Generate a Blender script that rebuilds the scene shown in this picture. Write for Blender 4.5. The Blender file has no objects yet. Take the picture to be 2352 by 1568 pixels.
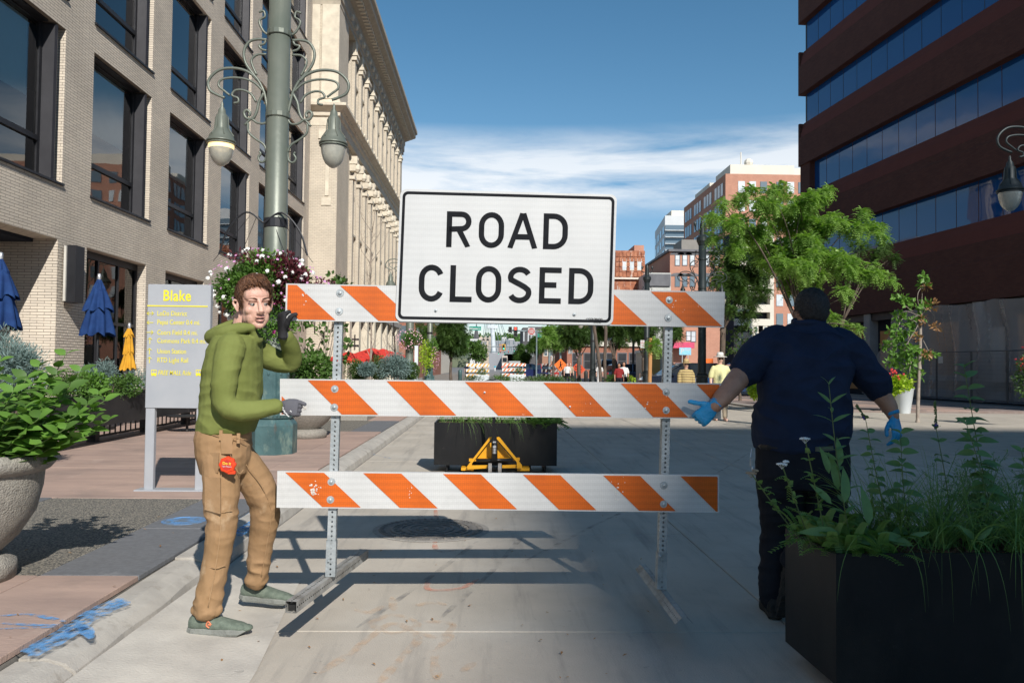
import bpy, bmesh, math, random
from mathutils import Vector, Matrix, noise as mnoise
R = math.radians
rnd = random.Random(7)
scene = bpy.context.scene
col = scene.collection
# ------------------------------------------------------------------ camera
F = 1829.0; CW, CH = 2352.0, 1568.0
CAM = Vector((0, 0, 1.417))
YAW, PITCH, ROLL = R(1.44), R(1.77), R(0.62)
fw = Vector((math.sin(YAW)*math.cos(PITCH), math.cos(YAW)*math.cos(PITCH), math.sin(PITCH)))
rt0 = Vector((math.cos(YAW), -math.sin(YAW), 0)); up0 = rt0.cross(fw)
rt = rt0*math.cos(ROLL) + up0*math.sin(ROLL); up = up0*math.cos(ROLL) - rt0*math.sin(ROLL)
cd = bpy.data.cameras.new('camera'); cam = bpy.data.objects.new('camera', cd); col.objects.link(cam)
cd.sensor_width = 36; cd.lens = F/CW*36; cd.clip_start = 0.05; cd.clip_end = 6000
m = Matrix((( rt.x, up.x, -fw.x, CAM.x), (rt.y, up.y, -fw.y, CAM.y), (rt.z, up.z, -fw.z, CAM.z), (0, 0, 0, 1)))
cam.matrix_world = m
scene.camera = cam
def ray(x, y): return fw + rt*((x-CW/2)/F) + up*((CH/2-y)/F)
def P(x, y, Y):
    d = ray(x, y); return CAM + d*((Y-CAM.y)/d.y)
def G(x, y, z=0.0):
    d = ray(x, y); return CAM + d*((z-CAM.z)/d.z)
def PX(x, y, X):
    d = ray(x, y); return CAM + d*((X-CAM.x)/d.x)
# ------------------------------------------------------------------ sky, sun, exposure
SUN = Vector((0.47, -1.33, 1.0)).normalized()          # towards the sun
EL = math.asin(SUN.z); AZ = math.atan2(SUN.x, SUN.y)
world = bpy.data.worlds.new('World'); scene.world = world; world.use_nodes = True
nt = world.node_tree; nt.nodes.clear()
def N(t, ty, **kw):
    n = t.nodes.new(ty)
    for k, v in kw.items(): setattr(n, k, v)
    return n
sky = N(nt, 'ShaderNodeTexSky', sky_type='NISHITA'); sky.sun_disc = False
sky.sun_elevation = EL; sky.sun_rotation = AZ; sky.altitude = 1600; sky.air_density = 1.0; sky.dust_density = 0.0; sky.ozone_density = 3.5
bg = N(nt, 'ShaderNodeBackground'); bg.inputs['Strength'].default_value = 0.104
out = N(nt, 'ShaderNodeOutputWorld')
tc = N(nt, 'ShaderNodeTexCoord'); sp = N(nt, 'ShaderNodeSeparateXYZ'); nt.links.new(tc.outputs['Generated'], sp.inputs[0])
mp = N(nt, 'ShaderNodeMapping'); mp.inputs['Scale'].default_value = (1.1, 1.1, 6.5); mp.inputs['Rotation'].default_value = (0.0, R(6), 0); mp.inputs['Location'].default_value = (0.35, 0.1, 0.25)
nt.links.new(tc.outputs['Generated'], mp.inputs['Vector'])
n1 = N(nt, 'ShaderNodeTexNoise'); n1.inputs['Scale'].default_value = 2.6; n1.inputs['Detail'].default_value = 9; n1.inputs['Roughness'].default_value = 0.62; n1.inputs['Distortion'].default_value = 0.35
nt.links.new(mp.outputs[0], n1.inputs['Vector'])
cr = N(nt, 'ShaderNodeValToRGB'); cr.color_ramp.elements[0].position = 0.34; cr.color_ramp.elements[1].position = 0.56
nt.links.new(n1.outputs['Fac'], cr.inputs[0])
# cloud belt all round the horizon, from about 9 to 17 degrees up
er = N(nt, 'ShaderNodeValToRGB'); els = er.color_ramp.elements
els[0].position = 0.18; els[0].color = (0, 0, 0, 1); els[1].position = 0.215; els[1].color = (1, 1, 1, 1)
e = els.new(0.255); e.color = (.85, .85, .85, 1); e = els.new(0.292); e.color = (0, 0, 0, 1)
nt.links.new(sp.outputs['Z'], er.inputs[0])
mu = N(nt, 'ShaderNodeMath', operation='MULTIPLY'); nt.links.new(cr.outputs[0], mu.inputs[0]); nt.links.new(er.outputs[0], mu.inputs[1])
mu2 = N(nt, 'ShaderNodeMath', operation='MULTIPLY'); nt.links.new(mu.outputs[0], mu2.inputs[0]); mu2.inputs[1].default_value = 0.92
mx = N(nt, 'ShaderNodeMixRGB'); nt.links.new(mu2.outputs[0], mx.inputs[0]); hs = N(nt, 'ShaderNodeHueSaturation'); hs.inputs['Saturation'].default_value = 1.25; hs.inputs['Value'].default_value = 1.05; nt.links.new(sky.outputs[0], hs.inputs['Color']); tn = N(nt, 'ShaderNodeMixRGB', blend_type='MULTIPLY'); tn.inputs[0].default_value = 1; tn.inputs[2].default_value = (1.85,1.28,.93,1); nt.links.new(hs.outputs[0], tn.inputs[1]); hr = N(nt, 'ShaderNodeValToRGB'); hr.color_ramp.elements[0].position = 0.0; hr.color_ramp.elements[0].color = (.50,.60,.78,1); hr.color_ramp.elements[1].position = .26; hr.color_ramp.elements[1].color = (1,1,1,1); nt.links.new(sp.outputs['Z'], hr.inputs[0])
hm_ = N(nt, 'ShaderNodeMixRGB', blend_type='MULTIPLY'); hm_.inputs[0].default_value = 1; nt.links.new(tn.outputs[0], hm_.inputs[1]); nt.links.new(hr.outputs[0], hm_.inputs[2]); nt.links.new(hm_.outputs[0], mx.inputs[1]); mx.inputs[2].default_value = (8.0, 8.3, 8.6, 1)
nt.links.new(mx.outputs[0], bg.inputs[0]); nt.links.new(bg.outputs[0], out.inputs[0])
sl = bpy.data.lights.new('sun', 'SUN'); sl.energy = 4.8; sl.angle = R(0.53); sl.color = (1.0, 0.95, 0.88)
so = bpy.data.objects.new('sun', sl); col.objects.link(so); so.rotation_euler = SUN.to_track_quat('Z', 'Y').to_euler(); so.location = (0, -5, 30)
scene.view_settings.view_transform = 'Standard'; scene.view_settings.look = 'None'
scene.view_settings.exposure = 0.22; scene.view_settings.gamma = 1.0; scene.view_settings.use_curve_mapping = False
# ------------------------------------------------------------------ materials
MATS = {}
def mat(name, c1, c2=None, scale=4.0, rough=0.8, metal=0.0, bump=0.0, bscale=None, detail=6, spec=0.5, lo=0.35, hi=0.65, stretch=None, **kw):
    if name in MATS: return MATS[name]
    m = bpy.data.materials.new(name); m.use_nodes = True; t = m.node_tree; b = t.nodes['Principled BSDF']
    b.inputs['Roughness'].default_value = rough; b.inputs['Metallic'].default_value = metal; b.inputs['Specular IOR Level'].default_value = spec
    for k, v in kw.items():
        b.inputs[k.replace('_', ' ')].default_value = v
    c1 = tuple(c1)+(1,)
    if c2 is None: c2 = tuple(x*0.82 for x in c1[:3])
    c2 = tuple(c2)+(1,)
    tcn = N(t, 'ShaderNodeTexCoord'); src = tcn.outputs['Object']
    if stretch:
        mpn = N(t, 'ShaderNodeMapping'); mpn.inputs['Scale'].default_value = stretch; t.links.new(src, mpn.inputs['Vector']); src = mpn.outputs[0]
    n = N(t, 'ShaderNodeTexNoise'); n.inputs['Scale'].default_value = scale; n.inputs['Detail'].default_value = detail; n.inputs['Roughness'].default_value = 0.6
    t.links.new(src, n.inputs['Vector'])
    mr = N(t, 'ShaderNodeMapRange'); mr.inputs[1].default_value = lo; mr.inputs[2].default_value = hi; t.links.new(n.outputs['Fac'], mr.inputs[0])
    mx = N(t, 'ShaderNodeMixRGB'); mx.inputs[1].default_value = c1; mx.inputs[2].default_value = c2; t.links.new(mr.outputs[0], mx.inputs[0])
    t.links.new(mx.outputs[0], b.inputs['Base Color'])
    if bump:
        n2 = N(t, 'ShaderNodeTexNoise'); n2.inputs['Scale'].default_value = bscale or scale*4; n2.inputs['Detail'].default_value = 5
        t.links.new(src, n2.inputs['Vector'])
        bp = N(t, 'ShaderNodeBump'); bp.inputs['Strength'].default_value = bump; bp.inputs['Distance'].default_value = 0.02
        t.links.new(n2.outputs['Fac'], bp.inputs['Height']); t.links.new(bp.outputs[0], b.inputs['Normal'])
    m['mixnode'] = mx.name
    MATS[name] = m
    return m
def brick_mat(name, c1, c2, mortar, w, h, ms=0.006, rough=0.9, bump=0.6, var=0.25):
    m = bpy.data.materials.new(name); m.use_nodes = True; t = m.node_tree; b = t.nodes['Principled BSDF']; b.inputs['Roughness'].default_value = rough
    b.inputs['Specular IOR Level'].default_value = 0.2
    tcn = N(t, 'ShaderNodeTexCoord'); s = N(t, 'ShaderNodeSeparateXYZ'); t.links.new(tcn.outputs['Object'], s.inputs[0])
    a = N(t, 'ShaderNodeMath', operation='ADD'); t.links.new(s.outputs[0], a.inputs[0]); t.links.new(s.outputs[1], a.inputs[1])
    c = N(t, 'ShaderNodeCombineXYZ'); t.links.new(a.outputs[0], c.inputs[0]); t.links.new(s.outputs[2], c.inputs[1])
    br = N(t, 'ShaderNodeTexBrick'); t.links.new(c.outputs[0], br.inputs['Vector'])
    br.inputs['Color1'].default_value = c1+(1,); br.inputs['Color2'].default_value = c2+(1,); br.inputs['Mortar'].default_value = mortar+(1,)
    br.inputs['Scale'].default_value = 1.0; br.inputs['Brick Width'].default_value = w; br.inputs['Row Height'].default_value = h
    br.inputs['Mortar Size'].default_value = ms; br.inputs['Mortar Smooth'].default_value = 0.3
    n = N(t, 'ShaderNodeTexNoise'); n.inputs['Scale'].default_value = 0.9; n.inputs['Detail'].default_value = 7; t.links.new(tcn.outputs['Object'], n.inputs['Vector'])
    mr = N(t, 'ShaderNodeMapRange'); mr.inputs[1].default_value = 0.3; mr.inputs[2].default_value = 0.7; mr.inputs[3].default_value = 1-var; mr.inputs[4].default_value = 1.0
    t.links.new(n.outputs['Fac'], mr.inputs[0])
    mx = N(t, 'ShaderNodeMixRGB', blend_type='MULTIPLY'); mx.inputs[0].default_value = 1; t.links.new(br.outputs['Color'], mx.inputs[1]); t.links.new(mr.outputs[0], mx.inputs[2])
    t.links.new(mx.outputs[0], b.inputs['Base Color'])
    bp = N(t, 'ShaderNodeBump'); bp.inputs['Strength'].default_value = bump; bp.inputs['Distance'].default_value = 0.01; bp.invert = True
    t.links.new(br.outputs['Fac'], bp.inputs['Height']); t.links.new(bp.outputs[0], b.inputs['Normal'])
    MATS[name] = m
    return m
def glass_mat(name, tint, rough=0.03, spec=0.5, ior=1.5, coat=0.0):
    m = bpy.data.materials.new(name); m.use_nodes = True; t = m.node_tree; b = t.nodes['Principled BSDF']
    b.inputs['Base Color'].default_value = tint+(1,); b.inputs['Roughness'].default_value = rough; b.inputs['IOR'].default_value = ior; b.inputs['Specular IOR Level'].default_value = spec
    tcn = N(t, 'ShaderNodeTexCoord'); n = N(t, 'ShaderNodeTexNoise'); n.inputs['Scale'].default_value = 0.6; n.inputs['Detail'].default_value = 1; t.links.new(tcn.outputs['Object'], n.inputs['Vector'])
    bp = N(t, 'ShaderNodeBump'); bp.inputs['Strength'].default_value = 0.12; bp.inputs['Distance'].default_value = 0.05; t.links.new(n.outputs['Fac'], bp.inputs['Height']); t.links.new(bp.outputs[0], b.inputs['Normal'])
    MATS[name] = m
    return m
def emit(name, c, s):
    m = bpy.data.materials.new(name); m.use_nodes = True; b = m.node_tree.nodes['Principled BSDF']
    b.inputs['Base Color'].default_value = c+(1,); b.inputs['Emission Color'].default_value = c+(1,); b.inputs['Emission Strength'].default_value = s
    MATS[name] = m; return m
# ------------------------------------------------------------------ mesh builder
WORLDM = {}
class MB:
    def __init__(s): s.v = []; s.f = []; s.m = []; s.mi = 0
    def face(s, idx): s.f.append(tuple(idx)); s.m.append(s.mi)
    def quad(s, a, b, c, d):
        i = len(s.v); s.v += [tuple(a), tuple(b), tuple(c), tuple(d)]; s.face((i, i+1, i+2, i+3)); return s
    def tri(s, a, b, c):
        i = len(s.v); s.v += [tuple(a), tuple(b), tuple(c)]; s.face((i, i+1, i+2)); return s
    def hexa(s, p):
        i = len(s.v); s.v += [tuple(q) for q in p]
        for q in ((0,3,2,1),(4,5,6,7),(0,1,5,4),(1,2,6,5),(2,3,7,6),(3,0,4,7)): s.face([i+k for k in q])
        return s
    def box(s, x0, x1, y0, y1, z0, z1):
        return s.hexa([(x0,y0,z0),(x1,y0,z0),(x1,y1,z0),(x0,y1,z0),(x0,y0,z1),(x1,y0,z1),(x1,y1,z1),(x0,y1,z1)])
    def obox(s, c, ax, ay, az):
        c = Vector(c); ax = Vector(ax); ay = Vector(ay); az = Vector(az)
        return s.hexa([c-ax-ay-az, c+ax-ay-az, c+ax+ay-az, c-ax+ay-az, c-ax-ay+az, c+ax-ay+az, c+ax+ay+az, c-ax+ay+az])
    def bar(s, a, b, w, h, upv=(0,0,1)):
        a = Vector(a); b = Vector(b); d = (b-a); L = d.length; d.normalize(); u = Vector(upv); sd = d.cross(u)
        if sd.length < 1e-4: sd = d.cross(Vector((0,1,0)))
        sd.normalize(); u = sd.cross(d)
        return s.obox((a+b)/2, d*(L/2), sd*(w/2), u*(h/2))
    def bevbox(s, x0, x1, y0, y1, z0, z1, b=0.01):
        # box with chamfered vertical edges and top
        pts = [(x0+b,y0),(x1-b,y0),(x1,y0+b),(x1,y1-b),(x1-b,y1),(x0+b,y1),(x0,y1-b),(x0,y0+b)]
        i = len(s.v); n = 8; cx = (x0+x1)/2; cy = (y0+y1)/2
        s.v += [(x,y,z0) for x,y in pts] + [(x,y,z1-b) for x,y in pts]
        s.v += [(x-math.copysign(b, x-cx), y-math.copysign(b, y-cy), z1) for x,y in pts]
        for k in range(n):
            j = (k+1)%n
            s.face((i+k,i+j,i+n+j,i+n+k)); s.face((i+n+k,i+n+j,i+2*n+j,i+2*n+k))
        s.face([i+2*n+k for k in range(n)]); s.face([i+n-1-k for k in range(n)])
        return s
    def prism(s, pts, d, cap=True):
        # pts: planar polygon (3D), extruded by vector d
        d = Vector(d); n = len(pts); i = len(s.v)
        s.v += [tuple(p) for p in pts] + [tuple(Vector(p)+d) for p in pts]
        for k in range(n): s.face((i+k, i+(k+1)%n, i+n+(k+1)%n, i+n+k))
        if cap: s.face([i+n-1-k for k in range(n)]); s.face([i+n+k for k in range(n)])
        return s
    def tube(s, pts, r, n=8, cap=True, flat=1.0, closed=False):
        pts = [Vector(p) for p in pts]; N_ = len(pts); rs = r if isinstance(r, (list, tuple)) else [r]*N_
        i0 = len(s.v); ref = None
        for k, p in enumerate(pts):
            t = (pts[min(k+1, N_-1)]-pts[max(k-1, 0)])
            if t.length < 1e-9: t = Vector((0,0,1))
            t.normalize()
            if ref is None: ref = Vector((0,0,1)) if abs(t.z) < 0.9 else Vector((1,0,0))
            a = t.cross(ref)
            if a.length < 1e-5: a = t.orthogonal()
            a.normalize(); b = a.cross(t); ref = b
            for q in range(n):
                an = 2*math.pi*q/n; s.v.append(tuple(p + a*(math.cos(an)*rs[k]) + b*(math.sin(an)*rs[k]*flat)))
        for k in range(N_-1):
            for q in range(n):
                s.face((i0+k*n+q, i0+k*n+(q+1)%n, i0+(k+1)*n+(q+1)%n, i0+(k+1)*n+q))
        if cap:
            s.face([i0+n-1-q for q in range(n)]); s.face([i0+(N_-1)*n+q for q in range(n)])
        return s
    def lathe(s, prof, c=(0,0,0), n=20, sx=1.0, sy=1.0, cap=True):
        i0 = len(s.v); c = Vector(c)
        for r, z in prof:
            for q in range(n):
                a = 2*math.pi*(q+0.5)/n; s.v.append((c.x+r*math.cos(a)*sx, c.y+r*math.sin(a)*sy, c.z+z))
        for k in range(len(prof)-1):
            for q in range(n): s.face((i0+k*n+q, i0+k*n+(q+1)%n, i0+(k+1)*n+(q+1)%n, i0+(k+1)*n+q))
        if cap:
            s.face([i0+n-1-q for q in range(n)]); s.face([i0+(len(prof)-1)*n+q for q in range(n)])
        return s
    def ball(s, c, r, n=10, m_=6):
        c = Vector(c); rr = r if hasattr(r, '__len__') else (r, r, r)
        i0 = len(s.v); s.v.append((c.x, c.y, c.z-rr[2]))
        for k in range(1, m_):
            ph = -math.pi/2 + math.pi*k/m_
            for q in range(n):
                a = 2*math.pi*q/n; s.v.append((c.x+rr[0]*math.cos(ph)*math.cos(a), c.y+rr[1]*math.cos(ph)*math.sin(a), c.z+rr[2]*math.sin(ph)))
        s.v.append((c.x, c.y, c.z+rr[2])); top = len(s.v)-1
        for q in range(n):
            s.face((i0, i0+1+(q+1)%n, i0+1+q)); s.face((top, i0+1+(m_-2)*n+q, i0+1+(m_-2)*n+(q+1)%n))
        for k in range(m_-2):
            for q in range(n):
                a = i0+1+k*n; s.face((a+q, a+(q+1)%n, a+n+(q+1)%n, a+n+q))
        return s
    def mesh(s, name='mesh', mats=None, smooth=False):
        me = bpy.data.meshes.new(name); me.from_pydata(s.v, [], s.f)
        for m_ in (mats if isinstance(mats, (list, tuple)) else [mats]):
            if m_: me.materials.append(m_)
        if isinstance(mats, (list, tuple)) and len(mats) > 1: me.polygons.foreach_set('material_index', s.m)
        if smooth: me.polygons.foreach_set('use_smooth', [True]*len(me.polygons))
        me.update(); return me
    def build(s, name, mats, parent=None, smooth=False, **kw):
        return link(name, s.mesh(name, mats, smooth), parent, **kw)
def setp(o, label=None, cat=None, group=None, kind=None):
    if label: o['label'] = label
    if cat: o['category'] = cat
    if group: o['group'] = group
    if kind: o['kind'] = kind
    return o
def link(name, data, parent=None, loc=None, rot=None, scale=None, **kw):
    o = bpy.data.objects.new(name, data); col.objects.link(o)
    b = Matrix.Identity(4)
    if loc is not None or rot is not None or scale is not None:
        from mathutils import Euler
        b = Matrix.LocRotScale(Vector(loc or (0,0,0)), Euler(rot or (0,0,0)), Vector(scale or (1,1,1))); o.matrix_basis = b
    if parent:
        o.parent = parent; o.matrix_parent_inverse = WORLDM[parent.name].inverted()
        WORLDM[o.name] = b.copy()
    else: WORLDM[o.name] = b.copy()
    setp(o, **kw); return o
def thing(name, label, cat, loc=(0,0,0), group=None, rz=0, kind=None):
    return link(name, None, None, loc=loc, rot=(0,0,rz), label=label, cat=cat, group=group, kind=kind)
KIDS = {}
def copy_tree(o, parent=None, **kw):
    c = o.copy(); col.objects.link(c)
    if parent: c.parent = parent; c.matrix_parent_inverse = o.matrix_parent_inverse.copy()
    for ch in list(o.children): copy_tree(ch, c)
    setp(c, **kw); return c
def copy_to(o, loc, rz=0, s=1.0, **kw):
    c = copy_tree(o); c.location = loc; c.rotation_euler = (0,0,rz); c.scale = (s,s,s) if not hasattr(s, '__len__') else s
    setp(c, **kw); return c
def clean(v, cut=3):  return round(v, cut)
def poly_mesh(name, mesh_from, mats): pass
def smoothstep(a, b, x):
    t = max(0.0, min(1.0, (x-a)/(b-a))) if a != b else 0.0
    return t*t*(3-2*t)
def spline(pts, n=6):
    # Catmull-Rom through pts
    P_ = [Vector(p) for p in pts]; P_ = [P_[0]*2-P_[1]] + P_ + [P_[-1]*2-P_[-2]]; o = []
    for i in range(1, len(P_)-2):
        a, b, c, d = P_[i-1:i+3]
        for k in range(n):
            t = k/n; o.append(0.5*((2*b)+(c-a)*t+(2*a-5*b+4*c-d)*t*t+(3*b-a-3*c+d)*t**3))
    o.append(P_[-2]); return o
def textmesh(body, size, font=None, bold=0.0, align='CENTER', depth=0.0, shear=0.0, cs=1.0, xs=1.0):
    c = bpy.data.curves.new('text', 'FONT'); c.body = body; c.size = size; c.align_x = align; c.align_y = 'CENTER'; c.offset = bold; c.extrude = depth; c.shear = shear; c.space_character = cs; c.resolution_u = 4
    o = bpy.data.objects.new('text', c); col.objects.link(o)
    bpy.context.view_layer.update()
    dg = bpy.context.evaluated_depsgraph_get(); me = bpy.data.meshes.new_from_object(o.evaluated_get(dg))
    bpy.data.objects.remove(o); bpy.data.curves.remove(c)
    if xs != 1.0:
        for v in me.vertices: v.co.x *= xs
    return me
def textobj(name, body, size, mt, parent, origin, right, upv, **kw):
    # text lying in the plane spanned by right/upv at origin
    me = textmesh(body, size, **kw); me.materials.clear(); me.materials.append(mt)
    r_ = Vector(right).normalized(); u_ = Vector(upv).normalized(); n_ = r_.cross(u_)
    M = Matrix(((r_.x,u_.x,n_.x,origin[0]),(r_.y,u_.y,n_.y,origin[1]),(r_.z,u_.z,n_.z,origin[2]),(0,0,0,1)))
    me.transform(M); me.name = name
    return link(name, me, parent)
def voxel(mb, vox, mats=None, smooth_it=2, name='form', func=None):
    me = mb.mesh(name, mats); o = bpy.data.objects.new(name, me); col.objects.link(o)
    md = o.modifiers.new('r', 'REMESH'); md.mode = 'VOXEL'; md.voxel_size = vox; md.use_smooth_shade = True
    if smooth_it:
        sm = o.modifiers.new('s', 'SMOOTH'); sm.factor = 0.5; sm.iterations = smooth_it
    bpy.context.view_layer.update()
    dg = bpy.context.evaluated_depsgraph_get(); out_ = bpy.data.meshes.new_from_object(o.evaluated_get(dg))
    bpy.data.objects.remove(o); bpy.data.meshes.remove(me)
    if func:
        import numpy as np
        n = len(out_.vertices); co = np.empty(n*3, 'f'); out_.vertices.foreach_get('co', co); no = [tuple(v.vector) for v in out_.vertex_normals]; co = co.reshape(-1,3)
        out_.vertices.foreach_set('co', [c for i in range(n) for c in func(Vector(co[i]), Vector(no[i]))]); out_.update()
    out_.polygons.foreach_set('use_smooth', [True]*len(out_.polygons))
    if mats and not isinstance(mats, (list, tuple)):
        out_.materials.clear(); out_.materials.append(mats)
    return out_
# ------------------------------------------------------------------ ground, road, pavement
M_ground = mat('ground_grey', (.16,.155,.15), (.2,.19,.18), 0.8, .9)
M_conc = mat('road_concrete', (.485,.435,.365), (.385,.347,.292), 1.3, .85, bump=.25, bscale=120, detail=10, lo=.3, hi=.7)
M_conc2 = mat('curb_concrete', (.46,.43,.38), (.36,.335,.30), 5, .9, bump=.22, bscale=90, detail=8)
M_pink = mat('pink_sandstone', (.44,.31,.25), (.33,.235,.195), 1.8, .85, bump=.25, bscale=40, detail=9, stretch=(.5,2.5,1))
M_grey = mat('grey_granite', (.155,.16,.17), (.12,.123,.13), 30, .8, bump=.15, bscale=180)
M_agg = mat('aggregate', (.30,.27,.22), (.075,.075,.07), 70, .9, bump=1.0, bscale=90, detail=3, lo=.42, hi=.58)
M_joint = mat('joint_dirt', (.17,.155,.135), (.26,.24,.21), 12, .95)
def add_stains(m, c, scale, stretch, lo, hi, amt):
    t = m.node_tree; b = t.nodes['Principled BSDF']; src = b.inputs['Base Color'].links[0].from_socket
    tcn = N(t, 'ShaderNodeTexCoord'); mpn = N(t, 'ShaderNodeMapping'); mpn.inputs['Scale'].default_value = stretch; t.links.new(tcn.outputs['Object'], mpn.inputs[0])
    n = N(t, 'ShaderNodeTexNoise'); n.inputs['Scale'].default_value = scale; n.inputs['Detail'].default_value = 8; n.inputs['Roughness'].default_value = .65; t.links.new(mpn.outputs[0], n.inputs['Vector'])
    mr = N(t, 'ShaderNodeMapRange'); mr.inputs[1].default_value = lo; mr.inputs[2].default_value = hi; mr.inputs[4].default_value = amt; t.links.new(n.outputs['Fac'], mr.inputs[0])
    mx = N(t, 'ShaderNodeMixRGB'); t.links.new(mr.outputs[0], mx.inputs[0]); t.links.new(src, mx.inputs[1]); mx.inputs[2].default_value = c+(1,)
    t.links.new(mx.outputs[0], b.inputs['Base Color'])
add_stains(M_conc, (.17,.16,.15), 3.0, (2.2,.16,1), .52, .74, .6); add_stains(M_conc, (.56,.51,.44), 5, (1.5,.1,1), .6, .8, .35)      # long tyre grime
add_stains(M_conc, (.2,.19,.18), 14, (1,1,1), .64, .7, .5); add_stains(M_conc, (.56,.53,.47), 1.1, (1,1,1), .5, .75, .5); add_stains(M_conc, (.24,.23,.215), 45, (1,1,1), .6, .75, .45); add_stains(M_conc, (.22,.21,.2), 3.2, (1.2,.35,1), .58, .8, .5)
add_stains(M_pink, (.16,.13,.115), 1.1, (1,1,1), .5, .72, .5)
add_stains(M_pink, (.55,.45,.38), 5, (1,.3,1), .6, .75, .4)
add_stains(M_conc2, (.2,.17,.13), 8, (1,1,1), .55, .7, .6)
add_stains(M_grey, (.3,.3,.3), 3, (1,1,1), .62, .72, .4)
SW = .15; CX0, CX1 = -2.08, -1.84
MB().quad((-900,-300,-.03),(900,-300,-.03),(900,4000,-.03),(-900,4000,-.03)).build('ground', M_ground, kind='structure')
road = MB().quad((-1.84,-14,-.012),(16,-14,-.012),(16,120,-.012),(-1.84,120,-.012)).build('road', M_joint, kind='structure')
MB().quad((-1.84,60,-.001),(9.5,60,-.001),(9.5,400,-.001),(-1.84,400,-.001)).build('far_road', mat('far_asphalt', (.2,.195,.19), (.25,.24,.23), .3, .9), kind='structure')
def slab(x0, x1, y0, y1, z, mt, parent, name, g=.0042, th=.03, tilt=.0012):
    dz = rnd.uniform(-tilt, tilt); b = .004
    m_ = MB(); m_.bevbox(x0+g, x1-g, y0+g, y1-g, z-th, z+dz, b); return m_.build(name, mt, parent)
xs = [-1.84, 1.65, 3.56, 5.6, 7.6, 9.6]
for i in range(len(xs)-1):
    off = 0 if xs[i] < 1.6 else 1.4
    y = -3.0+off-2.5
    ys = []
    while y < 60: ys.append(y); y += 2.5 if y < 25 else 5.0
    for j in range(len(ys)-1):
        slab(xs[i], xs[i+1], ys[j]-.2, ys[j+1]-.2, 0, M_conc, road, 'concrete_slab')
# manhole
mh = thing('manhole_cover', 'round cast iron manhole cover set in the concrete road behind the barricade', 'manhole cover', (-.505,6.93,0))
M_iron = mat('cast_iron', (.13,.12,.11), (.22,.20,.175), 14, .65, bump=.3, bscale=90)
M_mort = mat('mortar_ring', (.36,.33,.29), (.27,.25,.22), 14, .9, bump=.5, bscale=80)
m_ = MB(); m_.lathe([(.50,.003),(.49,.006),(.45,.006)], (-.505,6.93,0), 48, cap=False); m_.build('mortar_ring', M_mort, mh)
m_ = MB(); m_.lathe([(.45,.007),(.445,.012),(.40,.012),(.39,.009),(.37,.009)], (-.505,6.93,0), 48, cap=False)
m_.build('frame_ring', M_iron, mh)
m_ = MB()
m_.lathe([(0.001,.009),(.37,.009)], (-.505,6.93,0), 48, cap=False)
for r_, w in ((.34,.012),(.26,.01),(.19,.012),(.12,.012),(.05,.015)):
    m_.lathe([(r_-w,.009),(r_-w,.016),(r_+w,.016),(r_+w,.009)], (-.505,6.93,0), 40, cap=False)
for k in range(46):
    a = k/46*2*math.pi
    for rr in (.42,.30):
        if rr == .30 and k % 2: continue
        c = Vector((-.505+rr*math.cos(a), 6.93+rr*math.sin(a), .014)); d = Vector((math.cos(a), math.sin(a),0)); m_.obox(c, d*.016, d.cross(Vector((0,0,1)))*.009, (0,0,.004))
m_.build('lid', M_iron, mh)
# pavement left
pave = MB().quad((-11,-14,SW-.035),(CX0-.012,-14,SW-.035),(CX0-.012,120,SW-.035),(-11,120,SW-.035)).build('pavement', M_joint, kind='structure')
MB().box(-11.5,CX0-.006,-14,120,-.02,SW-.036).build('pavement_bed', M_joint, kind='structure')
def in_agg(y0, y1): return None
rows = [(-4,-1.6),(-1.6,.6),(.6,2.7),(2.7,4.83),(4.83,7.56),(7.56,9.7),(9.7,11.9),(11.9,14.2),(14.2,15.2),(15.2,18.2),(18.2,20.5),(20.5,23),(23,26),(26,29),(29,34),(34,40),(40,48)]
for (y0, y1) in rows:
    agg = (y0, y1) in ((4.83,7.56),(15.2,18.2),(26,29))
    if agg:
        slab(-2.67, CX0, y0, (y0+y1)/2, SW, M_grey, pave, 'granite_slab'); slab(-2.67, CX0, (y0+y1)/2, y1, SW, M_grey, pave, 'granite_slab')
        slab(-4.07, -2.67, y0, y1, SW-.004, M_agg, pave, 'aggregate_panel')
        slab(-4.65, -4.07, y0, y1, SW, M_grey, pave, 'granite_slab')
        segs = [-4.65,-6.2,-7.8,-9.45]
    else:
        slab(-2.67, CX0, y0, y1, SW, M_pink, pave, 'sandstone_slab')
        j = rnd.uniform(-.25,.25); segs = [-2.67,-4.1+j,-5.9+j,-7.6+j,-9.45]
    for a, b in zip(segs[:-1], segs[1:]): slab(b, a, y0, y1, SW, M_pink, pave, 'sandstone_slab')
# curb
cb = MB()
def curb_prof(hi, w, y): 
    x0 = CX0; return [(x0+.002,y,-.02),(x0+.002,y,hi),(x0+w*.45,y,hi+.002),(x0+w*.75,y,hi-.02),(x0+w*.93,y,hi-.055),(x0+w,y,0.004),(x0+w,y,-.02)]
def curb_seg(y0, y1, hi0, hi1, w0, w1, n, nm='curb', wob=.004):
    m_ = MB(); prev = None
    for k in range(n+1):
        t = k/n; y = y0+(y1-y0)*t; h_ = hi0+(hi1-hi0)*t + mnoise.noise(Vector((y*1.7,3,0)))*wob*1.5; w = w0+(w1-w0)*t + mnoise.noise(Vector((y*2.3,9,0)))*wob*3
        pr = curb_prof(h_, w, y); i = len(m_.v); m_.v += pr
        if prev is not None:
            for q in range(len(pr)-1): m_.face((prev+q, prev+q+1, i+q+1, i+q))
        else: m_.face([i+q for q in range(len(pr))])
        prev = i
    m_.face([prev+q for q in range(len(pr)-1,-1,-1)])
    return m_.build(nm, M_conc2, None, smooth=False, kind='structure')
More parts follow.
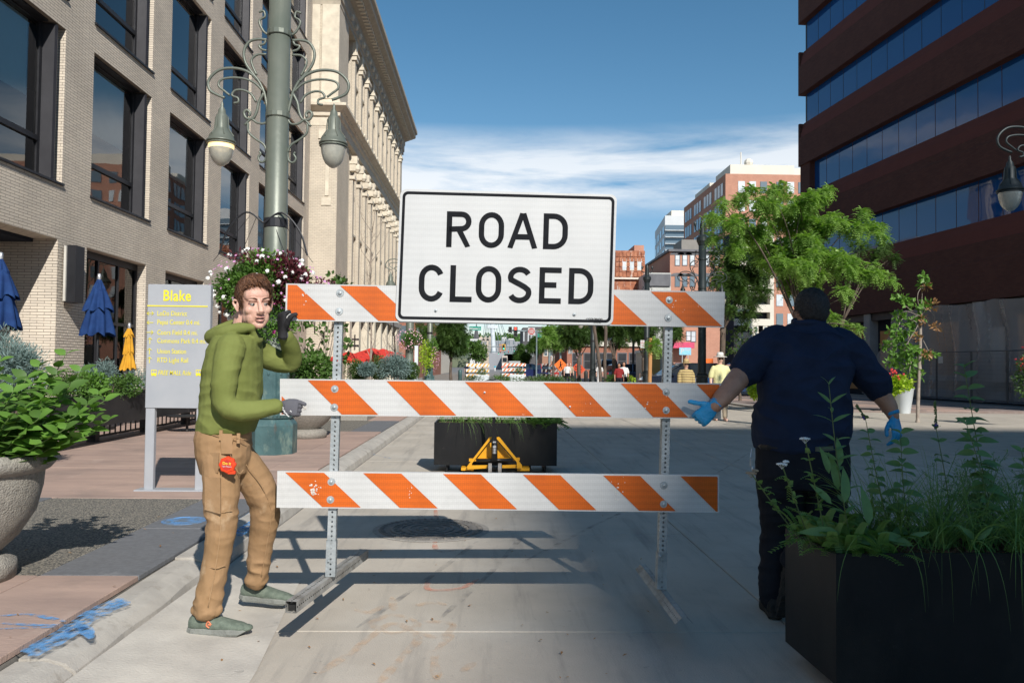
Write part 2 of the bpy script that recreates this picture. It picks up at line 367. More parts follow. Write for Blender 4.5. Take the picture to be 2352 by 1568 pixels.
curb_seg(-6, 3.6, .085, .095, .27, .27, 18, wob=.003); curb_seg(3.62, 5.35, .10, .115, .27, .24, 14, wob=.006)
y = 5.36
while y < 60:
    curb_seg(y, y+3.02, .13, .13, .235, .235, 8); y += 3.03
# worn concrete apron in the gutter
ap = MB(); nx, ny = 10, 16
for j in range(ny+1):
    for i in range(nx+1):
        Y_ = 2.2+j/ny*3.1; X_ = -1.80+i/nx*(.75*(1-.45*abs(j/ny-.45)))
        ap.v.append((X_, Y_, .05*(1-i/nx)**2+.0045+.003*mnoise.noise(Vector((X_*7,Y_*7,0)))))
for j in range(ny):
    for i in range(nx): a = j*(nx+1)+i; ap.face((a,a+1,a+nx+2,a+nx+1))
M_apron = mat('apron_concrete', (.56,.52,.455), (.42,.39,.345), 3, .92, bump=.25, bscale=80, detail=9)
ap.build('gutter_apron', M_apron, kind='structure', smooth=True)
# right pavement beyond the road (brick and granite paving)
M_rb = mat('dark_paver', (.20,.15,.13), (.26,.21,.19), 3, .85, bump=.2, bscale=50)
add_stains(M_rb, (.12,.1,.09), 2, (1,1,1), .5, .7, .5)
rp = MB().box(9.6,20,26.5,120,-.03,.06).build('right_pavement', M_rb, kind='structure')
MB().box(9.35,9.597,26.5,90,-.03,.075).build('right_curb', M_conc2, kind='structure')
for i in range(6):
    for j in range(8):
        slab(9.62+i*1.7, 9.62+(i+1)*1.7, 26.6+j*2.2, 26.6+(j+1)*2.2, .075, M_rb if (i+j)%3 else M_pink, rp, 'paving_slab')
MB().quad((9.6,-14,-.003),(60,-14,-.003),(60,26.4,-.003),(9.6,26.4,-.003)).build('cross_street', M_conc, kind='structure')
MB().quad((-60,-14,-.008),(-11.6,-14,-.008),(-11.6,12,-.008),(-60,12,-.008)).build('cross_street_west', M_conc, kind='structure')
# painted survey marks
def paint_mat(name, c, lo=.42, hi=.6, scale=18, mx_=1.0):
    m = bpy.data.materials.new(name); m.use_nodes = True; t = m.node_tree; b = t.nodes['Principled BSDF']; b.inputs['Base Color'].default_value = c+(1,); b.inputs['Roughness'].default_value = .8
    tcn = N(t, 'ShaderNodeTexCoord'); n = N(t, 'ShaderNodeTexNoise'); n.inputs['Scale'].default_value = scale; n.inputs['Detail'].default_value = 6; t.links.new(tcn.outputs['Object'], n.inputs['Vector'])
    mr = N(t, 'ShaderNodeMapRange'); mr.inputs[1].default_value = lo; mr.inputs[2].default_value = hi; mr.inputs[4].default_value = mx_; t.links.new(n.outputs['Fac'], mr.inputs[0]); t.links.new(mr.outputs[0], b.inputs['Alpha'])
    return m
M_blue = paint_mat('blue_spray', (.13,.36,.68), .36, .66, 26, .78); M_blue2 = paint_mat('faded_blue_spray', (.2,.36,.58), .46, .7, 12)
M_or = paint_mat('faded_orange_spray', (.74,.48,.28), .35, .72, 14, .36); M_pk = paint_mat('pink_spray', (.72,.30,.2), .35, .7, 12, .6); M_tar = paint_mat('tyre_smudge', (.17,.17,.175), .42, .72, 7, .45)
def stroke(pts, w, mt, z=.006, parent=None, wz=None, px=True, name='paint_mark', h=None):
    q = [G(x, y, z if h is None else h) for x, y in pts] if px else [Vector((p[0],p[1],z)) for p in pts]
    q = spline(q, 6) if len(q) > 1 else q
    m_ = MB(); pr = None
    for k, p in enumerate(q):
        t = q[min(k+1,len(q)-1)]-q[max(k-1,0)]; t.z = 0; t.normalize(); sd = Vector((-t.y,t.x,0)); ww = w*(.8+.4*mnoise.noise(p*9))
        if k in (0, len(q)-1): ww *= .4
        a = p+sd*ww/2; b = p-sd*ww/2; a.z = b.z = z; i = len(m_.v); m_.v += [tuple(a), tuple(b)]
        if pr is not None: m_.face((pr, pr+1, i+1, i))
        pr = i
    return m_.build(name, mt, parent or road)
# ------------------------------------------------------------------ the barricade
BA = R(2.0); BD = Vector((math.cos(BA), math.sin(BA), 0)); BN = Vector((math.sin(BA), -math.cos(BA), 0)); B0 = Vector((0, 4.40, 0))
def B(x, y, off=0.0):
    d = ray(x, y); o = B0 + BN*off; t = (o-CAM).dot(BN)/d.dot(BN); return CAM + d*t
def bproj(p, off): return p + BN*off
M_bwhite = mat('reflective_white', (.55,.55,.54), (.50,.50,.49), 9, .42, spec=.5, lo=.55, hi=.75)
M_borange = mat('reflective_orange', (.66,.125,.006), (.60,.11,.008), 9, .40, lo=.5, hi=.75)
def sheeting(m, amp=.35):
    # prismatic sheeting: fine honeycomb cells and faint ribs
    t = m.node_tree; b = t.nodes['Principled BSDF']; src = b.inputs['Base Color'].links[0].from_socket
    tcn = N(t, 'ShaderNodeTexCoord'); v = N(t, 'ShaderNodeTexVoronoi'); v.inputs['Scale'].default_value = 95; v.inputs['Randomness'].default_value = .15; t.links.new(tcn.outputs['Object'], v.inputs['Vector'])
    mr = N(t, 'ShaderNodeMapRange'); mr.inputs[1].default_value = 0; mr.inputs[2].default_value = .7; mr.inputs[3].default_value = 1.05; mr.inputs[4].default_value = 1-amp*.35; t.links.new(v.outputs['Distance'], mr.inputs[0])
    w = N(t, 'ShaderNodeTexWave', bands_direction='Z'); w.inputs['Scale'].default_value = 9; w.inputs['Distortion'].default_value = .4; w.inputs['Detail'].default_value = 1; t.links.new(tcn.outputs['Object'], w.inputs['Vector'])
    mr2 = N(t, 'ShaderNodeMapRange'); mr2.inputs[3].default_value = 1-amp*.13; mr2.inputs[4].default_value = 1.02; t.links.new(w.outputs['Fac'], mr2.inputs[0])
    mm = N(t, 'ShaderNodeMath', operation='MULTIPLY'); t.links.new(mr.outputs[0], mm.inputs[0]); t.links.new(mr2.outputs[0], mm.inputs[1])
    mx = N(t, 'ShaderNodeMixRGB', blend_type='MULTIPLY'); mx.inputs[0].default_value = 1; t.links.new(src, mx.inputs[1]); t.links.new(mm.outputs[0], mx.inputs[2]); t.links.new(mx.outputs[0], b.inputs['Base Color'])
def scuffs(m, c, lo=.66, hi=.72, scale=11):
    t = m.node_tree; b = t.nodes['Principled BSDF']; src = b.inputs['Base Color'].links[0].from_socket
    tcn = N(t, 'ShaderNodeTexCoord'); n = N(t, 'ShaderNodeTexNoise'); n.inputs['Scale'].default_value = scale; n.inputs['Detail'].default_value = 10; n.inputs['Roughness'].default_value = .7; t.links.new(tcn.outputs['Object'], n.inputs['Vector'])
    mr = N(t, 'ShaderNodeMapRange'); mr.inputs[1].default_value = lo; mr.inputs[2].default_value = hi; t.links.new(n.outputs['Fac'], mr.inputs[0])
    mx = N(t, 'ShaderNodeMixRGB'); t.links.new(mr.outputs[0], mx.inputs[0]); t.links.new(src, mx.inputs[1]); mx.inputs[2].default_value = c+(1,); t.links.new(mx.outputs[0], b.inputs['Base Color'])
sheeting(M_bwhite, .4); sheeting(M_borange, .8); scuffs(M_borange, (.80,.62,.5), .68, .72, 14); scuffs(M_bwhite, (.5,.49,.47), .70, .76, 8)
M_galv = mat('galvanised_steel', (.46,.49,.50), (.30,.33,.34), 16, .5, metal=.55, bump=.1, bscale=60)
M_galvd = mat('galvanised_dirty', (.42,.42,.40), (.22,.21,.19), 9, .6, metal=.35, bump=.25, bscale=50)
M_dark = mat('dark_void', (.01,.01,.01), (.012,.012,.012), 3, .9)
M_signw = mat('sign_white', (.52,.525,.52), (.49,.495,.49), 6, .45, lo=.5, hi=.8); sheeting(M_signw, .18); scuffs(M_signw, (.62,.61,.6), .69, .75, 5)
M_signk = mat('sign_black', (.007,.008,.010), (.012,.013,.016), 20, .75, spec=.12); scuffs(M_signk, (.10,.10,.10), .74, .78, 12)
M_alu = mat('aluminium', (.62,.63,.64), (.5,.5,.52), 20, .4, metal=.7)
bar = thing('road_closed_barricade', 'orange and white striped barricade with the ROAD CLOSED sign, carried by two men', 'barricade', (0,4.4,0))
def board(TL, TR, BL, BR, stripes, parent):
    p = [B(*q) for q in (TL, TR, BR, BL)]; inner = []
    brd = MB().prism([bproj(q, -.0) for q in p][::-1], -BN*.022).build('rail_board', M_bwhite, parent)
    w_ = (p[1]-p[0]); h_ = (p[3]-p[0]); m_ = MB()
    a0, a1 = .004, .996; b0, b1 = .035, .965
    def Q(u, v): return p[0]*(1-u)*(1-v)+p[1]*u*(1-v)+p[2]*u*v+p[3]*(1-u)*v + BN*.0025
    for (t0, t1, c0, c1) in stripes:   # top start/end, bottom start/end as u fractions (unclipped)
        poly = [(t0,b0),(t1,b0),(c1,b1),(c0,b1)]
        def clip(pl, k, keep_gt):
            o_ = []
            for i in range(len(pl)):
                A, C_ = pl[i], pl[(i+1)%len(pl)]; ia = (A[0] >= k) if keep_gt else (A[0] <= k); ic = (C_[0] >= k) if keep_gt else (C_[0] <= k)
                if ia: o_.append(A)
                if ia != ic: t = (k-A[0])/(C_[0]-A[0]); o_.append((k, A[1]+(C_[1]-A[1])*t))
            return o_
        poly = clip(poly, a0, True); 
        if poly: poly = clip(poly, a1, False)
        if len(poly) < 3: continue
        mm = MB(); i = len(mm.v); mm.v += [tuple(Q(*q)) for q in poly]; mm.face(list(range(len(poly)))[::-1]); mm.build('stripe', M_borange, brd)
    return brd
def stripes(x0, x1, tops, w, dx):
    L = x1-x0; return [((t-x0)/L, (t+w-x0)/L, (t+dx-x0)/L, (t+w+dx-x0)/L) for t in tops]
bt = board((657,651),(1665,670),(655,736),(1663,752), stripes(657,1665,[599,778,957,1137,1313,1490],82,88), bar)
bm = board((643,869.5),(1656,880),(643,953),(1656,961.5), stripes(643,1656,[529,705,882,1060,1240,1420,1598],82,76), bar)
bb = board((637,1081),(1652,1091),(635,1165),(1652,1177), stripes(637,1652,[655,829,1010,1193,1379,1560],86,84), bar)
# scrape marks on the rails
mm = MB()
for cx, cy, n_, sp_, q_ in ((722,1125,26,22,3.0),(1415,1125,22,40,1.6),(700,675,12,22,1.8),(940,1126,8,20,1.4),(1350,940,9,60,1.2),(1480,930,12,50,1.6),(700,935,10,8,2.0),(1560,710,8,60,1.5)):
    for k in range(n_):
        x = cx+rnd.gauss(0,sp_*.25); y = cy+rnd.gauss(0,sp_*.45 if sp_ < 30 else 14); r_ = q_*rnd.uniform(.3,1)
        if not any(a < y < b for a, b in ((655,732),(874,950),(1087,1162))): continue
        i = len(mm.v)
        for a in range(6): an = a/6*6.283; rr = r_*rnd.uniform(.6,1.4); mm.v.append(tuple(B(x+rr*math.cos(an), y+rr*math.sin(an), .0042)))
        mm.face([i+5-a for a in range(6)])
mm.build('scrape_marks', mat('bare_scrape', (.72,.68,.62), (.5,.47,.42), 30, .7), bar, kind='stuff')
# perforated posts
def perf_strip(mb, c0, c1, su, w, pitch=.0254, r=.0058, nrm=None):
    L = (c1-c0).length; ax = (c1-c0)/L; n_ = max(1, int(L/pitch)); pt = L/n_; su = Vector(su).normalized()
    for k in range(n_):
        c = c0+ax*(pt*(k+.5)); i = len(mb.v); N8 = 8
        sq = [(1,0),(1,1),(0,1),(-1,1),(-1,0),(-1,-1),(0,-1),(1,-1)]
        for (a, b) in sq: mb.v.append(tuple(c+su*(a*w/2)+ax*(b*pt/2)))
        for q in range(8):
            an = q*math.pi/4; mb.v.append(tuple(c+su*(math.cos(an)*r)+ax*(math.sin(an)*r)))
        for q in range(8): mb.face((i+q, i+(q+1)%8, i+8+(q+1)%8, i+8+q))
def perf_tube(a, b, w, parent, name, mt, fr, holes=True, sides=True):
    a = Vector(a); b = Vector(b); ax = (b-a).normalized(); fr = Vector(fr); sd = ax.cross(fr).normalized(); fr = sd.cross(ax).normalized(); h = w/2
    m_ = MB()
    for n_, s_ in ((fr, sd), (-fr, sd), (sd, fr), (-sd, fr)):
        if holes: perf_strip(m_, a+n_*h, b+n_*h, s_, w)
    o = m_.build(name, mt, parent)
    return o
post = []
for (xt, yt, xb, yb, ys) in ((781,662,760,1321,1240),(1536,682,1517.5,1350,1268)):
    pt_ = B(xt, yt, -.048); pb_ = B(xb, yb, -.048)
    po = perf_tube(pb_, pt_, .045, bar, 'post', M_galv, BN)
    ps = pb_+(pt_-pb_)*((yb-ys)/(yb-yt)); perf_tube(pb_, ps, .053, bar, 'post_sleeve', M_galv, BN)
    post.append((pb_, pt_))
def bolt(x, y, off, R_=.0215, parent=bar, nm='bolt', mt=None):
    c = B(x, y, off); m_ = MB(); u = BD; v = Vector((0,0,1))
    def ring(r, z, n=16): 
        i = len(m_.v)
        for q in range(n): a = 6.2832*q/n; m_.v.append(tuple(c+u*(r*math.cos(a))+v*(r*math.sin(a))+BN*z))
        return i
    n = 16; ids = [ring(R_, 0), ring(R_*.93, .003), ring(R_*.45, .0035), ring(R_*.40, .010), ring(.0005, .012)]
    for a, b in zip(ids[:-1], ids[1:]):
        for q in range(n): m_.face((a+q, a+(q+1)%n, b+(q+1)%n, b+q))
    return m_.build(nm, mt or M_galv, parent, smooth=False)
for x, y in ((781,673),(779,715),(769,893),(768,935),(761,1106),(759,1147),(1537,689),(1535,730),(1530,900),(1530,942),(1525,1114),(1524,1157)): bolt(x, y, .001)
for x, y in ((1309,934),(1113,901)): bolt(x, y, .0015, .006, nm='rivet', mt=M_alu)
bolt(755,1288,-.018,.008,nm='pin'); bolt(1517,1276,-.018,.011,nm='pin')
# feet
def foot(n_px, f_px, z, w, nm='foot', vee=False):
    a = G(n_px[0], n_px[1], z-w/2); b = G(f_px[0], f_px[1], z-w/2)
    a.z = b.z = z-w/2-.002
    if not vee:
        o = perf_tube(a, b, w, bar, nm, M_galvd, Vector((0,0,1)))
        m_ = MB(); d = (b-a).normalized(); s_ = d.cross(Vector((0,0,1))); 
        m_.obox(a+d*.03, d*.0005, s_*(w*.44), (0,0,w*.44)); m_.build('tube_shade_plate', M_dark, bar)  # dark plate painted in for the shade inside the hollow tube
    else:
        d = (b-a).normalized(); s_ = d.cross(Vector((0,0,1))); m_ = MB(); h = w/2; e = Vector((0,0,1))
        perf_strip(m_, a+e*h, b+e*h, s_, w*.55)
        perf_strip(m_, a+s_*(h+.002)-e*.004+e*h*.4, b+s_*(h+.002)-e*.004+e*h*.4, (s_-e*.9), w*.8); perf_strip(m_, a-s_*(h+.002)-e*.004+e*h*.4, b-s_*(h+.002)-e*.004+e*h*.4, (-s_-e*.9), w*.8)
        m_.build(nm, M_galvd, bar)
    return a, b
zl = post[0][0].z; zr = post[1][0].z
foot((668,1393),(836,1270), zl, .056); foot((1572,1428),(1476,1303), zr, .056, vee=True)
# ---- sign panel
SG = [(920,434),(1417,447.5),(1413,751),(908,738)]
sp4 = [B(x, y, .006) for x, y in SG]
def rrect(p4, inset, rad, off, n=6):
    a, b, c, d = p4; u = (b-a).normalized(); v = (d-a).normalized(); W_ = (b-a).length; H_ = (d-a).length
    o = a; pts = []
    for cx, cy, s0 in ((W_-inset-rad, inset+rad, -90), (W_-inset-rad, H_-inset-rad, 0), (inset+rad, H_-inset-rad, 90), (inset+rad, inset+rad, 180)):
        for k in range(n+1):
            an = R(s0+90*k/n); pts.append(o+u*(cx+rad*math.cos(an))+v*(cy+rad*math.sin(an))+BN*off)
    return pts
pan = MB().prism(rrect(sp4, 0, .036, 0), BN*.003).build('sign_panel', M_signw, bar)
m_ = MB(); A_ = rrect(sp4, .013, .030, .0045); C_ = rrect(sp4, .0285, .018, .0045); n_ = len(A_); m_.v += [tuple(p) for p in A_+C_]
for k in range(n_): m_.face((k, n_+k, n_+(k+1)%n_, (k+1)%n_))
m_.build('border', M_signk, pan)
def arc(cx, cy, rx, ry, a0, a1, n=12): return [(cx+rx*math.cos(R(a0+(a1-a0)*k/n)), cy+ry*math.sin(R(a0+(a1-a0)*k/n))) for k in range(n+1)]
# strokes in units: height 1 (0 bottom .. 1 top), width 0..1, stroke half width handled in pixels
T = .076   # stroke half thickness in heights
def glyph(ch, w):
    t = T; l, r_, b, tp = t, w-t, t, 1-t
    if ch == 'O': return [(arc(w/2, tp-(w/2-t)*1.12, w/2-t, (w/2-t)*1.12, 0, 180, 14)+arc(w/2, b+(w/2-t)*1.12, w/2-t, (w/2-t)*1.12, 180, 360, 14), True)]
    if ch == 'L': return [([(l,1),(l,b),(w,b)], False)]
    if ch == 'E': return [([(w,tp),(l,tp),(l,b),(w,b)], False), ([(l,.515),(w*.78,.515)], False)]
    if ch == 'D': return [([(l,b),(l,tp),(w*.42,tp)]+arc(w*.42, tp-(.58*w-t)*1.0, .58*w-t, (.58*w-t)*1.0, 90, 0, 8)[1:]+arc(w*.42, b+(.58*w-t)*1.0, .58*w-t, (.58*w-t), 0, -90, 8)+[(l,b)], True)]
    if ch == 'R': q = (tp-.52)/2; return [([(l,0),(l,tp),(w*.58,tp)]+arc(w-t-q, tp-q, q, q, 90, -90, 12)[1:]+[(l,.52-.02)], False), ([(w*.50,.5),(w-.085,0)], False)]
    if ch == 'A': return [([(.075,0),(w/2-.012,1-.0)], False), ([(w-.075,0),(w/2+.012,1-.0)], False), ([(w*.25,.33),(w*.75,.33)], False)]
    if ch == 'C': rx = w/2-t; return [(arc(w/2, tp-rx*1.12, rx, rx*1.12, 22, 180, 12)+arc(w/2, b+rx*1.12, rx, rx*1.12, 180, 338, 12), False)]
    if ch == 'S':
        rx = w/2-t; ry = (tp-b)/4; return [(arc(w/2, tp-ry, rx, ry, 24, 200, 12)+arc(w/2-rx*.0, .5+ry*.0, rx*.72, ry*.26, 200, 200, 1)[:1][:0]+[(w*.30,.585),(w*.5,.52),(w*.72,.44)]+arc(w/2, b+ry, rx, ry, 22, -158, 12), False)]
def ribbon(pts, closed, half):
    n_ = len(pts); L_, R_2 = [], []
    for k in range(n_):
        p = Vector(pts[k]+(0,)) ; a = Vector(pts[(k-1)%n_]+(0,)) if (closed or k > 0) else None; c = Vector(pts[(k+1)%n_]+(0,)) if (closed or k < n_-1) else None
        d1 = (p-a) if a is not None else (c-p); d2 = (c-p) if c is not None else (p-a)
        if d1.length < 1e-6: d1 = d2
        if d2.length < 1e-6: d2 = d1
        d1.normalize(); d2.normalize(); n1 = Vector((-d1.y,d1.x,0)); n2 = Vector((-d2.y,d2.x,0)); mt_ = (n1+n2); 
        if mt_.length < 1e-6: mt_ = n1
        mt_.normalize(); k_ = half/max(.45, mt_.dot(n1)); L_.append(p+mt_*k_); R_2.append(p-mt_*k_)
    return L_, R_2
def letter(ch, x0, x1, yt, yb, parent):
    # pixel box in sign-crop units
    h = yb-yt; w = (x1-x0)/h; m_ = MB(); lay = 0
    for pts, closed in glyph(ch, w):
        pp = [pts[0]]
        for q in pts[1:]:
            if math.hypot(q[0]-pp[-1][0], q[1]-pp[-1][1]) > 1e-4: pp.append(q)
        if closed and math.hypot(pp[0][0]-pp[-1][0], pp[0][1]-pp[-1][1]) < 1e-4: pp.pop()
        L_, R_2 = ribbon(pp, closed, T); n_ = len(pp); i = len(m_.v)
        def mp_(q, e=0):
            cx = x0 + q.x*h + (q.y-.5)*h*.030; cy = yb - q.y*h + (q.x-.35)*h*.0215
            return tuple(B(861.3+cx*.26856, 402+cy*.26856, .0105+.0004*lay))
        lo_, hi_ = (0,1)
        for q in L_+R_2:
            if ch in 'AR': q.y = max(0, min(1, q.y))
        m_.v += [mp_(q) for q in L_] + [mp_(q) for q in R_2]
        for k in range(n_ if closed else n_-1):
            j = (k+1)%n_; m_.face((i+k, i+j, i+n_+j, i+n_+k)[::-1])
        lay += 1
    return m_.build('letter', M_signk, parent)
for ch, a, b in zip('ROAD', (612,888,1135,1440), (824,1104,1393,1650)): letter(ch, a, b, 316+(a-612)*.0, 622+(a-612)*0, pan) if False else letter(ch, a, b, 312+(a-612)*.0215, 618+(a-612)*.0215, pan)
for ch, a, b in zip('CLOSED', (375,642,863,1135,1405,1657), (590,830,1080,1340,1593,1868)): letter(ch, a, b, 766+(a-375)*.0235, 1082+(a-375)*.0175, pan)
sr = (B(1400,740,.012)-B(950,728,.012)).normalized(); su = BN.cross(sr)*-1
if su.z < 0: su = -su
textobj('maker_mark', 'COLORADO', .0135, M_signk, pan, B(1368,733,.0105), sr, su, bold=.0006)
textobj('maker_mark', 'BARRICADE CO', .0095, M_signk, pan, B(1368,738,.0105), sr, su, bold=.0004)
textobj('maker_mark', '303-922-7815', .0075, M_signk, pan, B(1372,741.6,.0107), sr, su)
m_ = MB(); c = B(1349.5,735.5,.0105)
for a0, a1, r_ in ((40,320,.0075),(200,500,.005)):
    pts = [c+sr*(r_*1.2*math.cos(R(a0+(a1-a0)*k/8)))+su*(r_*math.sin(R(a0+(a1-a0)*k/8)) + (.003 if r_ > .006 else -.003)) for k in range(9)]
    for p, q in zip(pts[:-1], pts[1:]): d = (q-p).normalized(); s_ = d.cross(BN)*.0013; m_.quad(p+s_, q+s_, q-s_, p-s_)
m_.build('maker_emblem', M_signk, pan)
bolt(1001,713,.010,.009,nm='sign_bolt'); bolt(1319,722,.010,.0105,nm='sign_bolt')
# ------------------------------------------------------------------ left brick building
def thin_glass(name, tint=(.55,.62,.66), ior=1.6, boost=1.0, wav=.1):
    m = bpy.data.materials.new(name); m.use_nodes = True; t = m.node_tree; t.nodes.clear()
    o = N(t, 'ShaderNodeOutputMaterial'); mx = N(t, 'ShaderNodeMixShader'); tr = N(t, 'ShaderNodeBsdfTransparent'); gl = N(t, 'ShaderNodeBsdfGlossy'); fr = N(t, 'ShaderNodeFresnel')
    tr.inputs[0].default_value = tint+(1,); gl.inputs['Roughness'].default_value = .015; fr.inputs[0].default_value = ior
    mu = N(t, 'ShaderNodeMath', operation='MULTIPLY'); mu.inputs[1].default_value = boost; mu.use_clamp = True; t.links.new(fr.outputs[0], mu.inputs[0]); t.links.new(mu.outputs[0], mx.inputs[0])
    tcn = N(t, 'ShaderNodeTexCoord'); n = N(t, 'ShaderNodeTexNoise'); n.inputs['Scale'].default_value = .55; n.inputs['Detail'].default_value = 1; t.links.new(tcn.outputs['Object'], n.inputs['Vector'])
    bp = N(t, 'ShaderNodeBump'); bp.inputs['Strength'].default_value = wav; bp.inputs['Distance'].default_value = .05; t.links.new(n.outputs['Fac'], bp.inputs['Height']); t.links.new(bp.outputs[0], gl.inputs['Normal'])
    t.links.new(tr.outputs[0], mx.inputs[1]); t.links.new(gl.outputs[0], mx.inputs[2]); t.links.new(mx.outputs[0], o.inputs[0]); return m
M_glass = thin_glass('window_glass', (.66,.80,.86), 1.7, 1.6)
M_shade = mat('roller_blind', (.72,.80,.77), (.68,.76,.74), 3, .9)
M_int = mat('interior_dark', (.008,.014,.03), (.006,.010,.022), 1, .9)  # near-black colour stands in for the shade of unlit rooms and decks
M_brickL = brick_mat('roman_brick', (.72,.64,.53), (.64,.57,.48), (.26,.22,.18), .30, .062, .006, bump=.7, var=.18)
M_frame = mat('dark_bronze', (.028,.029,.034), (.02,.021,.025), 5, .45, metal=.3)
M_fin = mat('charcoal_metal', (.030,.030,.036), (.022,.022,.027), 3, .5, metal=.2)
XL = -9.5
Lb = thing('brick_office_building', 'cream brick building on the left with tall dark framed windows above the restaurant terrace', 'building', (XL-5,25,0))
BY0, BY1 = 4.0, 41.0
wins = [18.9+4.45*k for k in range(-2, 5)]     # near edge of each opening
WO = 3.2; ZB = [5.32+4.13*k for k in range(5)]; WH = 3.42
def wallbox(y0, y1, z0, z1): return MB().box(XL-.5, XL, y0, y1, z0, z1)
wall = MB()
zz = 4.08
for k, zb in enumerate(ZB):
    wall.box(XL-.5, XL, BY0, BY1, zz, zb)                       # spandrel band
    yy = BY0
    for w in wins:
        wall.box(XL-.5, XL, yy, w, zb, zb+WH); yy = w+WO
    wall.box(XL-.5, XL, yy, BY1, zb, zb+WH); zz = zb+WH
wall.box(XL-.5, XL, BY0, BY1, zz, zz+1.2)
# ground floor piers
gops = [(10.2,14.6),(14.75+.0,16.0),(18.8,22.0),(23.3,26.4),(27.8,30.9),(32.2,35.3)]
wall.box(XL-.5, XL, 17.55, 18.8, SW-.03, 4.08); wall.box(XL-.5, XL, 22.0, 23.3, SW-.03, 4.08); wall.box(XL-.5, XL, 26.4, 27.8, SW-.03, 4.08)
wall.box(XL-.5, XL, 30.9, 32.2, SW-.03, 4.08); wall.box(XL-.5, XL, 35.3, BY1, SW-.03, 4.08); wall.box(XL-.5, XL, BY0, 9.5, SW-.03, 4.08)
wall.box(XL-2.9, XL-.502, 17.55, 18.0, SW-.03, 4.078)              # side of the recessed entrance
wall.box(XL-12, XL-.502, BY0, BY0+.3, 0, zz+1.2); wall.box(XL-12, XL-.502, BY1-.3, BY1, 0, zz+1.2)
wall.build('wall', M_brickL, Lb)
MB().box(XL-12, XL-.503, BY0+.3, BY1-.3, zz+.9, zz+1.1).build('roof', M_ground, Lb)
MB().box(XL-3.1, XL-3.0, BY0+.3, BY1-.3, SW-.03, zz+.9).build('interior_wall', M_int, Lb)
fl = MB()
for zb in ZB: fl.box(XL-2.99, XL-.51, BY0+.31, BY1-.31, zb-.75, zb-.55)
fl.build('floor_slab', M_int, Lb)
wf0 = None
def make_window(y, z, h, blind, opn=WO, ledge=True):
    x = XL-.30; m_ = MB(); t = .075; gw = opn-.52
    # outer frame
    m_.box(x-.06,x+.03,y,y+t,z,z+h); m_.box(x-.06,x+.03,y+gw,y+gw+t+.02,z,z+h); m_.box(x-.06,x+.03,y+t,y+gw,z,z+t); m_.box(x-.06,x+.03,y+t,y+gw,z+h-t,z+h)
    m_.box(x-.05,x+.045,y+t,y+gw,z+h*.235,z+h*.235+.11)
    m_.box(x+.03,x+.20,y+.0,y+.035,z,z+h); m_.box(x+.03,x+.20,y+.035,y+gw,z+h-.04,z+h)
    w = m_.build('window', M_frame, Lb)
    MB().quad((x-.01,y+t,z+t),(x-.01,y+gw,z+t),(x-.01,y+gw,z+h*.235),(x-.01,y+t,z+h*.235)).build('pane', M_glass, w)
    MB().quad((x-.01,y+t,z+h*.235+.11),(x-.01,y+gw,z+h*.235+.11),(x-.01,y+gw,z+h-t),(x-.01,y+t,z+h-t)).build('pane', M_glass, w)
    if blind > 0:
        zb_ = z+h-t-blind*(h*.765); MB().box(x-.14,x-.13,y+t+.05,y+gw-.18,zb_,z+h-t).build('blind', M_shade, w)
    # folded metal fin at the far side of the window
    f = MB(); f.prism([(x+.03,y+gw+.10,z+.02),(x+.27,y+gw+.13,z+.02),(x+.30,y+gw+.19,z+.02),(x+.27,y+gw+.26,z+.02),(x+.03,y+gw+.30,z+.02)], (0,0,h-.06)); f.build('fin', M_fin, w)
    f = MB(); f.box(x-.06,x+.02,y+gw+t+.021,y+opn-.001,z,z+h); f.build('jamb', M_fin, w)
    s = MB(); s.box(x+.031,XL+.05,y-.03,y+opn+.03,z-.05,z-.003); s.build('sill', M_frame, w)
rb_ = random.Random(3)
blinds = {(0,2):.62,(0,1):.62,(0,3):.60,(0,4):.5,(1,2):0,(1,3):.0,(1,1):.5,(2,3):.3}
for ri, zb in enumerate(ZB[:5]):
    for ci, w in enumerate(wins):
        if ri >= 3 and ci < 3: continue
        make_window(w, zb, WH, blinds.get((ri,ci), 0 if ri == 1 else rb_.choice([0,.4,.6,.9])))
# individual bricks on the nearest pier, in register with the brick pattern of the wall
nbr = 0; rest = MB(); bme = {}
for j in range(3, 65):
    z0 = j*.062
    for face in (0, 1):
        u0, u1 = ((-10.30+17.55, -9.5+17.55) if face == 0 else (17.55-9.5, 18.8-9.5))
        k = math.floor((u0-(.15 if j%2 else 0))/.3)
        while True:
            a = k*.3+(.15 if j%2 else 0); b = a+.3; k += 1
            if a >= u1: break
            a2, b2 = max(a,u0)+.004, min(b,u1)-.004
            if b2-a2 < .03: continue
            pr = .004+.003*rnd.random(); key = (face, round(b2-a2,3), j%3)
            if face == 0: args = (a2-17.55,b2-17.55,17.55-pr,17.5495,z0+.004,z0+.058)
            else: args = (XL+.0005,XL+pr,a2+9.5,b2+9.5,z0+.004,z0+.058)
            if nbr < 300 and (face == 0 or z0 < 2.7): MB().box(*args).build('brick', M_brickL, Lb); nbr += 1
            else: rest.box(*args)
rest.build('brick_field', M_brickL, Lb, kind='stuff')
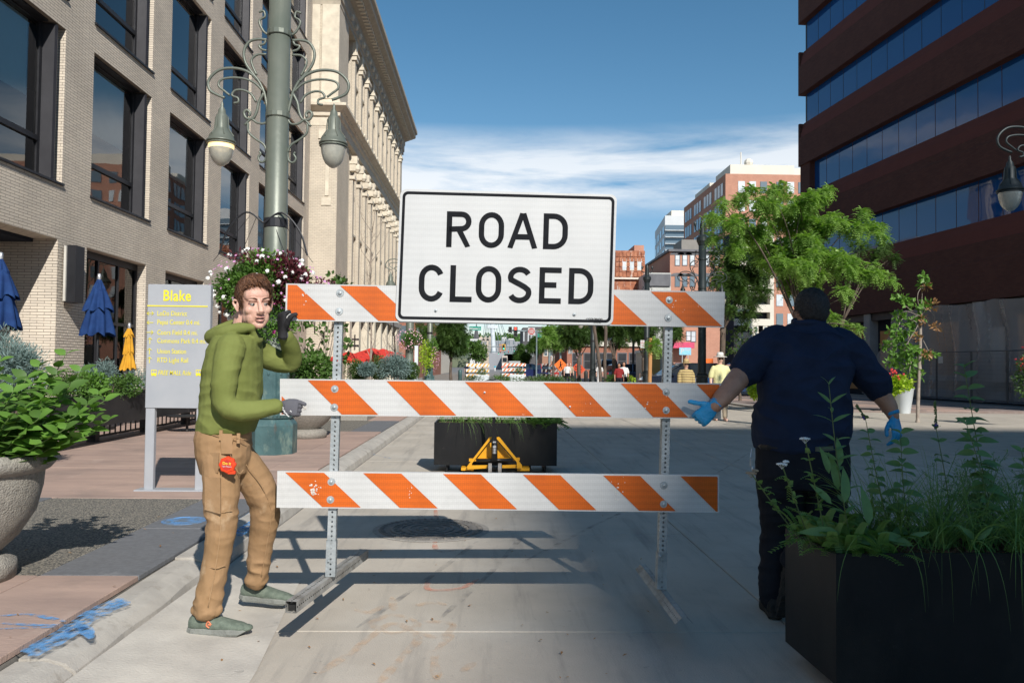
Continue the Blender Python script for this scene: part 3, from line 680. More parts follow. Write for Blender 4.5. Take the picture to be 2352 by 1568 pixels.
# shop windows at street level
M_glassd = thin_glass('shop_glass', (.30,.34,.36), 1.5, 1.1)
for a, b, lit in ((18.8,22.0,0),(23.3,26.4,0),(27.8,30.9,0),(32.2,35.3,0),(9.55,17.5,1)):
    x = XL-.28 if not lit else XL-2.2
    m_ = MB(); m_.box(x-.05,x+.05,a,a+.09,SW,4.07); m_.box(x-.05,x+.05,b-.09,b,SW,4.07); m_.box(x-.05,x+.05,a+.09,b-.09,3.9,4.07); m_.box(x-.04,x+.04,a+.09,b-.09,2.35,2.43); m_.box(x-.05,x+.05,a+.09,b-.09,SW,.5)
    n_ = 3 if not lit else 5; stp = (b-a)/n_
    for k in range(1, n_): m_.box(x-.04,x+.04,a+stp*k-.03,a+stp*k+.03,.5,2.35); m_.box(x-.04,x+.04,a+stp*k-.03,a+stp*k+.03,2.43,3.9)
    w = m_.build('shop_window', M_frame, Lb)
    for k in range(n_): MB().quad((x,a+stp*k+.03,.5),(x,a+stp*(k+1)-.03,.5),(x,a+stp*(k+1)-.03,3.9),(x,a+stp*k+.03,3.9)).build('pane', M_glassd, w)
MB().box(XL-2.99,XL-.505,9.6,17.5,4.0,4.075).build('soffit', M_int, Lb)
# wall light box on the first pier
bl = thing('wall_light_box', 'tall narrow black light box fixed to the cream brick pier beside the shop window', 'wall light', (XL+.2,18.0,3.4))
c0 = P(172,560,17.4); 
MB().box(XL+.06,XL+.30,17.75,18.12,2.72,3.98).build('housing', M_frame, bl); MB().box(XL+.062,XL+.11,17.70,17.745,2.74,3.96).build('lamp_strip', mat('pale_plastic', (.6,.58,.52), None, 3, .5), bl)
MB().box(XL+.009,XL+.058,17.85,18.0,3.1,3.6).build('bracket', M_frame, bl)
# ------------------------------------------------------------------ cream stone building
XC = -8.2
M_cream = brick_mat('cream_brick', (.62,.555,.45), (.56,.50,.41), (.40,.34,.27), .24, .085, .008, bump=.5, var=.14)
M_terra = mat('cream_terracotta', (.68,.62,.50), (.56,.50,.40), 2.5, .8, bump=.15, bscale=8)
add_stains(M_terra, (.4,.36,.3), .7, (1,1,3), .5, .75, .5)
M_cwin = mat('old_window_dark', (.05,.055,.06), (.03,.03,.035), .6, .12)
Cb = thing('cream_stone_building', 'long cream terracotta and brick building with deep cornice beyond the modern brick one', 'building', (XC-6,55,0))
CY0, CY1 = 41.6, 71.5
m_ = MB()
m_.box(XC-14, XC-1.2, CY0, CY1, 0, 21.2)                              # core
m_.box(XC-1.2, XC, CY0, CY0+2.6, 0, 21.2); m_.box(XC-1.2, XC-.1, CY1-1.8, CY1, 0, 21.2)
m_.box(XC-1.2, XC-.16, CY0+2.6, CY0+4.2, 0, 14.2)
m_.build('wall', M_cream, Cb)
nb = 10; by0 = CY0+5.0; pitch = (CY1-1.8-by0)/nb
for k in range(nb+1):
    y = by0+k*pitch
    pil = MB()
    pil.box(XC-1.2, XC-.22, y-.34, y+.34, 5.0, 13.9) if k < nb else None
    pil.box(XC-1.2, XC-.18, y-.36, y+.36, 15.3, 20.3)
    pil.box(XC-.217, XC-.02, y-.24, y+.24, 5.0, 12.2); pil.box(XC-.177, XC-.0, y-.25, y+.25, 15.3, 19.2)
    pb_ = pil.build('pilaster', M_cream, Cb)
    cp = MB(); cp.box(XC-.178, XC+.10, y-.34, y+.34, 19.2, 19.45); cp.box(XC-.178, XC+.16, y-.40, y+.40, 19.45, 19.62); cp.box(XC-.178,XC+.05,y-.3,y+.3,19.62,20.3)
    cp.build('capital', M_terra, Cb); cp = MB()
    cp.box(XC-.218, XC+.10, y-.32, y+.32, 12.2, 12.4); cp.box(XC-.218, XC+.12, y-.24, y+.24, 12.7, 13.1); cp.box(XC-.218, XC+.22, y-.28, y+.28, 13.1, 13.55); cp.ball((XC+.15,y,12.9),(.26,.26,.3),8,5); cp.ball((XC+.12,y,13.4),(.16,.26,.16),8,5)
    cp.build('capital', M_terra, Cb)
    if k < nb:
        for (z0, z1, nm) in ((5.2,8.2,'w'),(9.2,12.3,'w'),(15.6,17.4,'w'),(18.2,20.0,'w')):
            w = MB(); yy0, yy1 = y+.36, y+pitch-.36; x = XC-1.0
            w.box(x-.1,x+.12,yy0,yy0+.10,z0,z1); w.box(x-.1,x+.12,yy1-.10,yy1,z0,z1); w.box(x-.1,x+.10,yy0+.1,yy1-.1,z1-.1,z1); w.box(x-.1,x+.10,yy0+.1,yy1-.1,(z0+z1)/2-.05,(z0+z1)/2+.05); w.box(x-.1,x+.10,(yy0+yy1)/2-.05,(yy0+yy1)/2+.05,z0,(z0+z1)/2-.051)
            ww = w.build('window', M_terra, Cb); MB().quad((x,yy0+.1,z0),(x,yy1-.1,z0),(x,yy1-.1,z1-.1),(x,yy0+.1,z1-.1)).build('pane', M_cwin, ww)
            s = MB(); s.box(XC-1.19, XC-.30, yy0-.01, yy1+.01, z0-.9 if z0 > 9 else z0-.2, z0-.002); s.box(XC-1.19, XC-.16, yy0-.01, yy1+.01, z0-.12, z0-.0015); s.build('window_sill', M_terra, Cb)
def cornice(zs, prof, y0, y1, name, mt, ret=True):
    # prof: list of (out, z) going bottom to top; extruded along Y with a return on the camera side
    m_ = MB(); n_ = len(prof); rows_ = [[(XC-14, y0-o, z) for o, z in prof], [(XC+o, y0-o, z) for o, z in prof], [(XC+o, y1+o*.5, z) for o, z in prof]]
    for r_ in rows_: m_.v += r_
    for a in range(2):
        for q in range(n_-1): m_.face((a*n_+q, (a+1)*n_+q, (a+1)*n_+q+1, a*n_+q+1))
    m_.face([2*n_+q for q in range(n_)]); m_.face([n_*0+n_-1, n_+n_-1, 2*n_+n_-1]); m_.face([0, 2*n_, n_])
    return m_.build(name, mt, Cb)
cornice(0, [(-.3,13.9),(.02,13.9),(.02,14.35),(.12,14.4),(.14,14.6),(.42,14.8),(.5,14.84),(.5,14.98),(.1,15.12),(.06,15.3),(-.3,15.3)], CY0, CY1, 'string_course', M_terra)
cornice(0, [(-.3,20.3),(.03,20.3),(.03,20.55),(.1,20.6),(.1,21.1),(.16,21.2),(.16,21.5),(1.0,21.95),(1.05,22.0),(1.05,22.25),(1.2,22.35),(1.2,22.6),(-.3,22.7)], CY0, CY1, 'cornice', mat('cornice_stone', (.42,.37,.29), (.34,.30,.24), 3, .8))
dn = MB()
for k in range(62):
    y = CY0-.05+k*.482; dn.box(XC+.18, XC+.72, y, y+.24, 21.62, 21.86)
    dn.box(XC+.05, XC+.28, y, y+.2, 14.64, 14.76)
dn.build('dentil_row', M_terra, Cb, kind='stuff')
ln = MB()
for k in range(nb*2): 
    y = CY0+2.7+k*1.3; ln.ball((XC+.16,y,20.85),(.14,.2,.2),6,4); ln.ball((XC+.52,y,14.92),(.08,.14,.12),6,4)
ln.build('lion_head_row', M_terra, Cb, kind='stuff')
q_ = MB()
q_.box(XC-.9, XC-.0, CY0-.1, CY0-.002, 15.3, 20.3)
q_.box(XC-1.6, XC-1.02, CY0-.06, CY0-.003, 15.3, 20.3); q_.box(XC-1.0,XC-.35,CY0-.07,CY0-.002,13.2,13.7)
q_.box(XC-.62,XC-.42,CY0-.05,CY0-.002,10.2,12.8); q_.box(XC-.80,XC-.22,CY0-.055,CY0-.002,12.5,12.8); q_.box(XC-.8,XC-.3,CY0-.05,CY0-.002,9.7,10.1)
q_.build('quoin_panel', M_terra, Cb)
# street level arcade of the cream building
for k in range(8):
    y = CY0+4.5+k*3.2
    a_ = MB(); a_.box(XC-.8, XC+.05, y-.35, y+.35, SW, 4.6); a_.build('arcade_pier', M_terra, Cb)
    d_ = MB(); d_.box(XC-1.18, XC-1.1, y+.36, y+2.84, SW, 4.2); d_.build('shopfront', M_cwin, Cb)
MB().box(XC-.8, XC+.12, CY0+2.7, CY1, 4.61, 5.0).build('fascia', mat('grey_fascia', (.25,.24,.23), (.35,.33,.3), 2, .8), Cb)
tg = MB(); tg.box(XC+.1,XC+1.3,46.0,46.08,4.7,4.78); tg.box(XC+.1,XC+1.3,46.0,46.08,5.1,5.16); tg.box(XC+.1,XC+.16,46.0,46.08,4.3,5.4); tg.box(XC+.8,XC+.86,46.0,46.08,4.5,5.4); tg.build('sign_bracket', mat('teal_paint', (.1,.3,.28), None, 3, .6), Cb)
# more street fronts further off on the left
def far_block(name, label, x0, x1, y0, y1, h, mt, wm, nx, nz, ny=4, front=True, side='x1', wz=.5, wx=.5, cap=None, group=None, z0=0, zoff=.12):
    t = thing(name, label, 'building', ((x0+x1)/2,(y0+y1)/2,0), group=group)
    MB().box(x0,x1,y0,y1,z0,h).build('wall', mt, t)
    if cap: MB().box(x0-.3,x1+.3,y0-.3,y1+.3,h+.002,h+.5).build('roof', cap, t)
    ph = (h-z0-3)/nz
    if nx:
        pw = (x1-x0)/nx; me = None
        for i in range(nx):
            for j in range(nz):
                X = x0+pw*(i+.5); Z = z0+3+ph*(j+.5)
                if me is None:
                    mm_ = MB(); mm_.box(-pw*wx/2,pw*wx/2,-.06,.05,-ph*wz/2,ph*wz/2); me = mm_.mesh('window', wm)
                link('window', me, t, loc=(X, y0-.02, Z))
    if ny:
        pw = (y1-y0)/ny; mm_ = MB(); mm_.box(-.05,.05,-pw*wx/2,pw*wx/2,-ph*wz/2,ph*wz/2); me = mm_.mesh('window', wm)
        for i in range(ny):
            for j in range(nz):
                link('window', me, t, loc=((x1+.02) if side == 'x1' else (x0-.02), y0+pw*(i+.5), z0+3+ph*(j+.5)))
    return t
M_red = brick_mat('red_brick', (.40,.17,.115), (.34,.145,.10), (.30,.17,.13), .24, .08, .008, bump=.3, var=.15)
M_pinkb = brick_mat('salmon_brick', (.52,.26,.18), (.46,.225,.155), (.4,.25,.19), .24, .08, .008, bump=.3, var=.12)
M_pane = glass_mat('far_window_glass', (.12,.16,.19), .08, .8, 1.7)
M_panew = mat('white_blind_window', (.62,.66,.68), (.45,.5,.53), .7, .4)
M_ltc = mat('cream_render', (.68,.64,.55), (.62,.58,.5), .5, .85)
M_dkg = mat('dark_cladding', (.10,.10,.11), (.14,.14,.15), 1, .7)
far_block('warehouse_building', 'red brick warehouse seen past the left street trees', -16, -7.5, 78, 118, 15, M_red, M_pane, 3, 4, ny=8, cap=M_ltc)
far_block('warehouse_building', 'pale building partly behind the trees at the far left end of the street', -17, -8.5, 124, 170, 17, M_ltc, M_pane, 3, 5, ny=9)
# ------------------------------------------------------------------ right brick and glass building (facade slightly splayed)
C1 = Vector((20.6, 52.8, 0)); C2 = Vector((24.56, 8.0, 0)); RD = (C2-C1).normalized(); RL = (C2-C1).length; RN = Vector((RD.y, -RD.x, 0))  # unseen near end, lengthened so the building shades the right pavement
if RN.x > 0: RN = -RN
M_brickR = brick_mat('dark_red_brick', (.12,.052,.040), (.10,.042,.034), (.07,.045,.038), .24, .08, .008, bump=.5, var=.12)
M_sillR = brick_mat('smooth_red_brick', (.15,.05,.04), (.14,.048,.038), (.11,.05,.04), .24, .08, .004, bump=.2, var=.08)
M_glassR = glass_mat('blue_tower_glass', (.008,.07,.24), .012, .6, 1.5)
Rb = thing('banded_brick_building', 'dark red brick building on the right with long blue ribbon windows, in shade', 'building', (26,42,0))
def RP(u, o, z): return C1+RD*u+RN*o+Vector((0,0,z))
def rbox(mb, u0, u1, o0, o1, z0, z1):
    return mb.hexa([RP(u0,o0,z0),RP(u0,o1,z0),RP(u1,o1,z0),RP(u1,o0,z0),RP(u0,o0,z1),RP(u0,o1,z1),RP(u1,o1,z1),RP(u1,o0,z1)])
def rprof(mb, u0, u1, prof):
    n_ = len(prof); mb.v += [tuple(RP(u0,o,z)) for o, z in prof]+[tuple(RP(u1,o,z)) for o, z in prof]; i = len(mb.v)-2*n_
    for q in range(n_): mb.face((i+q, i+(q+1)%n_, i+n_+(q+1)%n_, i+n_+q))
    mb.face([i+q for q in range(n_)][::-1]); mb.face([i+n_+q for q in range(n_)])
glz = [(8.3,10.25),(13.15,15.1),(18.0,19.95),(22.9,24.85)]
bands = [(4.62,8.3),(10.25,13.15),(15.1,18.0),(19.95,22.9),(24.85,28.5)]
for z0, z1 in bands:
    m_ = MB(); rprof(m_, -.1, RL, [(-.6,z0),(0,z0),(0,z0+(z1-z0)*.5),(-.035,z0+(z1-z0)*.5+.03),(-.035,z1-1.0),(-.6,z1-1.0)]); m_.build('brick_band', M_brickR, Rb)
    m_ = MB(); rprof(m_, 0, RL, [(-.6,z1-.998),(-.06,z1-.998),(-.16,z1-.45),(-.30,z1),(-.6,z1)]); m_.build('sloped_sill', M_sillR, Rb)
m_ = MB(); rbox(m_, .0, RL, -16, -.62, 0, 28.3); m_.build('core', M_int, Rb)
m_ = MB(); rbox(m_, -.8, -.101, -16.2, -.05, 0, 13.1); rbox(m_, .0, RL-.0, -16.2,-16.01,0,28.4); m_.build('end_wall', M_brickR, Rb)
for z0, z1 in bands[1:]:
    m_ = MB(); rbox(m_, -.3, -.102, -16.2, -.05, z0, z1); m_.build('end_band', M_brickR, Rb)
pw = 1.55
for gi, (z0, z1) in enumerate(glz):
    st = 1.2 if gi < 2 else .15
    nn = int((RL-st)/pw)
    for k in range(nn):
        u = st+k*pw; m_ = MB(); e_ = rnd.uniform(-.002,.002)
        a, b, c, d = RP(u+.02,-.45+e_,z0+.0), RP(u+pw-.02,-.45-e_,z0), RP(u+pw-.02,-.45-e_,z1), RP(u+.02,-.45+e_,z1)
        m_.quad(b, a, d, c); m_.build('pane', M_glassR, Rb)
    m_ = MB()
    for k in range(nn+1): rbox(m_, st+k*pw-.012, st+k*pw+.012, -.5, -.442, z0, z1)
    rbox(m_, 0 if gi >= 2 else -.1, st-.021, -.6, -.1 if gi < 2 else -.43, z0, z1); m_.build('mullion_row', M_brickR if gi < 2 else M_frame, Rb, kind='stuff')
M_ltc_ = mat('pale_board', (.5,.48,.45), (.42,.4,.38), 1, .8); M_conG = mat('grey_column', (.30,.30,.30), (.26,.26,.26), 2, .8)
M_ply = mat('plywood', (.50,.26,.10), (.42,.21,.08), 2, .7, stretch=(1,1,.2))
for u in (3.2, 7.9, 12.6, 17.0, 21.4, 26, 31, 36, 41):
    m_ = MB(); rbox(m_, u-.3, u+.3, -.7, -.1, 0, 4.6); m_.build('column', M_conG, Rb)
for u, w in ((1.0,.9),(2.1,.7),(4.0,.9),(5.2,1.5),(6.9-.4,.6)):
    m_ = MB(); rbox(m_, u, u+w, -.6, -.55, .3, 3.9); m_.build('plywood_board', M_ply, Rb)
m_ = MB(); rbox(m_, -.05, RL, -.61, -.2, 4.2, 4.6); m_.build('soffit_beam', M_frame, Rb)
for u, w, z0, z1, mt_ in ((8.6,1.6,.3,3.6,M_ply),(10.6,1.0,.3,3.2,M_ltc_),(13.0,2.2,.3,3.8,M_ply),(17.0,1.2,1.2,3.4,M_ltc_),(19.0,1.7,.4,3.9,M_ply)):
    m_ = MB(); rbox(m_, u, u+w, -.55, -.5, z0, z1); m_.build('site_board', mt_, Rb)
m_ = MB(); rbox(m_, 11.0, 26, -.3, -.22, .95, 1.2); m_.build('white_rail', M_ltc_, Rb); m_ = MB(); rbox(m_, 11.0, 26, -.32, -.2, .02, .5); m_.build('blue_tarp', mat('blue_tarp', (.12,.16,.24), (.2,.24,.3), 2, .6), Rb)
# plastic sheeting
def sheet_mat():
    m = bpy.data.materials.new('plastic_sheet'); m.use_nodes = True; t = m.node_tree; b = t.nodes['Principled BSDF']
    b.inputs['Base Color'].default_value = (.42,.41,.41,1); b.inputs['Roughness'].default_value = .22; b.inputs['Alpha'].default_value = .5
    return m
ps = thing('plastic_sheeting', 'translucent plastic sheeting hung over the ground floor of the dark brick building', 'plastic sheet', RP(14,.2,0))
m_ = MB(); nu, nz_ = 90, 26
for j in range(nz_+1):
    for i in range(nu+1):
        t = i/nu; s = j/nz_; u0 = 8.5+2.6*s
        u = u0+(26-u0)*t; z = .12+4.5*s - .12*abs(math.sin(t*13))*s
        q = mnoise.noise(Vector((u*1.1+s*1.5, s*1.2, 3)))*.45+mnoise.noise(Vector((u*3.5+s*3.4, s*1.5, 8)))*.26+ .05*math.sin(u*5+s*4)
        m_.v.append(tuple(RP(u, .12+q*(1-s*.6)+.45*(1-s)**2, z)))
for j in range(nz_):
    for i in range(nu): a = j*(nu+1)+i; m_.face((a,a+1,a+nu+2,a+nu+1))
m_.build('sheet', sheet_mat(), ps, smooth=True)
# temporary mesh fence
fp = [P(2075,800,38), P(2128,801,37.5), P(2185,799,36.4), P(2267,794,34.2), P(2352,790,32.0), P(2440,785,30)]
tf = thing('temporary_fence', 'dark chain link construction fence standing in front of the plastic sheeting', 'fence', (fp[2].x,fp[2].y,.1))
M_fd = mat('fence_steel', (.06,.06,.065), (.09,.09,.09), 6, .5, metal=.5)
for a, b in zip(fp[:-1], fp[1:]):
    a = Vector((a.x-.7,a.y,.12)); b = Vector((b.x-.7,b.y,.12)); d = (b-a)
    m_ = MB(); H_ = 2.15
    m_.tube([a+d*.01, a+d*.01+Vector((0,0,H_))], .025, 6); m_.tube([b-d*.01, b-d*.01+Vector((0,0,H_))], .025, 6); m_.tube([a+Vector((0,0,H_)), b+Vector((0,0,H_))], .022, 6); m_.tube([a+Vector((0,0,.08)), b+Vector((0,0,.08))], .022, 6)
    m_.build('fence_panel', M_fd, tf)
    w = MB(); L = d.length; nn = int(L/.07)
    for k in range(nn): p = a+d*(k/nn); w.bar(p+Vector((0,0,.1)), p+Vector((0,0,H_-.02)), .005, .005, (1,0,0))
    for k in range(12): w.bar(a+Vector((0,0,.15+k*.17)), b+Vector((0,0,.15+k*.17)), .005, .005)
    w.build('wire_mesh', M_fd, tf, kind='stuff')
nb_ = MB(); c = P(2195,824,36.0); nb_.box(c.x-.75,c.x-.74+.0,c.y-.25,c.y+.1,c.z-.2,c.z+.1); nb_.build('notice', mat('paper', (.6,.6,.57), None, 9, .8), tf)
# ------------------------------------------------------------------ tower across the side street behind the camera: it casts the shade on the right of the road
Hs = 75.0
tw = far_block('brick_tower', 'tall red brick office tower across the side street behind the photographer', (.17+.47*Hs), 72, -140, 19.2-1.33*Hs, Hs, M_red, M_pane, 9, 17, ny=12, side='x0')
# ------------------------------------------------------------------ distant buildings on the right
def frontage(name, label, px0, px1, pyt, Yd, depth, mt, z0=0):
    a = P(px0, pyt, Yd); b = P(px1, pyt, Yd); t = thing(name, label, 'building', ((a.x+b.x)/2, Yd+depth/2, 0))
    MB().box(a.x, b.x, Yd, Yd+depth, z0, a.z).build('wall', mt, t); return t, a, b
def win_px(t, x0, x1, y0, y1, Yd, mt, fr=None, off=.05):
    a = P(x0, y1, Yd); b = P(x1, y0, Yd)
    w = MB().box(a.x-.12, b.x+.12, Yd-off, Yd+.1, a.z-.12, b.z+.12).build('window', fr or M_dkg, t)
    MB().box(a.x, b.x, Yd-off-.02, Yd-off-.003, a.z, (a.z+b.z)/2-.03).build('pane', mt, w)
    MB().box(a.x, b.x, Yd-off-.02, Yd-off-.003, (a.z+b.z)/2+.03, b.z).build('pane', mt, w)
def c7(cx, cy): return 1378+cx*.293, 315.8+cy*.293
# long salmon brick block with the cream penthouse
YD = 150; a = P(1666.6, 399, YD); XA = a.x; ZT = a.z
T1_ = thing('salmon_brick_block', 'ten storey salmon brick block with a cream penthouse above the big tree', 'building', (XA+15,YD+15,0))
MB().box(XA, XA+34, YD, YD+33, 0, ZT).build('wall', M_pinkb, T1_)
MB().box(XA+1.5, XA+14, YD+2, YD+12, ZT+.01, ZT+2.3).build('penthouse', M_ltc, T1_); MB().box(XA+14.01, XA+34, YD+2.5, YD+12, ZT+.01, ZT+1.9).build('penthouse', M_ltc, T1_)
MB().box(XA+.8, XA+4.5, YD+14, YD+26, ZT+.01, ZT+1.5).build('stair_head', M_ltc, T1_)
mm_ = MB(); mm_.box(-.64,.64,-.1,.05,-1.08,1.08); me1 = mm_.mesh('window', M_panew); mm_ = MB(); mm_.box(-.64,.64,-.1,.05,-1.08,1.08); me1b = mm_.mesh('window', M_pane)
for j in range(9):
    zc = ZT-2.5-j*3.6
    for x in (1084,1171,1258,1384,1470,1555,1640):
        p = P(c7(x+25,345)[0], 400, YD); link('window', me1 if rnd.random() < .55 else me1b, T1_, loc=(p.x, YD-.01, zc))
mm_ = MB(); mm_.box(-.1,.05,-.75,.75,-1.2,1.2); me2 = mm_.mesh('window', M_pane)
for j in range(9):
    for g in range(4):
        for k in range(3): link('window', me2, T1_, loc=(XA-.0, YD+2.2+g*8.1+k*2.1, ZT-2.6-j*3.6))
an = MB(); p = P(*c7(1105,170), YD+3); an.tube([(p.x,YD+3,ZT+2.2),(p.x,YD+3,ZT+5)], .12, 6); an.ball((p.x+1.5,YD+3,ZT+2.9),(.9,.9,.9),8,6); an.build('aerial', M_ltc, T1_)
# glass balcony tower
YD = 230; a = P(1527.5, 495, YD); b = P(1580, 495, YD); l = P(1504.6, 514, YD+28)
T2_ = thing('glass_apartment_tower', 'slim white and glass apartment tower left of the salmon brick block', 'building', (b.x,YD+10,0))
MB().hexa([(a.x,YD,0),(b.x+6,YD,0),(b.x+6,YD+28,0),(l.x,YD+28,0),(a.x,YD,a.z),(b.x+6,YD,a.z),(b.x+6,YD+28,a.z),(l.x,YD+28,a.z)]).build('wall', mat('pale_cladding', (.55,.57,.58), (.5,.52,.53), .3, .6), T2_)
MB().box(a.x+3,b.x,YD+5,YD+15,a.z+.01,a.z+2.5).build('plant_room', M_ltc, T2_)
for k in range(18):
    z = a.z-3.4-k*1.95
    MB().box(a.x+.1, b.x+5.9, YD-.2, YD-.02, z-.95, z+.6).build('window_strip', M_pane, T2_)
    m_ = MB(); m_.box(a.x-.2, b.x+6, YD-1.3, YD-.21, z-1.2, z-1.0); m_.build('balcony', M_panew, T2_)
    m_ = MB(); m_.box(a.x-.2, b.x+6, YD-1.32, YD-1.26, z-.97, z-.5); m_.build('balcony_rail', M_pane, T2_)
for k in range(4):
    for j in range(9):
        t0 = (k+.2)/4; t1 = (k+.8)/4; pa = Vector((a.x,YD,0)).lerp(Vector((l.x,YD+28,0)), t0); pb = Vector((a.x,YD,0)).lerp(Vector((l.x,YD+28,0)), t1); z = a.z-5-j*3.5; o_ = Vector((-.1,0,0))
        MB().quad(pb+o_+Vector((0,0,z)), pa+o_+Vector((0,0,z)), pa+o_+Vector((0,0,z+2.2)), pb+o_+Vector((0,0,z+2.2))).build('window', M_pane, T2_)
# mid red brick with arched windows
T3_, a, b = frontage('arched_window_building', 'three storey orange brick building with pairs of dark arched windows', 1539, 1690, 578, 120, 22, M_pinkb)
MB().box(a.x-.3, b.x+.3, 119.6, 142, a.z+.01, a.z+.35).build('parapet', M_dkg, T3_)
for cx in (607,665,723,838,920):
    for (t0, t1) in ((925,1000),(1092,1165)):
        x, y0 = c7(cx-15,t0); x1, y1 = c7(cx+15,t1); win_px(T3_, x, x1, y0, y1, 120, M_panew if t0 < 1000 else M_pane)
        if t0 < 1e9:
            pa = P((x+x1)/2, y0, 120); mm_ = MB(); mm_.lathe([(.001,0),(1.05,0)], (0,0,0), 12, cap=False); 
            ar = MB(); ar.prism([(pa.x+1.12*math.cos(R(q)), 119.93, pa.z+.1+.5*math.sin(R(q))) for q in range(0,181,20)], (0,.1,0)); ar.build('arch', M_dkg, T3_)
for cx, cy0, cy1 in ((1755,180,260),(1800,180,270)):
    x = 1148.4+cx*.24415; y0 = 717.8+cy0*.24415; y1 = 717.8+cy1*.24415; win_px(T3_, x, x+9, y0, y1, 120, M_panew)
x0, y0 = 1539, 786; a = P(1539,786,118.5); b = P(1590,800,118.5)
MB().box(a.x,b.x,117.2,119.9,b.z,a.z).build('awning', mat('pink_awning', (.62,.07,.16), (.5,.06,.12), 2, .7), T3_)
a = P(1560,798,116.5); b = P(1587,815,116.5); pk = thing('parking_sign', 'pale blue parking sign in front of the pink awning', 'sign', (a.x,116.5,b.z))
MB().box(a.x,b.x,116.4,116.5,b.z,a.z).build('panel', mat('parking_blue', (.25,.55,.70), None, 3, .6), pk); MB().box(a.x+.4,a.x+.5,116.41,116.49,0,b.z-.01).build('pole', M_galv, pk); MB().box(b.x-.5,b.x-.4,116.41,116.49,0,b.z-.01).build('pole', M_galv, pk)
textobj('lettering', 'P', 1.0, M_signw, pk, ((a.x+b.x)/2-.45,116.39,(a.z+b.z)/2), (1,0,0), (0,0,1), bold=.02); textobj('lettering', 'PARK', .36, M_signw, pk, ((a.x+b.x)/2+.35,116.39,(a.z+b.z)/2+.2), (1,0,0), (0,0,1), bold=.01)
# rooftop box
a = P(c7(640,800)[0], c7(0,800)[1], 132); b = P(c7(775,890)[0], c7(0,900)[1], 132); ph = MB().box(a.x,b.x,132,138,b.z-1,a.z).build('rooftop_box', mat('taupe', (.24,.22,.2), (.2,.19,.17), 1, .8), T3_)
# grey bay fronted building
T4_, a, b = frontage('grey_bay_building', 'low building with grey bay windows between the rusty building and the orange brick one', 1486, 1541, 626, 104, 14, mat('light_trim', (.5,.5,.47), None, 1, .8))
for cx in (387,443,497): x, y0 = c7(cx,1082); x1, y1 = c7(cx+38,1160); win_px(T4_, x, x1, y0, y1, 104, M_panew)
a2, b2 = P(1489,629,103.8), P(1540,657,103.8); MB().box(a2.x,b2.x,103.75,103.9,b2.z,a2.z).build('bay_panel', M_dkg, T4_)
# rusty tile building
M_rust = mat('rusty_tile', (.27,.095,.05), (.42,.17,.09), 1.6, .85, bump=.4, bscale=4, lo=.42, hi=.6); add_stains(M_rust, (.55,.5,.45), 1.3, (1.5,1,.4), .56, .66, .9)
T5_, a, b = frontage('rusty_tile_building', 'building covered in rusty metal tiles right beside the sign edge', 1405, 1481.5, 575, 110, 16, M_rust)
for cx in (172,234,296): x, y0 = c7(cx,957); x1, y1 = c7(cx+32,1035); win_px(T5_, x, x1, y0, y1, 110, M_panew, M_ltc)
a2, b2 = P(1405,637,109.8), P(1483,642,109.8); MB().box(a2.x,b2.x,109.6,109.95,b2.z,a2.z).build('cornice', M_ltc, T5_)
a2, b2 = P(1457,563,113), P(1479,576,113); MB().box(a2.x,b2.x,113,118,b2.z-.3,a2.z).build('chimney', M_pinkb, T5_)
tl = MB(); a2 = P(1405,578,109.9); b2 = P(1481,636,109.9)
tw_ = (b2.x-a2.x)/9; th_ = (a2.z-b2.z)/5.0
for j in range(5):
    for i in range(9):
        x = a2.x+i*tw_+(tw_*.5 if j%2 else 0)*0; z = b2.z+j*th_; 
        if i in (3,5,7) and j in (1,2): continue
        tl = MB(); tl.box(x+.05, x+tw_-.03, 109.88+rnd.uniform(-.05,.05), 109.99, z+.05, z+th_-.04); tl.build('metal_tile', M_rust, T5_)
# parking garage
T6_ = thing('parking_garage', 'cream concrete parking garage with dark open decks behind the right hand trees', 'parking garage', (28,85,0))
a = P(1692,600,82); b = P(1769,600,82)
MB().box(a.x+.1,b.x-.1,82.9,87,0,15.9).build('core', M_int, T6_)
for z0, z1 in ((5.9,6.6),(7.3,8.1),(9.0,10.2),(11.3,12.6),(14.0,16.0)): MB().box(a.x,b.x,82,82.89,z0,z1).build('deck_wall', M_ltc, T6_)
MB().box(a.x,b.x,82.1,82.88,0,5.2).build('base_wall', mat('tan_render', (.45,.38,.29), (.4,.34,.26), .8, .85), T6_); MB().box(b.x+.001,b.x+.4,82,87,0,16).build('end_wall', M_ltc, T6_)
for cx in (592,630,700): x, y0 = 1550+cx*.293, 402+1190*.293; win_px(T6_, x, x+4.5, y0, y0+26, 82.1, M_pane, M_ltc)
# yellow clapboard kiosk
T7_ = thing('yellow_clapboard_shop', 'small yellow clapboard shop with a white framed glass door under the trees', 'shop', (12.6,61,0))
a = P(1483,803,60); b = P(1521,803,60); M_yel = mat('yellow_paint', (.66,.42,.13), (.6,.38,.11), 3, .7)
MB().box(a.x,b.x,60.05,64,0,a.z-.2).build('wall', M_ltc, T7_)
for k in range(14): MB().box(b.x-1.0,b.x-.15,59.99,60.045,.3+k*.16,.3+k*.16+.145).build('clapboard', M_yel, T7_)
MB().box(a.x-.1,b.x+.1,59.8,64.1,a.z-.199,a.z).build('roof', M_panew, T7_); MB().box(a.x+.25,b.x-1.2,59.97,60.04,.05,2.15).build('door', M_cwin, T7_)
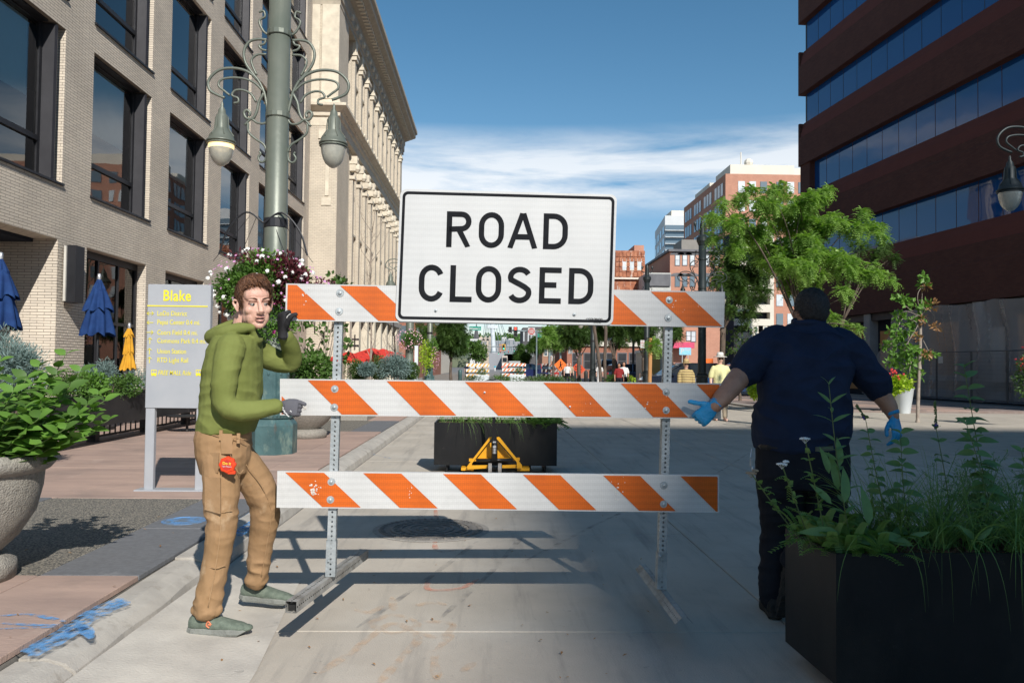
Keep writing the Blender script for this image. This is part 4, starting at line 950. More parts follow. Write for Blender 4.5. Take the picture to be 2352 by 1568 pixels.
# ------------------------------------------------------------------ people
M_skin = mat('fair_skin', (.62,.39,.30), (.58,.33,.25), 10, .5, bump=.08, bscale=160, Subsurface_Weight=.08)
M_skin2 = mat('tanned_skin', (.42,.22,.14), (.34,.17,.105), 20, .5, bump=.1, bscale=140)
M_lips = mat('lips', (.50,.24,.20), (.46,.21,.18), 40, .45)
M_mouth = mat('mouth_dark', (.06,.02,.02), None, 4, .6)
M_hair1 = mat('auburn_hair', (.17,.072,.030), (.075,.032,.016), 45, .55, bump=.7, bscale=140, stretch=(1,1,.35))
M_hair2 = mat('dark_hair', (.018,.015,.014), (.04,.035,.033), 70, .6, bump=.7, bscale=160)
M_eyew = mat('eye_white', (.26,.23,.21), None, 4, .25); M_iris = mat('iris', (.07,.06,.05), (.03,.03,.03), 60, .2)
def cloth(name, c1, c2, weave=900, rough=.85, bump=.35, sc=7):
    m = mat(name, c1, c2, sc, rough, bump=bump, bscale=14); t = m.node_tree; b = t.nodes['Principled BSDF']; b.inputs['Specular IOR Level'].default_value = .2
    return m
M_green = cloth('olive_green_knit', (.175,.20,.058), (.145,.168,.045), bump=.25)
M_khaki = cloth('khaki_canvas', (.345,.215,.115), (.27,.165,.082), bump=.3, sc=5); add_stains(M_khaki, (.60,.47,.32), 5, (1,1,.7), .6, .75, .5)
M_khd = cloth('khaki_seam', (.40,.255,.14), (.33,.205,.105))
M_navy = cloth('navy_workshirt', (.016,.026,.058), (.012,.019,.042), bump=.3)
M_black = cloth('black_trousers', (.014,.016,.022), (.010,.011,.016), bump=.3)
M_shoe = cloth('grey_green_mesh', (.15,.18,.145), (.10,.125,.10), bump=.5, sc=40); M_sole = mat('rubber_sole', (.21,.22,.20), (.15,.155,.14), 12, .7, bump=.3, bscale=60)
M_gl = cloth('grey_glove', (.11,.11,.125), (.085,.085,.10)); M_glb = cloth('black_glove', (.02,.02,.022), (.03,.03,.033)); M_nit = mat('blue_nitrile', (.02,.30,.58), (.015,.25,.50), 12, .38, bump=.5, bscale=30)
M_boot = cloth('black_boot', (.02,.02,.02), (.035,.033,.03), bump=.7, sc=30)
def loft(mb, secs, n=20, pw=2.0):
    # secs: (center, half_x_vec, half_y_vec); superellipse rings joined
    i0 = len(mb.v)
    for c, a, b in secs:
        c = Vector(c); a = Vector(a); b = Vector(b)
        for q in range(n):
            th = 2*math.pi*q/n; cs, sn = math.cos(th), math.sin(th); e = 2/pw
            mb.v.append(tuple(c+a*(math.copysign(abs(cs)**e, cs))+b*(math.copysign(abs(sn)**e, sn))))
    for k in range(len(secs)-1):
        for q in range(n): mb.face((i0+k*n+q, i0+k*n+(q+1)%n, i0+(k+1)*n+(q+1)%n, i0+(k+1)*n+q))
    mb.face([i0+n-1-q for q in range(n)]); mb.face([i0+(len(secs)-1)*n+q for q in range(n)])
def limb(mb, pts, rs, n=14, seg=5, flat=1.0):
    sp_ = spline(pts, seg); rr = []; m_ = len(pts)-1
    for k in range(len(sp_)):
        t = k/seg; i = min(int(t), m_-1); f = t-i; rr.append(rs[i]+(rs[min(i+1,m_)]-rs[i])*(f*f*(3-2*f)))
    mb.tube(sp_, rr, n, flat=flat); mb.ball(sp_[0], rs[0]*.98, 10, 8); mb.ball(sp_[-1], rs[-1]*.98, 10, 8)
def head_parts(mb, mouth=True):
    B_ = mb.ball
    B_((0,.022,.035),(.075,.094,.087),20,14); B_((0,-.022,-.030),(.062,.068,.084),18,12); B_((0,-.040,.045),(.062,.050,.045),14,10)
    B_((0,-.068,-.098),(.024,.020,.018)); B_((0,-.045,-.09),(.040,.035,.025),12,8)
    for s in (-1,1):
        B_((s*.044,-.012,-.062),(.020,.036,.030),12,8); B_((s*.038,-.057,-.024),(.026,.023,.024),12,8); B_((s*.031,-.042,-.058),(.026,.034,.040),12,8); B_((s*.027,-.0815,.0235),(.027,.012,.0085),12,8)
        B_((s*.0305,-.0695,.0105),(.018,.0150,.0070),12,8); B_((s*.0305,-.068,-.0080),(.017,.0136,.0060),12,8); B_((s*.0115,-.101,-.036),(.0095,.011,.008),8,6)
        mb.tube([(s*.079,.002,-.032),(s*.088,.010,-.012),(s*.097,.020,.012),(s*.092,.012,.026),(s*.081,-.002,.020)],[.006,.006,.006,.006,.005],8)
        B_((s*.079,.008,-.004),(.006,.016,.026),10,8)
    mb.tube([(0,-.082,.024),(0,-.092,.006),(0,-.104,-.014),(0,-.111,-.030),(0,-.103,-.040)],[.011,.010,.012,.0145,.011],10)
    B_((0,-.0895,-.0585),(.0235,.0095,.0055),12,8); B_((0,-.0865,-.0745),(.0195,.0095,.0062),12,8)
def head_face(parent, M4, open_=True, hairline=None, hairmat=None, eyes=True, cap_r=1.0, tuft=1.0):
    def tm(mb_, name, mt, smooth=True):
        me = mb_.mesh(name, mt, smooth); me.transform(M4); return link(name, me, parent)
    if eyes:
        for s in (-1,1):
            e = MB(); e.ball((s*.0305,-.0728,.0015),.0112,12,8); eo = tm(e, 'eye', M_eyew); 
            i = MB(); i.ball((s*.0305+.003,-.0808,.0018),(.0064,.0046,.0064),10,6); me = i.mesh('iris', M_iris, True); me.transform(M4); link('iris', me, eo)
            b = MB(); b.tube([(s*.012,-.0945,.026),(s*.026,-.0955,.0315),(s*.044,-.0845,.0295),(s*.050,-.078,.024)],[.0035,.0052,.0042,.0015],6,flat=.6); tm(b, 'eyebrow', hairmat)
        mo = MB(); mo.ball((0,-.0875,-.0665),(.017,.0085,.0045),12,6); tm(mo, 'mouth', M_mouth)
        l = MB(); l.tube([(-.024,-.0835,-.0645),(-.012,-.0965,-.0585),(0,-.0990,-.0600),(.012,-.0965,-.0585),(.024,-.0835,-.0645)],[.001,.0034,.0036,.0034,.001],8,flat=.8); tm(l, 'lip', M_lips)
        l = MB(); l.tube([(-.021,-.0835,-.0685),(-.010,-.0925,-.0750),(0,-.0955,-.0765),(.010,-.0925,-.0750),(.021,-.0835,-.0685)],[.001,.0036,.0044,.0036,.001],8,flat=.8); tm(l, 'lip', M_lips)
def hair_mesh(name, mt, parent, M4, thick=.016, top=.02, back=-.075, front=.078, side=.0, seed=1, strands=900, sl=.03, quiff=.012):
    h = MB(); nu, nv = 72, 40; kk = []
    def surf(th, ph):
        d = Vector((math.sin(th)*math.cos(ph), -math.cos(th)*math.cos(ph), math.sin(ph)))   # th=0 front
        c = Vector((0,.022,.035)); return c, d
    def hl(th):
        a = abs(math.atan2(math.sin(th), math.cos(th)))
        if a < .85: return front - .012*(a/.85)**2
        if a < 1.15: return front-.012+( -.015-front+.012)*smoothstep(.85,1.15,a)
        if a < 1.75: return -.015+ (.022+.015)*smoothstep(1.3,1.45,a) if a > 1.3 else -.015
        return .022+(back-.022)*smoothstep(1.75,2.4,a)
    for j in range(nv+1):
        ph = -1.25+(math.pi/2+1.25)*j/nv
        for i in range(nu):
            th = 2*math.pi*i/nu; c, d = surf(th, ph)
            p = Vector((.0765*d.x, .0955*d.y, .0885*d.z))+c
            if p.z < -.02: p.y = c.y+(p.y-c.y)*1.0
            k = smoothstep(hl(th)-.006, hl(th)+.014, p.z); tk = (thick+top*max(0,d.z)**1.5+quiff*max(0,-d.y)*max(0,d.z)*2)
            nz = mnoise.noise(Vector((d.x*9, d.y*9, d.z*4+seed)))*.30+mnoise.noise(Vector((d.x*26, d.y*26, d.z*9+seed)))*.18
            p += d*(tk*k*(1+nz) - (1-k)*.014); h.v.append(tuple(p)); kk.append(k)
    for j in range(nv):
        for i in range(nu):
            f4 = (j*nu+i, j*nu+(i+1)%nu, (j+1)*nu+(i+1)%nu, (j+1)*nu+i)
            if max(kk[q] for q in f4) > .01: h.face(f4)
    r2 = random.Random(seed)
    base = list(h.v)
    for k in range(strands):
        j = r2.randint(12, nv-1); i = r2.randint(0, nu-1); p = Vector(base[j*nu+i]); c, d = surf(2*math.pi*i/nu, 0); d = (p-c).normalized()
        th = 2*math.pi*i/nu
        if p.z < hl(th)+.008: continue
        t = Vector((r2.gauss(.25,.3), r2.gauss(-.5,.3), -.35-max(0,-d.z)*.5)); t = (t-d*t.dot(d)*.8).normalized(); s = d.cross(t).normalized()*.0013; L = sl*r2.uniform(.5,1.1)
        a = p-d*.002; b = p+t*L*.5+d*.003; e = p+t*L+d*r2.uniform(-.004,.004); i0 = len(h.v); h.v += [tuple(a-s),tuple(a+s),tuple(b+s),tuple(b-s),tuple(e)]; h.face((i0,i0+1,i0+2,i0+3)); h.face((i0+3,i0+2,i0+4))
    me = h.mesh(name, mt, True); me.transform(M4); return link(name, me, parent)
def head_matrix(center, yaw, pitch=0, roll=0, s=1.0):
    return Matrix.Translation(center) @ Matrix.Rotation(yaw,4,'Z') @ Matrix.Rotation(pitch,4,'X') @ Matrix.Rotation(roll,4,'Y') @ Matrix.Scale(s,4)
def add_to(mb, src, M4):
    i = len(mb.v); mb.v += [tuple(M4 @ Vector(v)) for v in src.v]
    for f in src.f: mb.face([i+q for q in f])
def hand(wrist, fdir, back, side, curl=.5, s=1.0, thumb=None, spread=.06, curls=None, trad=.0105):
    """wrist point, finger direction, back-of-hand normal, side = +1 when the thumb lies along fdir x back"""
    f = Vector(fdir).normalized(); b = Vector(back); b = (b-f*b.dot(f)).normalized(); x = f.cross(b)*side; W = Vector(wrist); mb = MB()
    def pt(u, v, w): return W+f*(u*s)+x*(v*s)+b*(w*s)
    loft(mb, [(pt(-.02,0,0), x*.028*s, b*.021*s), (pt(.015,.0,0), x*.030*s, b*.019*s), (pt(.05,.0,.001), x*.041*s, b*.0165*s), (pt(.09,0,.002), x*.043*s, b*.0145*s), (pt(.104,0,0), x*.036*s, b*.011*s)], 14, 2.4)
    cl = curls or [curl]*4
    for k, (v, L) in enumerate(((.031,.076),(.0105,.084),(-.0105,.079),(-.031,.062))):
        a = 0.0; p = pt(.092, v, .002); pts = [pt(.06,v*.9,0), p]; rs = [.0095*s, .0102*s]; sp_ = (v/.031)*spread
        for q, fr in enumerate((.42,.33,.25)):
            a += cl[k]*(1.15 if q == 0 else 1.5 if q == 1 else .9)
            d = f*math.cos(a)-b*math.sin(a)+x*sp_; p = p+d.normalized()*(L*fr*s); pts.append(p); rs.append((.0098,.0088,.0078)[q]*s)
        mb.tube(spline(pts,3), [rs[min(len(rs)-1, int(i/3))] for i in range(len(spline(pts,3)))], 10); mb.ball(pts[-1], rs[-1]); 
        for q, r_ in zip(pts[1:4], rs[1:4]): mb.ball(q, r_*1.08, 8, 6)
    th = thumb or [(.02,.022,-.004),(.045,.048,-.014),(.072,.062,-.022),(.096,.066,-.028)]
    tp = [pt(*q) for q in th]; mb.tube(spline(tp,3), [.0150*s]*3+[.0125*s]*3+[.0108*s]*4, 10); mb.ball(tp[-1], trad*s, 8, 6)
    return mb
def wrinkle(amp, fz=6.0, seed=0, fine=.35, dirv=None):
    def f(co, n):
        w = mnoise.noise(Vector((co.x*fz*.6+seed, co.y*fz*.6, co.z*fz*1.5)))
        w2 = mnoise.noise(Vector((co.x*fz*1.2+seed+co.z*fz*.9, co.y*fz*1.4, co.z*fz*2.8)))
        r_ = (1-abs(w2)*2.4)
        return co+n*(amp*(w*.9+fine*r_))
    return f
def folds(amp, marks, fz=14, seed=0, base=.25):
    # creases gathered at given heights: marks = [(z, halfwidth, strength)]
    def f(co, n):
        k = base
        for z, h, s_ in marks: k += s_*math.exp(-((co.z-z)/h)**2)
        q = Vector((co.x*fz*.7+co.z*fz*.8+seed, co.y*fz*.7, co.z*fz*1.3-co.x*fz*.5)); w = 1-2.6*abs(mnoise.noise(q)); w2 = mnoise.noise(Vector((co.x*4+seed, co.y*4, co.z*3)))
        return co+n*(amp*k*w+.005*w2)
    return f
# ================= man on the left
m1 = thing('person', 'young man in an olive green hoodie and khaki trousers holding the left end', 'person', (-1.4,4.4,0))
YT = 4.32
def p1(x, y, dy=0): return P(x, y, YT+dy)
hx = Vector((1,0,0)); s1 = F/YT
body = MB(); hd = MB(); head_parts(hd)
HM1 = head_matrix(p1(584,700,-.02), R(33), R(3), R(-4), 1.09) @ Matrix.Diagonal((1,1,1.02,1))
add_to(body, hd, HM1)
limb(body, [p1(562,728,.03), p1(556,762,.03), p1(548,800,.03)], [.055,.056,.075])
loft(body, [(p1(545,785), hx*.11, (0,.15,0)), (p1(540,850), hx*.11, (0,.14,0)), (p1(535,960), hx*.10,(0,.12,0)), (p1(520,1040), hx*.11,(0,.13,0))])
limb(body, [p1(532,795,-.16), p1(520,850,-.20), p1(514,922,-.22), p1(560,944,-.20), p1(632,934,-.13)], [.045,.042,.036,.034,.028]); limb(body, [p1(575,798,.16), p1(615,820,.21), p1(667,835,.24), p1(668,800,.17), p1(659,766,.11)], [.045,.042,.036,.034,.028])
limb(body, [p1(507,1050,-.07), p1(507,1215,-.10), p1(474,1398,-.13)], [.08,.052,.038]); limb(body, [p1(545,1055,.07), p1(590,1110,.13), p1(609,1175,.19), p1(598,1255,.25), p1(588,1334,.30)], [.08,.065,.052,.045,.038])
bo = link('body', voxel(body, .0036, M_skin, 3), m1)
# lips, sockets etc.
head_face(m1, HM1, hairmat=M_hair1)
hair_mesh('hair', M_hair1, m1, HM1, .007, .012, -.07, .080, seed=4, strands=3600, sl=.034, quiff=.024)
# hoodie
sh = MB()
loft(sh, [(p1(549,764,.01), hx*.085, (0,.085,0)), (p1(546,778,.0), hx*.118,(0,.16,0)), (p1(541,800), hx*.128,(0,.20,0)), (p1(535,850), hx*.148,(0,.19,0)), (p1(532,900), hx*.155,(0,.172,0)), (p1(529,950), hx*.153,(0,.165,0)), (p1(521,975), hx*.148,(0,.165,0)), (p1(519,992), hx*.142,(0,.16,0))], 24, 2.3)
limb(sh, [p1(532,795,-.16), p1(520,850,-.20), p1(514,922,-.22), p1(560,944,-.20), p1(632,934,-.13)], [.072,.065,.056,.050,.040], 16)
limb(sh, [p1(575,798,.16), p1(615,820,.21), p1(667,835,.24), p1(668,800,.17), p1(656,772,.10)], [.074,.066,.056,.052,.042], 16)
# hood lying behind the neck
for k in range(9):
    t = k/8; a = R(-60+300*t); 
hp = [p1(578,752,-.080), p1(550,754,-.105), p1(515,764,-.09), p1(489,774,0), p1(505,762,.10), p1(545,744,.115), p1(583,754,.085)]
limb(sh, hp, [.022,.032,.040,.044,.040,.032,.022], 12); limb(sh, [p1(505,778,-.03), p1(520,785,0), p1(505,778,.05)], [.045,.05,.045])
limb(sh, [p1(583,762,.085), p1(597,776,.03), p1(592,783,-.04), p1(578,758,-.075)], [.014,.014,.014,.016], 10)
link('hoodie', voxel(sh, .006, M_green, 3, func=folds(.0062, [(1.20,.14,.8),(1.04,.06,.6),(1.45,.08,.3)], 9, 2, .25)), m1)
# trousers
tr = MB()
loft(tr, [(p1(514,985,.0), hx*.138,(0,.150,0)), (p1(513,1010), hx*.142,(0,.158,0)), (p1(514,1045), hx*.140,(0,.158,0)), (p1(518,1085,.02), hx*.122,(0,.155,0))], 22, 2.3)
limb(tr, [p1(507,1050,-.07), p1(508,1120,-.10), p1(507,1215,-.10), p1(492,1310,-.11), p1(474,1398,-.13)], [.102,.091,.074,.068,.064], 18)
limb(tr, [p1(545,1055,.07), p1(590,1110,.13), p1(609,1175,.19), p1(598,1255,.25), p1(588,1334,.30)], [.102,.092,.074,.067,.062], 18)
limb(tr, [p1(500,1400,-.13),p1(472,1412,-.13),p1(450,1400,-.13)],[.025,.03,.025],10)
link('trousers', voxel(tr, .006, M_khaki, 3, func=folds(.0075, [(.20,.12,1.2),(.62,.12,.9),(1.0,.06,.5)], 11, 5, .15)), m1)
def seam(pts, dys, w=.0022, mt=M_khd, name='seam'):
    q = [P(x, y, YT+d) for (x, y), d in zip(pts, dys)]; m_ = MB(); m_.tube(spline(q,5), w, 5); return m_.build(name, mt, m1, smooth=True)
for (x, y, dy) in ((470,990,-.10),(508,993,-.165),(548,1000,-.135)): MB().obox(p1(x, y+6, dy), (.008,0,0), (0,.006,0), (0,0,.026)).build('belt_loop', M_khd, m1)
pk = MB(); 
pk.hexa([p1(508,1042,-.172),p1(534,1042,-.172),p1(534,1042,-.16),p1(508,1042,-.16),p1(506,995,-.174),p1(533,996,-.174),p1(533,996,-.16),p1(506,995,-.16)]) ; pk.build('pocket', M_khaki, m1)
pt_ = MB(); c = [p1(460,1038,-.13),p1(503,1040,-.188),p1(500,1086,-.192),p1(466,1080,-.15)]; pt_.prism(c, Vector((0,.008,0))); pt_.build('pocket', M_khaki, m1)
c = [p1(470,1095,-.185),p1(506,1098,-.218),p1(506,1180,-.212),p1(470,1170,-.185)]; pt_ = MB(); pt_.prism(c, Vector((0,.012,0))); pt_.build('pocket', M_khaki, m1)
lb = MB(); lb.obox(p1(456,1024,-.103), (.010,-.004,0), (0,.002,0), (0,0,.013)); lb.build('label_patch', mat('label_cloth', (.55,.55,.55), (.4,.3,.2), 60, .8), m1)
for pts, dy in (([(509,1050),(508,1120),(506,1215),(494,1310),(478,1392)], (-.176,-.195,-.178,-.182,-.197)), ([(560,1060),(597,1110),(622,1172),(612,1255),(600,1325)], (-.035,.036,.117,.182,.238)), ([(536,1000),(530,1045),(548,1085),(560,1078)], (-.152,-.16,-.13,-.10)), ([(468,1300),(494,1304),(518,1298)], (-.145,-.184,-.15)), ([(470,1170),(505,1176),(534,1172)], (-.14,-.186,-.16)), ([(455,994),(500,1000),(548,1006),(568,1010)], (-.10,-.165,-.14,-.10))):
    seam(pts, [d-.003 for d in dy])
pt_ = MB()
for (x, y, dx, dz) in ((490,1300,7,3),(545,1120,5,2),(515,1240,4,6),(600,1200,3,5)): pass
# shoes
def shoe(ankle, toe_dir, L, parent, mt, ms, z=0.0, tilt=0, name='shoe', w=.047):
    d = Vector(toe_dir); d.z = 0; d.normalize(); sd = Vector((-d.y,d.x,0)); o = Vector(ankle); o.z = z
    def q(u, v, h): 
        p = o+d*(u*L)+sd*v; p.z = z+h+u*L*math.tan(tilt); return p
    up_ = MB()
    loft(up_, [(q(-.28,0,.055), Vector((0,0,.030)), sd*.030), (q(-.20,0,.065), Vector((0,0,.050)), sd*.040), (q(-.05,0,.070), Vector((0,0,.052)), sd*.043), (q(.15,0,.056), Vector((0,0,.040)), sd*.045), (q(.38,0,.046), Vector((0,0,.030)), sd*(w)), (q(.58,0,.040), Vector((0,0,.022)), sd*(w*.9)), (q(.69,0,.036), Vector((0,0,.014)), sd*(w*.55))], 16, 2.2)
    up_.ball(q(-.08,0,.11), (.040,.040,.045), 12, 8); up_.ball(q(.66,0,.036),(.035,.035,.018),10,6)
    s = link(name, voxel(up_, .0045, mt, 2), parent)
    so_ = MB(); pts = []
    for u, v in ((-.32,.0),(-.30,.022),(-.22,.038),(-.02,.036),(.15,.037),(.38,w+.002),(.56,w*.88),(.68,w*.5),(.715,0)): pts.append((u, v))
    full = pts+[(u,-v) for u, v in pts[::-1][1:-1]]
    m_ = MB(); n_ = len(full); 
    for hh, sc in ((0.002,.97),(.012,1.03),(.030,1.0),(.036,.96)):
        m_.v += [tuple(q(u*sc, v*sc, hh+(.018 if u > .6 else .006 if u < -.25 else 0)*(1 if hh < .02 else .6))) for u, v in full]
    for a in range(3):
        for k in range(n_): m_.face((a*n_+k, a*n_+(k+1)%n_, (a+1)*n_+(k+1)%n_, (a+1)*n_+k))
    m_.face([n_-1-k for k in range(n_)]); m_.face([3*n_+k for k in range(n_)]); so = m_.build('sole', ms, s, smooth=False)
    return s, q
s_a, qa = shoe(p1(476,1400,-.10), (1,-.05,0), .315, m1, M_shoe, M_sole, z=.012)
s_b, qb = shoe(p1(590,1345,.36), (1,-.06,0), .31, m1, M_shoe, M_sole, z=.045, tilt=R(-4))
for q in (qa, qb):
    m_ = MB()
    for k in range(5): u = .06+k*.055; m_.tube([q(u,-.028,.088-k*.006), q(u+.02,0,.108-k*.009), q(u,.028,.088-k*.006)], .0028, 5)
    m_.tube([q(.02,-.012,.118), q(-.0,-.04,.09), q(.05,-.045,.075)], .0025, 5); m_.build('laces', mat('dark_laces', (.03,.035,.03), None, 4, .8), s_a if q is qa else s_b)
em = MB(); em.tube(spline([qa(.13,-.047,.062), qa(.08,-.047,.078), qa(.05,-.047,.058), qa(.10,-.048,.046)],5), .0035, 6); em.tube(spline([qa(.12,-.048,.056), qa(.09,-.048,.066), qa(.08,-.048,.056)],5), .0025, 6); em.build('shoe_emblem', mat('orange_emblem', (.7,.22,.10), None, 5, .6), s_a)
# gloves
g1 = hand(p1(638,933,-.10), Vector((1,.12,-.10)), Vector((.10,-1,.15)), -1, s=1.0, curls=[.70,.72,.75,.8], thumb=[(.03,.022,-.004),(.065,.036,-.006),(.10,.036,-.008),(.135,.026,-.006)])
link('glove', voxel(g1, .0032, M_gl, 1), m1)
cf = MB(); limb(cf, [p1(626,934,-.115), p1(642,934,-.105)], [.036,.034]); link('glove_cuff', voxel(cf, .005, M_gl, 1), m1)
gp = MB()
for (x, y, dx) in ((652,942,6),(656,948,8),(661,954,7),(668,944,4),(650,936,4)): gp.obox(p1(x, y, -.135), (dx*.0011,0,-dx*.0008), (0,.001,0), (.0012,0,.002))
gp.build('glove_print', mat('white_print', (.6,.6,.6), None, 5, .7), m1)
g2 = hand(p1(649,768,.06), Vector((-.04,-.02,1)), Vector((-.80,-.60,-.1)), 1, s=1.12, curls=[.85,.9,.9,.95], thumb=[(.03,.020,-.006),(.065,.052,-.010),(.088,.070,-.020),(.094,.076,-.038)])
link('glove', voxel(g2, .0032, M_glb, 1), m1)
cf = MB(); limb(cf, [p1(657,777,.10), p1(653,770,.08)], [.033,.031]); link('glove_cuff', voxel(cf, .005, M_gl, 1), m1)
# tape measure clipped to the pocket
tm = thing('tape_measure', 'bright orange tape measure clipped to the pocket of the khaki trousers', 'tape measure', p1(525,1065,-.21))
M_tape = mat('orange_plastic', (.78,.06,.012), (.7,.05,.01), 8, .35)
def disc(c, prof, n, mt, name, par, nrm=Vector((0,-1,0))):
    m_ = MB(); u = Vector((1,0,0)); v = Vector((0,0,1)); ids = []
    for r_, z in prof:
        i = len(m_.v); ids.append(i)
        for q in range(n):
            a = 2*math.pi*q/n+.39; rr = r_*(1+.06*math.cos(a*8)); m_.v.append(tuple(c+u*(rr*math.cos(a))+v*(rr*math.sin(a))+nrm*z))
    for a, b in zip(ids[:-1], ids[1:]):
        for q in range(n): m_.face((a+q, a+(q+1)%n, b+(q+1)%n, b+q))
    m_.face([ids[-1]+q for q in range(n)]); m_.face([ids[0]+n-1-q for q in range(n)]); return m_.build(name, mt, par)
tc_ = p1(525,1066,-.200)
disc(tc_, [(.034,0),(.041,.004),(.041,.022),(.036,.027),(.030,.028)], 32, M_tape, 'case', tm); disc(tc_+Vector((0,-.0282,0)), [(.026,0),(.026,.001)], 24, mat('red_label', (.5,.03,.02), None, 6, .5), 'sticker', tm)
m_ = MB(); m_.obox(tc_+Vector((.022,-.012,-.038)), (.018,0,0), (0,.010,0), (0,0,.008)); m_.build('tape_mouth', M_tape, tm)
textobj('lettering', 'Do it', .020, mat('yellow_print', (.8,.6,.05), None, 5, .6), tm, tc_+Vector((0,-.0296,.008)), (1,0,-.05), (0,0,1), bold=.0006)
textobj('lettering', 'Tape Measure', .0085, mat('white_print', (.6,.6,.6), None, 5, .7), tm, tc_+Vector((0,-.0296,-.007)), (1,0,-.05), (0,0,1), bold=.0002)
# ================= man on the right, seen from behind
m2 = thing('person', 'stocky dark haired man in a navy work shirt and blue gloves seen from behind', 'person', (1.75,4.7,0))
Y2 = 4.62
def p2(x, y, dy=0): return P(x, y, Y2+dy)
HM2 = head_matrix(p2(1860,722,.03), R(176), R(-16), 0, 1.10)
b2 = MB(); hd = MB(); head_parts(hd); add_to(b2, hd, HM2)
limb(b2, [p2(1859,722,.01), p2(1857,755,-.01), p2(1853,790,0)], [.072,.074,.09])
loft(b2, [(p2(1853,800), hx*.16,(0,.10,0)), (p2(1845,900), hx*.17,(0,.12,0)), (p2(1840,1010), hx*.17,(0,.13,0))])
limb(b2, [p2(1745,805,0), p2(1712,850,-.03), p2(1690,876,-.10), p2(1662,910,-.20), p2(1642,933,-.27)], [.072,.066,.062,.052,.037], 16)
limb(b2, [p2(1965,815,0), p2(2005,870,0), p2(2020,900,-.01), p2(2040,930,-.03), p2(2052,955,-.05)], [.07,.064,.058,.048,.034], 16)
link('body', voxel(b2, .0046, M_skin2, 2), m2)
hair_mesh('hair', M_hair2, m2, HM2, .009, .013, -.038, .075, seed=9, strands=2200, sl=.016, quiff=.0)
s2 = MB()
loft(s2, [(p2(1857,742,-.01), hx*.088,(0,.082,0)), (p2(1856,752,0), hx*.135,(0,.10,0)), (p2(1852,775), hx*.215,(0,.125,0)), (p2(1850,805), hx*.262,(0,.145,0)), (p2(1850,845), hx*.270,(0,.165,0)), (p2(1848,900), hx*.262,(0,.175,0)), (p2(1842,950), hx*.272,(0,.185,0)), (p2(1840,1000), hx*.275,(0,.19,0)), (p2(1834,1030,.0), hx*.245,(0,.185,0))], 28, 2.4)
s2.ball(p2(1815,1030,-.03), (.16,.15,.045), 14, 8)
limb(s2, [p2(1785,785,0), p2(1745,815,-.01), p2(1720,845,-.03), p2(1706,858,-.04)], [.098,.100,.092,.086], 18)
limb(s2, [p2(1925,790,0), p2(1968,825,0), p2(2000,865,.0), p2(2016,888,-.01)], [.098,.100,.088,.082], 18)
cr_ = [p2(1857+34*math.sin(a), 738+3*math.cos(a), -.01-.085*math.cos(a)) for a in [k*2*math.pi/12 for k in range(13)]]; s2.tube(cr_, .013, 8)
link('work_shirt', voxel(s2, .0065, M_navy, 3, func=folds(.012, [(1.15,.2,.6),(1.5,.15,.5)], 7, 11, .5)), m2)
ym = MB(); ym.tube(spline([p2(1778,768,-.115), p2(1815,757,-.145), p2(1857,766,-.16), p2(1905,762,-.14), p2(1940,776,-.11)],6), .0032, 5); ym.build('yoke_seam', M_navy, m2)
t2 = MB()
loft(t2, [(p2(1842,1005), hx*.258,(0,.175,0)), (p2(1843,1045), hx*.262,(0,.185,0)), (p2(1843,1090), hx*.262,(0,.185,0)), (p2(1843,1115), hx*.24,(0,.17,0))], 24, 2.4)
limb(t2, [p2(1795,1095,0), p2(1796,1160,.02), p2(1786,1225,.06), p2(1782,1290,.02), p2(1778,1372,-.02)], [.142,.124,.098,.088,.080], 18)
limb(t2, [p2(1893,1095,0), p2(1892,1170,.02), p2(1860,1240,.02), p2(1826,1290,-.20)], [.142,.124,.10,.080], 18)
link('trousers', voxel(t2, .0065, M_black, 3, func=folds(.0085, [(.25,.16,1.0),(.62,.15,.8)], 9, 15, .3)), m2)
bl_ = MB(); bl_.tube([p2(1843+97*math.sin(a), 1024+5*math.cos(a), -.165*math.cos(a)) for a in [k*2*math.pi/20 for k in range(21)]], .016, 6); bl_.build('belt', mat('black_leather', (.012,.011,.01), None, 9, .45), m2)
ky = MB(); ky.tube([p2(1727,1030,-.05),p2(1724,1050,-.06)], .004, 6); ky.obox(p2(1725,1062,-.06), (.005,0,0),(0,.004,0),(0,0,.02)); ky.ball(p2(1729,1075,-.06),(.008,.006,.014)); ky.build('key_ring', M_alu, m2)
shoe(p2(1775,1375,-.03), (.15,1,0), .31, m2, M_boot, M_boot, z=.0, name='boot', w=.052)
# raised trailing boot, sole towards the camera
rb = MB(); a_ = p2(1822,1300,-.22); toe = p2(1802,1408,-.20); dd = (toe-a_)
loft(rb, [(a_-dd*.12, Vector((.045,0,.01)), Vector((0,.045,0))), (a_+dd*.12, Vector((.058,0,.015)), Vector((0,.05,0))), (a_+dd*.45, Vector((.05,0,.012)), Vector((0,.046,0))), (a_+dd*.8, Vector((.058,0,.012)), Vector((0,.042,0))), (a_+dd*1.05, Vector((.04,0,.01)), Vector((0,.028,0)))], 16, 2.4)
rb.ball(a_-dd*.1, .052); bt_ = link('boot', voxel(rb, .005, M_boot, 2, func=wrinkle(.004,20,3,.6)), m2)
sl_ = MB()
for k in range(9):
    c = a_+dd*(-.05+k*.125)+Vector((-.006,-.056+.006*abs(k-3),0)); w = .050 if k not in (3,4) else .036
    sl_.obox(c, Vector((w,0,.010)), Vector((0,.007,0)), dd.normalized()*.0075)
    sl_.obox(c+Vector((0,.009,0))+dd.normalized()*.008, Vector((w*.96,0,.01)), Vector((0,.006,0)), dd.normalized()*.012)
sl_.build('boot_tread', M_boot, bt_, kind='stuff')
